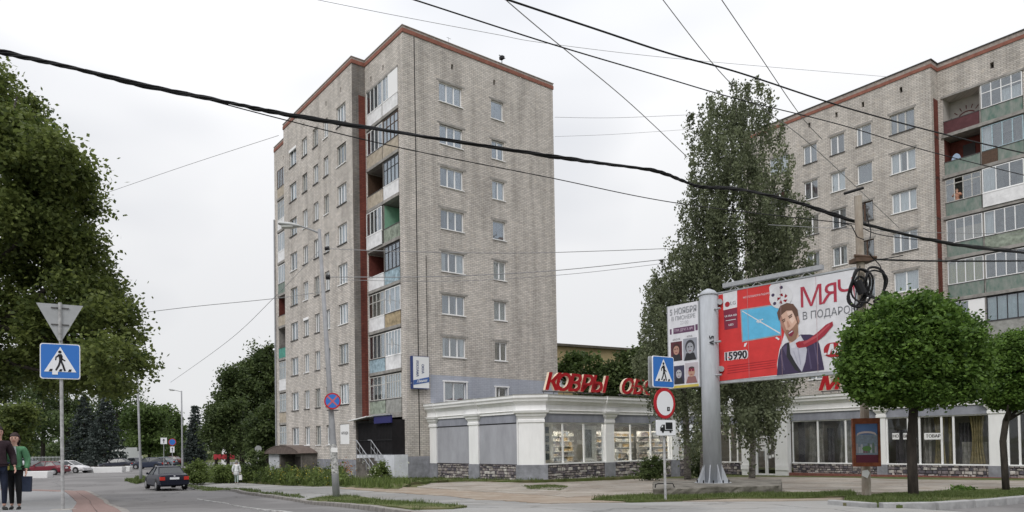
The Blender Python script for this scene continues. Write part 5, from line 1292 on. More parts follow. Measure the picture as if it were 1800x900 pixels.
# ================================================================== ROAD SIGNS
m_sblue = mat('sign_blue_film', (.035,.16,.50), .4); m_swhite = mat('sign_white_film', (.74,.75,.78), .4); m_sblack = mat('sign_black', (.012,.012,.014), .5); m_sred = mat('sign_red_film', (.42,.02,.03), .4)
m_sback = mat('sign_back_grey', (.36,.37,.38), .55, 5, .08)
def rrect(w, h, r, n=4):
    P = []
    for cx, cz, a0 in ((w/2-r,h/2-r,0),(-w/2+r,h/2-r,90),(-w/2+r,-h/2+r,180),(w/2-r,-h/2+r,270)):
        for i in range(n+1): a = R(a0+90*i/n); P.append((cx+r*math.cos(a), cz+r*math.sin(a)))
    return P
def crossing_plate(parent, loc, s, rz=0, sticker=False):
    b = MB(); b.prism(rrect(s, s, s*.07), 0, .02); p = b.build('crossing_plate', [m_swhite], parent, loc, rz)
    MB().prism(rrect(s*.95, s*.95, s*.06), -.004, -.001).build('blue_field', m_sblue, p)
    MB().prism([(0,s*.41),(s*.40,-s*.30),(-s*.40,-s*.30)], -.008, -.005).build('white_triangle', m_swhite, p)
    b = MB(); k = s; y0, y1 = -.012, -.009
    b.disc((-.01*k, .265*k), .042*k, 14, y0)
    b.prism([(-.05*k,.20*k),(.03*k,.21*k),(.06*k,.15*k),(.045*k,-.02*k),(-.03*k,-.03*k),(-.03*k,.06*k)], y0, y1)                 # torso
    b.prism([(-.04*k,.20*k),(-.12*k,.12*k),(-.13*k,.03*k),(-.10*k,.03*k),(-.09*k,.10*k),(-.02*k,.15*k)], y0, y1)                # rear arm
    b.prism([(.03*k,.17*k),(.07*k,.07*k),(.13*k,.03*k),(.12*k,.00*k),(.04*k,.04*k),(.01*k,.12*k)], y0, y1)                      # front arm
    b.prism([(-.03*k,.0),(.02*k,.0),(-.01*k,-.12*k),(-.09*k,-.27*k),(-.13*k,-.25*k),(-.06*k,-.11*k)], y0, y1)
    b.prism([(.0,.0),(.05*k,.0),(.10*k,-.13*k),(.14*k,-.27*k),(.09*k,-.28*k),(.05*k,-.14*k)], y0, y1)
    for x in (-.24, .0, .23): b.prism([((x-.045)*k,-.29*k),((x+.035)*k,-.29*k),((x+.055)*k,-.22*k),((x-.01)*k,-.22*k)], y0+.001, y1)
    b.build('walking_figure', m_sblack, p)
    if sticker: MB().box(-.2*s,-.06*s,-.013,-.009,-.38*s,-.29*s).box(-.17*s,-.12*s,-.0135,-.0095,-.29*s,-.25*s).build('torn_sticker', m_swhite, p)
    return p
Yc = 14.3; gb_ = gp(110.5, Yc)
sg = empty('crossing_sign', gb_, R(29.0), 'blue pedestrian crossing sign below the grey back of a triangular sign, at left', 'road sign')
def toL(o, p): return Matrix.Rotation(-o.rotation_euler.z, 3, 'Z') @ (Vector(p) - o.location)
pt = toL(sg, at(106, 538, Yc))
MB().tube([(0,.04,-.3),(pt.x*.5,pt.y*.5+.04,pt.z*.5),(pt.x,pt.y+.04,pt.z)], .035, 10).build('post', mat('sign_post', (.42,.42,.42), .6, 8, .25), sg)
pc = toL(sg, at(106, 635.5, Yc)); crossing_plate(sg, (pc.x, pc.y-.03, pc.z), .72, 0, True)
pa = toL(sg, at(105.5, 562, Yc)); o = MB().prism([(-.42,.31),(.42,.31),(.03,-.44),(-.03,-.44)], .0, .02).build('triangle_back', m_sback, sg, (pa.x, pa.y-.045, pa.z))
MB().box(-.16,-.03,-.02,-.002,.22,.24).box(.03,.16,-.02,-.002,.22,.24).box(-.16,-.03,-.02,-.002,-.12,-.10).box(.03,.16,-.02,-.002,-.12,-.10).build('clamp', m_sill, o)
MB().tube([(0,.0,-.44),(0,.0,.34)], .034, 8).build('post_head', mat('sign_post', (1,1,1)), o, (0,-.01,0))
MB().tube([(0,0,-.1),(0,0,.02)], [.3,.24], 12).build('concrete_foot', m_conc, sg, (0, 0, .07))
# centre sign group, plates turned away
Yc = 15.6; gb_ = gp(1171, Yc)
sg = empty('crossing_sign', gb_, R(33), 'narrow-looking crossing sign above a round red-rimmed no-trucks sign and truck plate', 'road sign')
top = toL(sg, at(1166, 630, Yc)); MB().tube([(0,.04,-.3),(top.x,top.y+.04,top.z)], .028, 10).build('post', mat('sign_post', (1,1,1)), sg)
pc = toL(sg, at(1165, 654, Yc)); crossing_plate(sg, (pc.x, pc.y-.02, pc.z), .70)
MB().prism(rrect(.70,.70,.05), .09, .11).build('rear_plate', m_sback, sg, (pc.x, pc.y, pc.z))
pc = toL(sg, at(1167.5, 709, Yc)); o = MB().prism([(.345*math.cos(i*math.pi/16), .345*math.sin(i*math.pi/16)) for i in range(32)], 0, .02).build('round_plate', m_sred, sg, (pc.x, pc.y-.02, pc.z))
MB().disc((0,0), .335, 32, -.003).build('rim', m_sred, o); MB().disc((0,0), .272, 32, -.006).build('white_field', m_swhite, o)
MB().box(.06,.15,-.011,-.008,-.17,-.08).build('sticker', m_sblack, o); MB().box(.085,.125,-.015,-.012,-.145,-.105).build('sticker_mark', m_sback, o)
pc = toL(sg, at(1170, 752, Yc)); o = MB().prism(rrect(.62,.34,.03), 0, .02).build('truck_plate', m_swhite, sg, (pc.x, pc.y-.02, pc.z))
b = MB(); b.prism([(-.02,-.03),(.2,-.03),(.2,.12),(-.02,.12)], -.006, -.002); b.prism([(-.2,-.06),(-.05,-.06),(-.05,.07),(-.14,.07),(-.2,.01)], -.006, -.002); b.box(-.2,.21,-.006,-.002,-.07,-.045); b.disc((-.12,-.08), .035, 12, -.007); b.disc((.13,-.08), .035, 12, -.007)
b.build('truck_symbol', m_sblack, o); MB().prism([(-.18,.01),(-.12,.01),(-.12,.05),(-.14,.05)], -.011, -.008).build('symbol_window', m_swhite, o)
MB().prism(rrect(.64,.36,.03), .022, .03).build('plate_back', m_sback, o)
# no stopping sign on the lamp post
p = at(584.5, 705, YL - .25); sg = empty('no_stopping_sign', p, R(8), 'round blue and red no-stopping sign strapped to the tall lamp post', 'road sign')
MB().prism([(.285*math.cos(i*math.pi/16), .285*math.sin(i*math.pi/16)) for i in range(32)], 0, .02).build('plate', m_sred, sg)
MB().disc((0,0), .235, 32, -.003).build('blue_field', m_sblue, sg)
for a in (45, -45): MB().box(-.235,.235,-.008 - (.001 if a > 0 else 0),-.004,-.026,.026).build('cross_bar', mat('sign_red_faded', (.5,.12,.14), .5), sg).rotation_euler = (0, R(a), 0)
MB().box(-.2,.2,.03,.05,-.34,-.30).build('strap', m_sill, sg)
# distant signs
for px_, pyc, Yd, shape, lb in ((303,777,70,'round','small distant round blue sign with a white arrow plate beneath'), (288,775,78,'square','small distant white square sign left of the round one'), (454,789,70,'back','pale back of a small sign among the dark bushes left of the tall block')):
    g0 = gp(px_, Yd); s_ = empty('road_sign', g0, R(20), lb, 'road sign'); k = Yd/CF; c = at(px_, pyc, Yd) - g0
    MB().tube([(0,.05,-.3),(0,.05,c.z+.2)], .04, 6).build('post', m_steel, s_)
    if shape == 'round':
        MB().prism([(.36*math.cos(i*math.pi/12), c.z+.36*math.sin(i*math.pi/12)) for i in range(24)], -.02, 0).build('round_plate', m_sred, s_); MB().disc((0,c.z), .29, 24, -.03).build('blue_field', m_sblue, s_)
        MB().box(-.2,.2,-.02,0,c.z-1.05,c.z-.45).build('arrow_plate', m_swhite, s_); MB().prism([(-.03,c.z-.95),(.03,c.z-.95),(.03,c.z-.7),(.09,c.z-.7),(0,c.z-.52),(-.09,c.z-.7),(-.03,c.z-.7)], -.03, -.025).build('arrow', m_sblack, s_)
    elif shape == 'square':
        MB().box(-.33,.33,-.02,0,c.z-.35,c.z+.35).build('square_plate', m_swhite, s_); MB().prism([(-.04,c.z-.25),(.04,c.z-.25),(.04,c.z+.05),(.14,c.z+.05),(0,c.z+.25),(-.14,c.z+.05),(-.04,c.z+.05)], -.03, -.025).build('arrow', m_sblack, s_)
    else: MB().prism([(.33*math.cos(i*math.pi/12), c.z+.33*math.sin(i*math.pi/12)) for i in range(24)], -.02, 0).build('plate_back', m_sback, s_)

# ================================================================== BILLBOARD
YB0 = 24.1; pb = gp(1252, YB0)
bb = empty('billboard', pb, 0, 'large red and white advertising billboard on a thick grey post with a narrow poster board', 'billboard')
pb.z = .08; bb.location.z = .08; zb0 = pb.z + .42
k = YB0/CF
tpz = (at(1245, 512, YB0) - pb)
xs0 = (at(1253,845,YB0)-pb).x; xs1 = (at(1245,520,YB0)-pb).x
MB().tube([(xs0,0,.05),(xs1,0,tpz.z-.15)], [.305,.30], 28).build('post', m_bbpole, bb, smooth=True)
MB().tube([(xs1,0,tpz.z-.16),(xs1,0,tpz.z-.12),(xs1,0,tpz.z),(xs1,0,tpz.z+.08)], [.315,.315,.22,.05], 24).build('post_cap', m_bbpole, bb, smooth=True)
b = MB()
for i in range(8):
    a = i*math.pi/4+.2; c, s_ = math.cos(a), math.sin(a); n_ = Vector((-s_, c, 0))*.012
    Pq = [Vector((c*.29,s_*.29,.32)), Vector((c*.56,s_*.56,.32)), Vector((c*.46,s_*.46,.5)), Vector((c*.30,s_*.30,.95))]
    b.add([p+n_ for p in Pq]+[p-n_ for p in Pq], [(0,1,2,3),(7,6,5,4),(0,4,5,1),(1,5,6,2),(2,6,7,3)])
b.build('gusset', m_bbpole, bb, (xs0,0,0)); MB().tube([(xs0,0,.28),(xs0,0,.325)], .6, 24).build('base_flange', m_bbpole, bb)
b = MB()
for i in range(10): a = i*math.pi/5; b.tube([(xs0+.53*math.cos(a),.53*math.sin(a),.32),(xs0+.53*math.cos(a),.53*math.sin(a),.42)], .022, 6)
b.build('anchor_bolt', m_wire, bb)
def board_face(l, r_, Yl, Yr, zt_px, zb_px):
    A = at(l, zt_px, Yl); B = at(r_, 500, Yr); A0 = Vector((A.x, A.y, 0)); B0_ = Vector((B.x, B.y, 0)); rz = math.atan2((B0_-A0).y, (B0_-A0).x)
    return Face(bb, (0,0,0), 0, 0, 0, 0), A0, (B0_-A0).length, rz, at(l, zt_px, Yl).z, at(l, zb_px, Yl).z
class Board:
    def __init__(s, l, r_, Yl, Yr, top, bot, name):
        s.A = Vector((at(l,600,Yl).x, Yl, 0)); B = Vector((at(r_,600,Yr).x, Yr, 0)); s.w = (B-s.A).length; s.rz = math.atan2((B-s.A).y, (B-s.A).x)
        s.X = (B-s.A).normalized(); s.N = Vector((-s.X.y, s.X.x, 0)); s.z0 = at(l,bot,Yl).z; s.z1 = at(l,top,Yl).z
        s.o = MB().box(-.04, s.w+.04, .0, .28, 0, s.z1-s.z0).build(name, mat('board_case', (.30,.31,.33), .6), bb, s.A - pb + Vector((0,0,s.z0)), s.rz)
    def h(s, px, py):
        r = ray(px, py); t = (s.A - Vector((0,0,ZC))).dot(s.N) / r.dot(s.N); p = r*t + Vector((0,0,ZC)) - s.A; return (p.dot(s.X), p.z - s.z0)
    def poly(s, name, pts, m, lay):
        if name in ('head','hair','beard','mouth','teeth','eye','nose','brow','ear','face_shade','face_light'):
            ca, sa = math.cos(R(9)), math.sin(R(9)); pts = [(1394 + 1.22*((x-1394)*ca + (y-600)*sa), 600 + 1.22*(-(x-1394)*sa + (y-600)*ca)) for x, y in pts]
        P = [s.h(*p) for p in pts]; P = [(min(max(x, .0), s.w), min(max(z, .0), s.z1-s.z0)) for x, z in P]
        return MB().poly([(x, -.004*lay, z) for x, z in P]).build(name, m, s.o)
    def text(s, name, t, px, py, size, m, lay, **kw):
        x, z = s.h(px, py); return link(name, text_mesh(t, size, m=m, name=name, **kw), s.o, (x, -.004*lay, z))
Bd = Board(1262, 1505, 24.1, 20.8, 517, 671, 'advertising_panel')
W_, H_ = Bd.w, Bd.z1-Bd.z0
def vinyl(name, c): return mat('print_'+name, c, .55, 2.2, .09)
v_red, v_wh, v_mar, v_sky = vinyl('red', (.62,.045,.045)), vinyl('white', (.70,.70,.74)), vinyl('maroon', (.22,.03,.06)), vinyl('sky', (.12,.46,.72))
v_nv, v_skin, v_hair, v_shirt, v_tie, v_blk = vinyl('navy', (.055,.04,.09)), vinyl('skin', (.62,.40,.31)), vinyl('hair', (.13,.07,.05)), vinyl('shirt', (.50,.50,.58)), vinyl('tie', (.34,.03,.05)), vinyl('black', (.03,.03,.035))
v_grey = vinyl('grey', (.32,.33,.36)); v_dred = vinyl('dark_red', (.36,.02,.03))
MB().box(0, W_, -.005, -.001, .03, H_-.02).build('poster_sheet', v_wh, Bd.o)
for f_ in (.25, .5, .75): MB().box(W_*f_-.004, W_*f_+.004, -.0315, -.030, .03, H_-.02).build('sheet_seam', vinyl('seam', (.45,.30,.32)), Bd.o)
Bd.poly('red_field', [(1263,519),(1300,508),(1356,494),(1352,505),(1354,525),(1364,540),(1378,548),(1382,560),(1378,590),(1370,615),(1366,640),(1367,659),(1310,665),(1263,670)], v_red, 2.2)
Bd.poly('logo_field', [(1271,516.5),(1296,510.5),(1296,540),(1272,545.5)], v_wh, 3.2)
Bd.poly('model_field', [(1272,546),(1296,541),(1297,576),(1274,580)], v_mar, 3.2)
x, z = Bd.h(1279, 535); MB().disc((x,z), .09, 20, -.018).build('logo_disc', v_dred, Bd.o)
Bd.text('logo_letters', 'LG', 1289, 533, .17, v_grey, 4.6, off=.006)
Bd.text('model_lettering', 'ULTRA HD', 1285, 555, .09, v_wh, 4.6, off=.003); Bd.text('model_lettering', 'LED', 1285.5, 571, .10, v_wh, 4.6, off=.003)
Bd.poly('model_rule', [(1276,563.5),(1294,560.5),(1294,561.5),(1276,564.5)], v_wh, 4.4)
Bd.text('headline_small', 'МЕГАТЕЛЕВИЗОР В ПОДАРОК', 1330, 519.5, .085, v_wh, 3.6, sx=.72)
Bd.poly('screen_frame', [(1301.5,544),(1372.5,533),(1374,589.5),(1304.5,601.5)], v_grey, 3.0)
Bd.poly('screen_picture', [(1303.5,546),(1371,535.5),(1372.5,587.5),(1306.5,599)], v_sky, 3.6)
Bd.poly('screen_diagonal', [(1304,547),(1306,546.6),(1372,585),(1371,587)], v_wh, 4.2)
Bd.poly('screen_foot', [(1309,604),(1314,602),(1311,609),(1308,610)], v_wh, 4.2); Bd.poly('screen_foot', [(1363,594),(1366,592),(1371,596),(1369,598)], v_wh, 4.2)
Bd.text('screen_lettering', '43"', 1336, 565, .17, v_wh, 4.8, off=.006)
Bd.text('price_outline', '15990', 1293, 625.5, .37, v_wh, 3.6, off=.045, sx=.88); Bd.text('price', '15990', 1293, 625.5, .37, v_blk, 4.6, off=.012, sx=.88)
for i in range(4): Bd.poly('small_print', [(1279,643.2+i*4.2),(1364,632.2+i*4.2),(1364,633.2+i*4.2),(1279,644.4+i*4.2)], v_dred, 3.2)
x, z = Bd.h(1373, 522); MB().disc((x,z), .37, 28, -.020, sx=1).build('ball', vinyl('ball', (.64,.64,.67)), Bd.o)
for a in range(5): MB().prism([(x+.05+.17*math.cos(q+a*1.2566)*(1 if j % 2 else .45), z-.06+.17*math.sin(q+a*1.2566)*(1 if j % 2 else .45)) for j, q in enumerate((0,.3,.6,.9))], -.024, -.0215).build('ball_patch', v_dred, Bd.o)
for dx, dz in ((-.25,.1),(.02,.3),(-.2,-.18)): MB().disc((x+dx,z+dz), .055, 8, -.023).build('ball_patch', v_nv, Bd.o)
# man in suit with flying tie
Bd.poly('suit', [(1366,660),(1368,632),(1372,614),(1380,604),(1392,600),(1408,588),(1424,588),(1434,590),(1441,606),(1449,648),(1449,650),(1408,655)], v_nv, 4.0)
Bd.poly('shirt', [(1386,606),(1396,600),(1408,590),(1414,600),(1419,615),(1416,636),(1410,654),(1399,638),(1390,622)], v_shirt, 4.6)
Bd.poly('lapel', [(1384,602),(1388,604),(1390,622),(1399,638),(1408,655),(1398,650),(1383,626)], v_blk, 5.0)
Bd.poly('tie', [(1401,603),(1406,600),(1420,598),(1438,584),(1452,571),(1464,565),(1465,572),(1450,590),(1436,601),(1418,610),(1404,612)], v_tie, 5.4)
Bd.poly('neck', [(1386,586),(1402,578),(1405,592),(1398,602),(1388,604)], v_skin, 5.0)
Bd.poly('head', [(1380,566),(1381,558),(1386,552),(1394,549),(1401,552),(1405,562),(1406,574),(1404,588),(1399,597),(1393,600),(1388,597),(1385,588),(1382,578)], v_skin, 5.8)
Bd.poly('beard', [(1386,586),(1388,582),(1392,584),(1398,580),(1403,575),(1405,574),(1404,588),(1399,598),(1393,601),(1388,598)], vinyl('beard', (.28,.16,.11)), 6.3)
Bd.poly('mouth', [(1389,587),(1396,583),(1398,588),(1394,593),(1390,592)], v_mar, 6.8); Bd.poly('teeth', [(1390,587.6),(1396,584.4),(1396.4,586),(1390.4,588.8)], v_wh, 7.2)
Bd.poly('face_shade', [(1380,566),(1381,560),(1384,562),(1386,574),(1388,586),(1390,597),(1388,597),(1385,588),(1382,578)], vinyl('skin_shade', (.38,.20,.15)), 6.1)
Bd.poly('face_light', [(1392,557),(1399,556),(1402,562),(1402,570),(1397,575),(1394,568)], vinyl('skin_light', (.74,.53,.44)), 6.1)
Bd.poly('ear', [(1405,566),(1408,565),(1408.5,573),(1406,577)], vinyl('skin_shade', (1,1,1)), 6.6)
Bd.poly('brow', [(1383,567.5),(1388.5,565.5),(1388.5,567),(1383.5,569)], v_hair, 7.0); Bd.poly('brow', [(1393,563.5),(1399.5,560.5),(1399.5,562),(1393.5,565)], v_hair, 7.0)
Bd.poly('collar', [(1396,600),(1408,589),(1411,597),(1405,607),(1400,610)], vinyl('collar', (.62,.62,.68)), 5.2); Bd.poly('collar', [(1388,604),(1396,600),(1399,611),(1392,612)], vinyl('collar', (1,1,1)), 5.2)
Bd.poly('tie_knot', [(1399,603),(1406,599.5),(1408,607),(1402,611)], v_dred, 5.8); Bd.poly('tie_shine', [(1412,602),(1436,589),(1458,569.5),(1460,571),(1438,592),(1414,606)], vinyl('tie_shine', (.48,.08,.10)), 5.8)
for P_ in ([(1372,625),(1374,622),(1380,650),(1378,652)], [(1430,600),(1432,600),(1440,640),(1437,641)], [(1420,612),(1422,612),(1428,648),(1425,649)], [(1376,612),(1383,606),(1386,626),(1384,628)]): Bd.poly('suit_fold', P_, vinyl('suit_fold', (.10,.08,.15)), 4.5)
for P_ in ([(1402,612),(1404,611),(1409,640),(1407,642)], [(1395,618),(1396,617),(1404,640),(1403,641)]): Bd.poly('shirt_fold', P_, vinyl('shirt_fold', (.38,.38,.47)), 4.9)
Bd.poly('hair', [(1379,568),(1378,556),(1384,547),(1394,544),(1403,547),(1408,556),(1408,572),(1405,578),(1403,566),(1400,556),(1392,555),(1384,560)], v_hair, 6.4)
Bd.poly('eye', [(1384,570),(1388,568),(1388,569.6),(1384,571.6)], v_hair, 6.8); Bd.poly('eye', [(1394,565.4),(1399,563),(1399,564.8),(1394,567.2)], v_hair, 6.8); Bd.poly('nose', [(1390,571),(1392,570),(1394,578),(1390,580)], vinyl('nose', (.45,.25,.19)), 6.8)
vh = vinyl('headline', (.40,.04,.07))
for ch_, px_, py_, sx_ in (('М', 1426, 523, .98), ('R', 1459, 517, -.98), ('Ч', 1488, 511, .98)): Bd.text('headline', ch_, px_, py_, .88, vh, 3.6, sx=sx_); Bd.text('headline', 'В ПОДАРОК', 1457, 550, .33, v_grey, 3.6, sx=.80, off=.0)
x, z = Bd.h(1472, 614); MB().prism([(x+p[0], z+p[1]) for p in rrect(.78,.44,.21,6)], -.016, -.012).build('retailer_badge', v_dred, Bd.o); link('retailer_letter', text_mesh('.М', .42, .001, .015, shear=.3, m=v_wh, name='retailer_letter'), Bd.o, (x-.16, -.02, z))
MB().box(-.06, W_+.06, -.02, .30, -.07, -.0).box(-.07, -.041, -.02, .3, 0, H_).box(W_+.041, W_+.07, -.02, .3, 0, H_).box(-.07, W_+.07, -.02, .3, H_+.001, H_+.05).build('panel_frame', m_bbpole, Bd.o)
# light bar above
xa_, za_ = Bd.h(1273, 503); xb_, zb_ = Bd.h(1440, 464)
b = MB(); b.box(xa_, W_*.80, -.12, .05, za_-.07, za_+.07); Bd.o and b.build('light_bar', m_steel, Bd.o)
for q in (.10, .28, .46, .64): MB().tube([(W_*q, .0, H_+.02),(W_*(q+.045), -.04, za_-.05)], .014, 6).tube([(W_*(q+.09), .0, H_+.02),(W_*(q+.045), -.04, za_-.05)], .014, 6).build('light_bar_stay', m_swhite, Bd.o)
MB().tube([(W_*.08,-.04,za_+.05),(W_*.12,-.04,za_+.22),(W_*.155,-.04,za_+.05)], .012, 5).build('light_bar_loop', m_swhite, Bd.o)
# narrow poster board on the left of the post
Bp = Board(1175, 1228, 25.1, 24.15, 539, 684, 'poster_panel'); Wp, Hp = Bp.w, Bp.z1-Bp.z0
MB().box(0, Wp, -.005, -.001, .02, Hp-.01).build('poster_sheet', vinyl('poster_white', (.70,.70,.75)), Bp.o)
T_ = lambda s_, fx, fz, sz, m, lay=3, **k_: link('poster_lettering', text_mesh(s_, sz, m=m, name='poster_lettering', **k_), Bp.o, (Wp*fx, -.004*lay, Hp*fz))
T_('5 НОЯБРЯ', .52, .915, .30, v_grey, off=.008, sx=.75); T_('В ПИОНЕРЕ', .52, .835, .20, v_grey, sx=.85, off=.004); T_('22:00', .55, .775, .17, vinyl('pale', (.5,.5,.54)), sx=.9)
v_plum = vinyl('plum', (.13,.06,.12))
def qd(name, x0, x1, z0, z1, m, lay=2): return MB().box(Wp*x0, Wp*x1, -.004*lay, -.004*lay+.002, Hp*z0, Hp*z1).build(name, m, Bp.o)
qd('band', .18, .88, .655, .725, v_plum); qd('band_end', .06, .12, .655, .72, v_plum); qd('band_end', .91, .985, .66, .73, v_plum); T_('ТРИ ДРУГА №1', .53, .69, .13, vinyl('lilac', (.5,.38,.48)), 4, off=.003, sx=.8)
for x0, x1, z0, z1, face_c, hair_c, kind in ((.08,.46,.33,.56,(.42,.24,.19),(.06,.03,.03),0), (.5,.95,.32,.58,(.35,.36,.40),(.05,.05,.06),1), (.16,.52,.05,.27,(.42,.42,.46),(.04,.04,.06),2), (.55,.97,.05,.29,(.45,.27,.20),(.08,.05,.05),3)):
    qd('portrait_ground', x0, x1, z0, z1, vinyl('pg%d' % kind, [(.10,.03,.04),(.30,.31,.36),(.05,.05,.09),(.50,.46,.50)][kind]), 2)
    cx, cz, rr = Wp*(x0+x1)/2, Hp*(z0+(z1-z0)*.55), Wp*(x1-x0)*.26
    hm = vinyl('ph%d' % kind, hair_c); fm_ = vinyl('pf%d' % kind, face_c)
    MB().disc((cx, cz+rr*.35), rr*1.35, 20, -.012, sz=1.25).build('portrait_hair', hm, Bp.o) if kind in (0, 1) else None
    MB().prism([(cx-rr*1.7,Hp*z0),(cx+rr*1.7,Hp*z0),(cx+rr*1.1,cz-rr*1.2),(cx-rr*1.1,cz-rr*1.2)], -.014, -.013).build('portrait_shoulders', v_blk if kind != 3 else vinyl('shirt2', (.25,.12,.12)), Bp.o)
    MB().disc((cx, cz), rr, 20, -.016, sz=1.35).build('portrait_face', fm_, Bp.o)
    if kind == 3: MB().box(cx-rr*.8, cx-rr*.1, -.021, -.018, cz+.02, cz+.12).box(cx+rr*.1, cx+rr*.8, -.021, -.018, cz+.02, cz+.12).build('portrait_glasses', v_mar, Bp.o); MB().disc((cx, cz+rr*1.0), rr*.85, 16, -.018, sz=.45).build('portrait_hair', hm, Bp.o)
    else: MB().box(cx-rr*.6, cx-rr*.2, -.021, -.018, cz+.03, cz+.06).box(cx+rr*.2, cx+rr*.6, -.021, -.018, cz+.03, cz+.06).build('portrait_eyes', v_blk, Bp.o)
    MB().box(cx-rr*.3, cx+rr*.3, -.021, -.018, cz-rr*.75, cz-rr*.6).build('portrait_mouth', v_mar, Bp.o)
T_('ТИМАТИ' if False else 'ШКОЛА', .28, .585, .09, v_blk, 3, sx=.9); T_('КЛУБ', .72, .60, .09, v_blk, 3, sx=.9)
qd('yellow_strip', .1, .98, .005, .035, vinyl('yellow', (.55,.45,.1)), 3)
MB().box(Wp+.05, Wp+.42, .1, .16, .0, Hp).build('open_side_frame', m_sill, Bp.o)
for f in (.12,.5,.88): MB().tube([(Wp,.15,Hp*f),(Wp+.75,.15,Hp*f)], .035, 8).build('rail', m_steel, Bp.o)
for f in (.14, .90):
    MB().tube([tuple(Vector((xs1+.2,-.12,(Bd.z0+H_*f)-pb.z))), tuple(Bd.A-pb+Vector((.0,.15,Bd.z0+H_*f)))], .055, 8).build('clamp', m_swhite, bb)
    MB().tube([(xs1+.32,-.2,Bd.z0+H_*f-pb.z),(xs1+.32,.1,Bd.z0+H_*f-pb.z)], .10, 10).build('clamp', m_steel, bb)
text('5 V', 'post_stencil', bb, (xs1-.05, -.325, (at(1245,600,YB0)-pb).z), .22, v_blk, off=.01).rotation_euler = (0, R(90), 0)
# concrete base slab
def world_box(name, fl_, fr_, depth, z0, z1, m, label, cat, kind=None):
    A = Vector((fl_[0], fl_[1], 0)); B = Vector((fr_[0], fr_[1], 0)); X = (B-A).normalized(); rz = math.atan2(X.y, X.x); w = (B-A).length
    b = MB(); n = 18; rn = random.Random(4); vs = []; 
    for i in range(n+1):
        x = w*i/n
        for y, z in ((0,z0),(0,z1),(depth,z1),(depth,z0)): vs.append((x, y+rn.uniform(-.025,.025), z+rn.uniform(-.03,.02)))
    fs = [(4*i+j, 4*i+(j+1) % 4, 4*i+4+(j+1) % 4, 4*i+4+j) for i in range(n) for j in range(4)] + [(0,1,2,3), (4*n+3,4*n+2,4*n+1,4*n)]
    b.add(vs, fs); e = empty(name, (A.x, A.y, 0), rz, label, cat); b.build('slab', m, e); return e
m_slab = mat('mossy_concrete', (.22,.205,.18), .95, 2.2, .3, .9, col2=(.06,.056,.045))
A_ = gp(1147, 21.3); B_ = gp(1372, 22.3); C_ = gp(1372, 25.6); D_ = gp(1147, 25.4); zs_ = .40
cbs = empty('concrete_base', A_, 0, 'low crumbling concrete slab under the billboard post', 'concrete base'); b = MB(); rn = random.Random(4); n = 22
ring_ = []
for P_, Q_, kk_ in ((A_,B_,n),(B_,C_,8),(C_,D_,10),(D_,A_,8)):
    for i in range(kk_): ring_.append(P_.lerp(Q_, i/kk_))
N_ = len(ring_); vs = []
for z_, j_ in ((-.35,.02),(.10,.035),(.27,.03),(.38,.012),(.40,.035)):
    for p_ in ring_: c0 = (A_+C_)/2; dd = (p_-c0).normalized(); vs.append((p_.x-A_.x - dd.x*(.05 if z_ == .40 else 0)+rn.uniform(-j_,j_), p_.y-A_.y - dd.y*(.05 if z_ == .40 else 0)+rn.uniform(-j_,j_), z_-A_.z+rn.uniform(-.012,.008)))
b.add(vs, [(k*N_+i, k*N_+(i+1) % N_, (k+1)*N_+(i+1) % N_, (k+1)*N_+i) for k in range(4) for i in range(N_)] + [tuple(range(4*N_, 5*N_))]); b.build('slab', m_slab, cbs)
o = empty('bent_pipe_rail', (A_.x+.3, A_.y+.5, .40), 0, 'small bent pipe on the left end of the concrete slab', 'pipe rail')
MB().tube([(-.1,0,-.02),(-.08,0,.10),(.0,0,.13),(.45,0,.13),(.5,0,.0)], .018, 6).build('pipe', m_wire, o)

# poster box on the utility pole
pk = at(1524, 800, Yu-.28); ks = empty('poster_box', (pk.x, pk.y, up_b.z), R(-16), 'rusty orange framed poster box fixed low on the utility pole', 'poster box')
kz0 = at(1524,820,Yu-.3).z-up_b.z; kz1 = at(1524,735,Yu-.3).z-up_b.z; m_rust = mat('rusty_frame', (.25,.075,.035), .75, 6, .3, .2)
b = MB(); wv = .285; b.box(-wv,wv,-.02,.12,kz0,kz0+.09); b.box(-wv,wv,-.02,.12,kz1-.13,kz1); b.box(-wv,-wv+.05,-.02,.12,kz0+.09,kz1-.13); b.box(wv-.05,wv,-.02,.12,kz0+.09,kz1-.13); b.box(-wv+.05,wv-.05,.02,.11,kz0+.09,kz1-.13); b.build('frame', m_rust, ks)
b = MB(); hh = kz1-kz0-.22; z0 = kz0+.09
b.box(-.23,.23,.0,.018,z0,z0+hh*.2,0); b.box(-.23,.23,.0,.018,z0+hh*.2,z0+hh*.72,1); b.box(-.23,.23,.0,.018,z0+hh*.72,z0+hh,2)
b.build('poster', [vinyl('poster_maroon', (.12,.02,.04)), mat('print_town', (.25,.33,.42), .5, 14, .3, col2=(.16,.17,.2)), vinyl('poster_blue', (.10,.18,.38))], ks)
b = MB(); rn = random.Random(2)
for i in range(9): x = -.22+.048*i; hgt = rn.uniform(.10,.28)*(1.2 if i in (1,7) else .8); b.box(x, x+.04, -.006,-.002, z0+hh*.25, z0+hh*.25+hgt, rn.randrange(4))
b.build('poster_town', [vinyl('t1', (.35,.33,.38)), vinyl('t2', (.22,.13,.15)), vinyl('t3', (.45,.46,.5)), vinyl('t4', (.14,.2,.16))], ks)
MB().disc((.0,z0+hh*.36), .10, 14, -.008, sz=.6).build('poster_green', vinyl('pgreen', (.12,.25,.08)), ks)
b = MB()
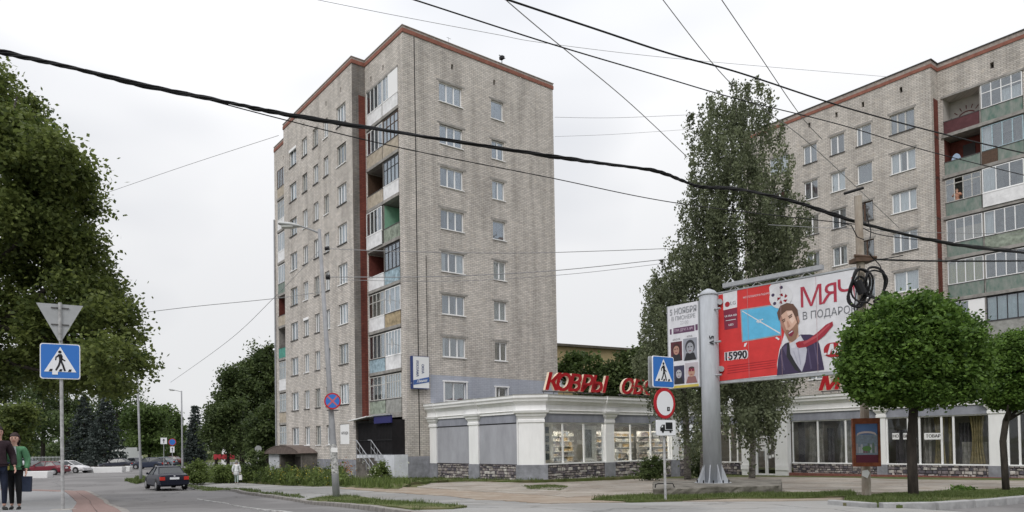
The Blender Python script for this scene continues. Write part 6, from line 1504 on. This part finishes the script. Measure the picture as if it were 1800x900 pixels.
for i in range(9): a0 = math.pi*i/9; a1 = math.pi*(i+1)/9; b.quad((.2*math.cos(a0),-.009,z0+hh*.68+.07*math.sin(a0)),(.2*math.cos(a1),-.009,z0+hh*.68+.07*math.sin(a1)),(.2*math.cos(a1),-.009,z0+hh*.73+.07*math.sin(a1)),(.2*math.cos(a0),-.009,z0+hh*.73+.07*math.sin(a0)))
b.build('poster_arch', vinyl('arch', (.6,.5,.5)), ks)
MB().prism([(-.09,kz0-.22),(.02,kz0-.28),(.07,kz0-.15),(.03,kz0-.08),(-.08,kz0-.1)], .08, .10).build('paper_scrap', m_white, ks)

# ================================================================== CARS
def car(name, loc, rz, col, label, L_=4.4, Wd=1.72, H_=1.42, van=False, glassm=None, hatch=False):
    """car pointing along +x, built from lofted sections"""
    root = empty(name, loc, rz, label, 'car'); paint = mat('car_paint_%s' % '_'.join('%02d' % int(c*99) for c in col), col, .42, spec=.2, coat=.15)
    tyre = mat('tyre', (.02,.02,.02), .8); rim = mat('wheel_rim', (.35,.35,.36), .35, metal=.6); gl = mat('car_glass', (.025,.03,.035), .22, spec=.45)
    h = L_/2
    st = [(-h,.72,.42,.78),(-h+.06,.82,.30,.90),(-h+.35,.86,.24,.97),(-h+.9,.865,.22,1.0),(-.4,.87,.2,.96),(.6,.87,.2,.93),(1.0,.865,.2,.90),(h-.75,.85,.22,.84),(h-.25,.80,.26,.72),(h-.04,.70,.32,.60),(h,.62,.38,.52)]
    if van: st = [(x, w, a, max(b, 1.0)) for x, w, a, b in st]
    k = Wd/1.74; b = MB(); vs = []
    for x, w, z0, z1 in st:
        w *= k; zm = (z0+z1)/2
        vs += [(x,-w*.86,z0),(x,-w,z0+.12),(x,-w*1.0,zm+.06),(x,-w*.955,z1-.07),(x,-w*.86,z1),(x,0,z1+.025),(x,w*.86,z1),(x,w*.955,z1-.07),(x,w,zm+.06),(x,w,z0+.12),(x,w*.86,z0)]
    n = 11; fs = [(i*n+j, i*n+j+1, (i+1)*n+j+1, (i+1)*n+j) for i in range(len(st)-1) for j in range(n-1)] + [tuple(range(n))[::-1], tuple(range((len(st)-1)*n, len(st)*n))]
    fs += [(i*n, (i+1)*n, (i+1)*n+10, i*n+10) for i in range(len(st)-1)]
    b.add(vs, fs); body = b.build('body', paint, root, smooth=True); m_ = body.modifiers.new('edge', 'EDGE_SPLIT'); m_.split_angle = R(38)
    # greenhouse
    zr = H_; zb_ = .93; cb = [(-h+.62,.70,zb_),(-h+1.25,.60,zr-.02),(-.15,.60,zr),(.25,.59,zr-.02),(1.15,.70,zb_-.04)]
    if hatch: cb[0] = (-h+.12,.72,zb_); cb[1] = (-h+.55,.6,zr-.04)
    g = MB(); vs = []
    lo = [(cb[0][0], .76), (cb[0][0]*.55, .80), (-.1,.80), (.5,.80), (cb[4][0], .74)]
    top = [(cb[1][0], .60), ((cb[1][0]-.15)/2, .62), (-.1,.62), (.25,.60)]
    v = [(cb[0][0],-.72*k,zb_),(cb[4][0],-.74*k,zb_-.03),(cb[4][0],.74*k,zb_-.03),(cb[0][0],.72*k,zb_),
         (cb[1][0],-.58*k,zr-.05),(.22,-.58*k,zr-.05),(.22,.58*k,zr-.05),(cb[1][0],.58*k,zr-.05),(-.3,-.80*k,zb_),(-.3,.80*k,zb_)]
    g.add(v, [(0,8,5,4),(8,1,5),(1,2,6,5),(2,9,6),(9,3,7,6),(3,0,4,7)]); gw = g.build('windows', gl, root)
    r_ = MB(); x0, x1 = cb[1][0], .22
    r_.add([(x0-.05,-.60*k,zr-.055),(x1+.05,-.60*k,zr-.055),(x1+.05,.60*k,zr-.055),(x0-.05,.60*k,zr-.055),(x0+.15,-.46*k,zr),(x1-.1,-.46*k,zr),(x1-.1,.46*k,zr),(x0+.15,.46*k,zr)], [(0,1,5,4),(1,2,6,5),(2,3,7,6),(3,0,4,7),(4,5,6,7)]); r_.build('roof', paint, root)
    for sy in (-1, 1):
        for a, c in (((cb[0][0],.73),(cb[1][0],.60)),((-.35,.81),(-.35,.60)),((cb[4][0],.75),(.22,.60))):
            MB().tube([(a[0],sy*a[1]*k,zb_-.03),(c[0],sy*c[1]*k,zr-.05)], .035, 6).build('pillar', paint, root)
        MB().box(.55,.72,sy*.88*k-(.1 if sy < 0 else 0),sy*.88*k+(.1 if sy > 0 else 0),.90,1.03).build('wing_mirror', paint, root)
        MB().box(-h-.012,-h+.12,sy*.67*k-.14,sy*.67*k+.14,.62,.82).build('tail_light', mat('tail_lamp', (.45,.03,.02), .3), root)
        MB().box(h-.16,h-.02,sy*.56*k-.13,sy*.56*k+.13,.50,.64).build('headlight', mat('head_lamp', (.6,.6,.62), .15), root)
        for wx in (-h+.82, h-.85):
            w_o = MB().tube([(wx,sy*.66*k,.31),(wx,sy*.875*k,.31)], .31, 20).build('wheel', tyre, root)
            MB().tube([(wx,sy*.86*k,.31),(wx,sy*.882*k,.31)], [.2,.18], 14).build('rim', rim, w_o)
            MB().tube([(wx,sy*.70*k,.36),(wx,sy*.868*k,.36)], .36, 20).build('wheel_arch', m_black, w_o)
    MB().box(-h-.07,-h+.1,-.80*k,.80*k,.36,.56).build('bumper', paint, root); MB().box(h-.1,h+.06,-.72*k,.72*k,.30,.48).build('bumper', paint, root)
    MB().box(-h-.025,-h,-.26,.26,.66,.78).build('number_plate', m_swhite, root)
    MB().box(-h-.03,-h+.05,-.04,.04,.83,.88).build('badge', m_swhite, root)
    MB().tube([(-h-.09,-.5,.28),(-h+.1,-.5,.28)], .035, 8).build('exhaust', m_steel, root)
    return root
def onroad(px, py): p = onground(px, py); p.z = terr(p.x, p.y) - .02; return p
car('sedan_car', onroad(288, 863) + Vector((-.8,2.2,0)), R(125), (.007,.009,.02), 'dark blue sedan seen from behind, driving off beside the weed bank')
def parked(px, Y, rz, col, label, **k): p = gp(px, Y); p.z -= .02; return car('parked_car', p, R(rz), col, label, **k)
parked(80, 74, 180, (.13,.012,.022), 'burgundy sedan in side view behind the crossing sign post')
parked(122, 79, -8, (.55,.55,.56), 'white sedan right behind the burgundy one, nose to the right')
parked(206, 92, 184, (.02,.022,.035), 'dark sedan parked left of the half-hidden lamp post')
parked(235, 99, 150, (.10,.10,.12), 'grey car squeezed between two dark parked cars')
parked(262, 91, 176, (.018,.025,.045), 'dark blue hatchback parked right of the left lamp post', hatch=True, H_=1.5)
parked(285, 103, 175, (.14,.17,.2), 'grey-blue car at the far right end of the parked row')
parked(182, 97, 182, (.02,.02,.024), 'black car nose-on behind the white planters, left of the dark sedan')
parked(300, 112, 178, (.08,.02,.02), 'dark red car far behind the small round road sign')
parked(52, 118, 90, (.5,.52,.56), 'pale car seen end-on near the fence at far left')
# white lorry box beyond the cars
p = gp(222, 112); tv = empty('box_truck', p, R(80), 'small white box truck standing behind the parked cars', 'truck')
MB().box(-2.4,1.4,-1.0,1.0,.75,2.9).build('cargo_box', m_white, tv); MB().box(1.5,2.9,-.95,.95,.5,1.5).box(1.5,2.6,-.9,.9,1.5,2.3).build('cab', m_white, tv); MB().box(-2.45,-2.41,-.8,.8,1.0,1.3).build('rear_band', m_sblack, tv)
for wx in (-1.6,2.1):
    for sy in (-.95,.8): MB().tube([(wx,sy,.4),(wx,sy+.2,.4)], .4, 14).build('wheel', m_black, tv)
# white planters / kerb blocks by the parking
for i, (px_, Y_, rz_, w_p) in enumerate(((56,66,5,3.2),(150,82,12,2.6),(172,80,-8,2.8),(193,79,4,3.0),(212,82,10,2.2))):
    p = gp(px_, Y_); o = empty('white_planter', p, R(rz_), ['long low white planter behind the woman in the green jacket','white planter just right of the white sedan','second low white planter from the white sedan, before the spruces','third low white planter, ahead of the dark sedan','rightmost of the low white planters, by the half-hidden lamp post'][i], 'planter')
    b = MB(); b.add([(-w_p/2,-.5,-.1),(w_p/2,-.5,-.1),(w_p/2,.5,-.1),(-w_p/2,.5,-.1),(-w_p/2-.12,-.6,.62),(w_p/2+.12,-.6,.62),(w_p/2+.12,.6,.62),(-w_p/2-.12,.6,.62)], [(0,1,5,4),(1,2,6,5),(2,3,7,6),(3,0,4,7),(4,5,6,7)]); bevel(b.build('trough', m_white, o), .05)
    MB().box(-w_p/2,w_p/2,-.48,.48,.625,.66).build('earth', m_trunk, o)
# fence in the park at far left
f0 = gp(45, 112); f1 = gp(112, 112); fe = empty('metal_fence', f0, 0, 'pale grey picket fence behind the burgundy car', 'fence'); d = f1 - f0
bar = MB().box(-.03,.03,-.02,.02,-.1,1.7).mesh('picket', m_steel)
for i in range(28): q = d*(i/27); link('picket', bar, fe, (q.x, q.y, 0))
MB().tube([(0,0,1.5),tuple(d+Vector((0,0,1.5)))], .03, 6).tube([(0,0,.3),tuple(d+Vector((0,0,.3)))], .03, 6).build('rail', m_steel, fe)
# park lawn and paths beyond the junction
drape('park_lawn', [tuple(gp(-200,104)[:2]), tuple(gp(322,104)[:2]), tuple(gp(322,135)[:2]), tuple(gp(-200,135)[:2])], .02, mat('park_lawn', (.06,.09,.03), .95, .8, .2), 3)
drape('park_path', [tuple(gp(300,88)[:2]), tuple(gp(470,90)[:2]), tuple(gp(470,93)[:2]), tuple(gp(300,91)[:2])], .05, m_path, 3)
# red and white kiosk sign in the park
p = gp(396, 92); o = empty('park_notice', p, 0, 'small red and white notice stand left of the walker in white', 'notice stand')
MB().box(-.5,.5,-.05,.05,0,1.1).build('stand', m_white, o); MB().box(-1.5,1.2,-.12,.12,1.1,1.75).build('red_panel', mat('notice_red', (.35,.03,.04), .6), o); MB().prism([(-.5,1.76),(.7,1.76),(.5,2.5),(-.2,2.9)], -.05, .05).build('white_top', m_white, o)

# ================================================================== PEOPLE
def skinmesh(name, parent, V, Ed, Rr, m, root=0, sub=1):
    me = bpy.data.meshes.new(name); bm = bmesh.new(); sk = bm.verts.layers.skin.verify()
    vv = [bm.verts.new(tuple(v)) for v in V]
    for e_ in Ed: bm.edges.new((vv[e_[0]], vv[e_[1]]))
    for i, r in enumerate(Rr): vv[i][sk].radius = (r, r); vv[i][sk].use_root = (i == root)
    bm.to_mesh(me); bm.free(); me.materials.append(m); o = link(name, me, parent)
    s_ = o.modifiers.new('skin', 'SKIN'); s_.use_smooth_shade = True; s_.branch_smoothing = .6
    u = o.modifiers.new('sub', 'SUBSURF'); u.levels = sub; u.render_levels = sub
    return o
def chain(pts, rad): return pts, [(i, i+1) for i in range(len(pts)-1)], rad
def person(loc, rz, label, h, skinc, hairc, top, topc, legc, shoec, pose, hairlen=.3, coat=0, face=True):
    """figure of height h facing -y; pose gives both hands and both feet in body units of 1.7 m"""
    root = empty('person', loc, rz, label, 'person'); k = h/1.70; V = lambda *a: Vector(a)*k
    hl, hr, fL, fR_ = pose['hl'], pose['hr'], pose['fl'], pose['fr']; el, er = pose['el'], pose['er']; lean = pose.get('lean', 0)
    ms = mat('skin_%d' % int(skinc[0]*100), skinc, .6)
    P = [V(0,0,.92), V(0,.0,1.06), V(0,lean*.5,1.24), V(0,lean,1.38), V(0,lean-.005,1.46), V(0,lean-.015,1.53), V(0,lean-.02,1.60), V(0,lean-.01,1.66),
         V(.17,lean,1.37), V(*el), V(*hl), V(-.17,lean,1.37), V(*er), V(*hr), V(.085,0,.88), V(fL[0],fL[1]-.02 if fL[1] < 0 else fL[1]-.04,.47), V(fL[0],fL[1],.07), V(-.085,0,.88), V(fR_[0],fR_[1]-.03,.47), V(fR_[0],fR_[1],.07)]
    Ed = [(0,1),(1,2),(2,3),(3,4),(4,5),(5,6),(6,7),(3,8),(8,9),(9,10),(3,11),(11,12),(12,13),(0,14),(14,15),(15,16),(0,17),(17,18),(18,19)]
    Rr = [.13,.115,.13,.10,.055,.078,.104,.08,.05,.038,.026,.05,.038,.026,.085,.052,.035,.085,.052,.035]; Rr = [r*k for r in Rr]
    body = skinmesh('body', root, P, Ed, Rr, ms, 0, 2)
    # hands: palm and five fingers each, slightly curled
    for side, w0, e0 in ((1, P[10], P[9]), (-1, P[13], P[12])):
        d = (w0-e0).normalized(); sx_ = Vector((0,-1,0)) if abs(d.y) < .8 else Vector((1,0,0)); c = d.cross(sx_).normalized()
        V_ = [w0, w0+d*.05*k, w0+d*.09*k]; E2 = [(0,1),(1,2)]; R2 = [.022*k,.026*k,.026*k]
        for i, (o_, ln) in enumerate(((-.027,.055),(-.009,.068),(.009,.064),(.027,.048))):
            a = len(V_); bpt = V_[2] + sx_*o_*k; V_ += [bpt, bpt+d*ln*.55*k+c*side*.006*k, bpt+d*ln*k+c*side*.022*k]; E2 += [(2,a),(a,a+1),(a+1,a+2)]; R2 += [.0095*k,.0085*k,.007*k]
        a = len(V_); V_ += [V_[1]+sx_*(-.03)*k, V_[1]+sx_*(-.05)*k+d*.045*k]; E2 += [(1,a),(a,a+1)]; R2 += [.011*k,.008*k]
        skinmesh('hand', root, V_, E2, R2, ms, 1, 1)
    # clothes
    mt = mat('cloth_%s' % topc[0], topc[1], .9, 9, .22, .9, stretch=(1,1,.5)); ml = mat('cloth_%s' % legc[0], legc[1], .9, 9, .25, .9, stretch=(1,1,.4))
    hem = .84 if not coat else coat
    T = [V(0,.0,hem+.02), P[0]+V(0,0,.03), P[1], P[2], P[3]+V(0,0,.01), P[8], P[9], P[9].lerp(P[10],.92), P[11], P[12], P[12].lerp(P[13],.92), V(0,lean-.004,1.43)]
    skinmesh(top, root, T, [(0,1),(1,2),(2,3),(3,4),(4,5),(5,6),(6,7),(4,8),(8,9),(9,10),(4,11)], [r*k for r in (.30 if coat else .175,.185 if coat else .175,.16,.175,.14,.098,.072,.058,.098,.072,.058,.075)], mt, 2, 2)
    Lg = [V(0,0,.93), P[14], P[15], P[16]+V(0,0,.04), P[17], P[18], P[19]+V(0,0,.04)]
    skinmesh('trousers', root, Lg, [(0,1),(1,2),(2,3),(0,4),(4,5),(5,6)], [r*k for r in (.135,.10,.066,.047,.10,.066,.047)], ml, 0, 2)
    msx = mat('shoe_%s' % shoec[0], shoec[1], .6)
    for q in (P[16], P[19]): skinmesh('shoe', root, [q+V(0,.05,-.03), q+V(0,-.03,-.035), q+V(0,-.13,-.045), q+V(0,-.18,-.05)], [(0,1),(1,2),(2,3)], [r*k for r in (.038,.043,.038,.026)], msx, 1, 1)
    # head: hair, face
    mh = mat('hair_%d' % int(hairc[0]*1000), hairc, .7, 20, .2); hc = V(0,lean-.01,1.60)
    hb_ = MB(); nu, nv = 16, 10; hv = []; hf = []
    for j in range(nv+1):
        ph = math.pi*j/nv
        for i in range(nu):
            a = 2*math.pi*i/nu; r_ = math.sin(ph); x, y, z = .102*r_*math.cos(a), .112*r_*math.sin(a)+.014, .13*math.cos(ph)
            if z < -.02 and y > -.05: z -= hairlen*min(1, (-.02-z)/.1); x *= 1.15
            hv.append(hc + V(x*random.uniform(.97,1.04), y, z+.012))
    for j in range(nv):
        for i in range(nu):
            c_ = (hv[j*nu+i]+hv[j*nu+(i+1) % nu]+hv[(j+1)*nu+i]+hv[(j+1)*nu+(i+1) % nu])/4 - hc
            if face and c_.y < -.035*k and c_.z < .062*k: continue
            if c_.z < (-.06-hairlen)*k: continue
            hf.append((j*nu+i, j*nu+(i+1) % nu, (j+1)*nu+(i+1) % nu, (j+1)*nu+i))
    hb_.add(hv, hf); hb_.build('hair', mh, root, smooth=True)
    if face:
        fy_ = -.098
        for sx_ in (-1,1):
            MB().box(sx_*.030*k-.011*k, sx_*.030*k+.011*k, (lean+fy_-.006)*k, (lean+fy_+.02)*k, 1.597*k, 1.607*k).build('eye', m_sblack, root)
            MB().box(sx_*.031*k-.016*k, sx_*.031*k+.016*k, (lean+fy_-.006)*k, (lean+fy_+.02)*k, 1.620*k, 1.626*k).build('eyebrow', mh, root)
            MB().tube([(sx_*.083*k,(lean-.01)*k,1.565*k),(sx_*.088*k,(lean-.005)*k,1.60*k)], .016*k, 8).build('ear', ms, root)
        MB().add([(-.013*k,(lean+fy_)*k,1.565*k),(.013*k,(lean+fy_)*k,1.565*k),(0,(lean+fy_-.022)*k,1.568*k),(0,(lean+fy_)*k,1.605*k)], [(0,1,2),(0,2,3),(1,3,2)]) if False else None
        nb = MB(); nb.add([(-.014*k,(lean+fy_+.01)*k,1.563*k),(.014*k,(lean+fy_+.01)*k,1.563*k),(0,(lean+fy_-.022)*k,1.567*k),(0,(lean+fy_+.008)*k,1.607*k)], [(0,1,2),(0,2,3),(1,3,2)]); nb.build('nose', ms, root)
        MB().box(-.024*k,.024*k,(lean+fy_)*k,(lean+fy_+.025)*k,1.535*k,1.544*k).build('mouth', mat('lips', (.35,.10,.09), .5), root)
    return root, k
pw = gp(26, 15.6); pw.z += .07
wz = R(-8)
person(pw, R(20), 'woman with dark hair in a green jacket and black trousers at the left kerb', 1.68, (.55,.34,.27), (.035,.02,.02), 'jacket', ('green', (.09,.23,.12)), ('black_legs', (.012,.012,.014)), ('black_shoe', (.01,.01,.01)),
       dict(hl=(.25,-.10,.88), hr=(-.16,-.24,1.02), el=(.25,.03,1.12), er=(-.27,.02,1.13), fl=(.10,-.08), fr=(-.08,.10)), .16)
sh = empty('top', pw, R(20)); bpy.data.objects.remove(sh)
pr2 = [o for o in bpy.data.objects if o.name.startswith('person')][-1]
MB().prism([(-.065,1.10),(.065,1.10),(.05,1.40),(-.05,1.40)], -.165, -.13).build('shirt_front', mat('pale_shirt', (.5,.53,.55), .9), pr2)
yb_ = empty('yellow_bag', pw, R(20), 'small yellow item held at the waist by the woman in green', 'bag'); MB().box(-.2,-.05,-.30,-.2,.88,1.03).build('pouch', mat('yellow_cloth', (.55,.50,.12), .8, 9, .15), yb_); bevel(bpy.data.objects[-1] if False else yb_.children[0], .03)
ho = Matrix.Rotation(R(20), 3, 'Z') @ Vector((.36,-.06,0)); bg_ = empty('shopping_bag', pw + ho + Vector((-.20,-.05,.04)), R(15), 'dark blue shopping bag carried by the woman in the green jacket', 'bag')
b = MB(); b.add([(-.14,-.06,.36),(.15,-.06,.35),(.15,.06,.35),(-.14,.06,.36),(-.16,-.05,.70),(.165,-.05,.69),(.165,.05,.69),(-.16,.05,.70)], [(0,3,2,1),(0,1,5,4),(1,2,6,5),(2,3,7,6),(3,0,4,7)]); b.build('bag_body', mat('bag_blue', (.02,.03,.06), .6, 5, .2), bg_, (.02,0,0))
MB().tube([(-.08,-.05,.70),(-.06,-.05,.84),(0,-.03,.87),(.06,-.05,.84),(.08,-.05,.70)], .008, 6).build('handle', m_black, bg_)
pm = gp(-4, 15.2); pm.z += .07
person(pm, R(50), 'man in a dark jacket cut by the left edge, beside the woman in green', 1.80, (.50,.30,.24), (.03,.02,.02), 'jacket', ('plum', (.035,.02,.026)), ('navy_jeans', (.015,.02,.04)), ('dark_shoe', (.015,.015,.015)),
       dict(hl=(.27,-.12,.88), hr=(-.27,-.05,.86), el=(.28,.03,1.12), er=(-.28,.03,1.12), fl=(.10,-.05), fr=(-.10,.08)), .03)
pp = onground(416, 852); kk = (852-812)*pp.y/CF
pp.z = terr(pp.x, pp.y) + .03
person(pp, R(190), 'walker seen from behind in a long white coat on the far footpath', max(1.5, kk*1.05), (.45,.3,.25), (.25,.24,.23), 'coat', ('white_coat', (.70,.71,.72)), ('pale_trousers', (.35,.42,.40)), ('pale_shoe', (.3,.3,.3)),
       dict(hl=(.25,-.02,.82), hr=(-.24,.04,.80), el=(.27,.02,1.08), er=(-.26,.03,1.08), fl=(.09,-.12), fr=(-.09,.12)), .05, coat=.56, face=False)
hb = empty('carrier_bag', pp + Vector((.3,-.1,0)), 0, 'pale carrier bag in the right hand of the walker in white', 'bag'); MB().box(-.1,.1,-.06,.06,.3,.62).build('bag_body', mat('bag_pale', (.6,.6,.6), .7), hb); MB().tube([(-.05,0,.62),(0,0,.78),(.05,0,.62)], .008, 5).build('handle', m_white, hb)
# tenant leaning out of the glazing on the right block
xq, zq = BR.hit(1681, 352); lp_ = BR.W + BR.X*xq + BR.N*.22; lz = flb(2) + .45
o_, k_ = person(Vector((lp_.x, lp_.y, lz-.42)), THB + R(-90), 'bare-armed tenant leaning at an open loggia window on the right block', 1.72, (.58,.36,.27), (.12,.07,.05), 'shirt', ('peach', (.50,.26,.18)), ('dark_legs', (.03,.03,.035)), ('slipper', (.05,.04,.04)),
       dict(hl=(.16,-.30,1.28), hr=(-.12,-.32,1.28), el=(.27,-.10,1.20), er=(-.25,-.12,1.20), fl=(.1,.05), fr=(-.1,.05), lean=-.08), .03)

# ------------------------------------------------------------------ no name collisions of data, done
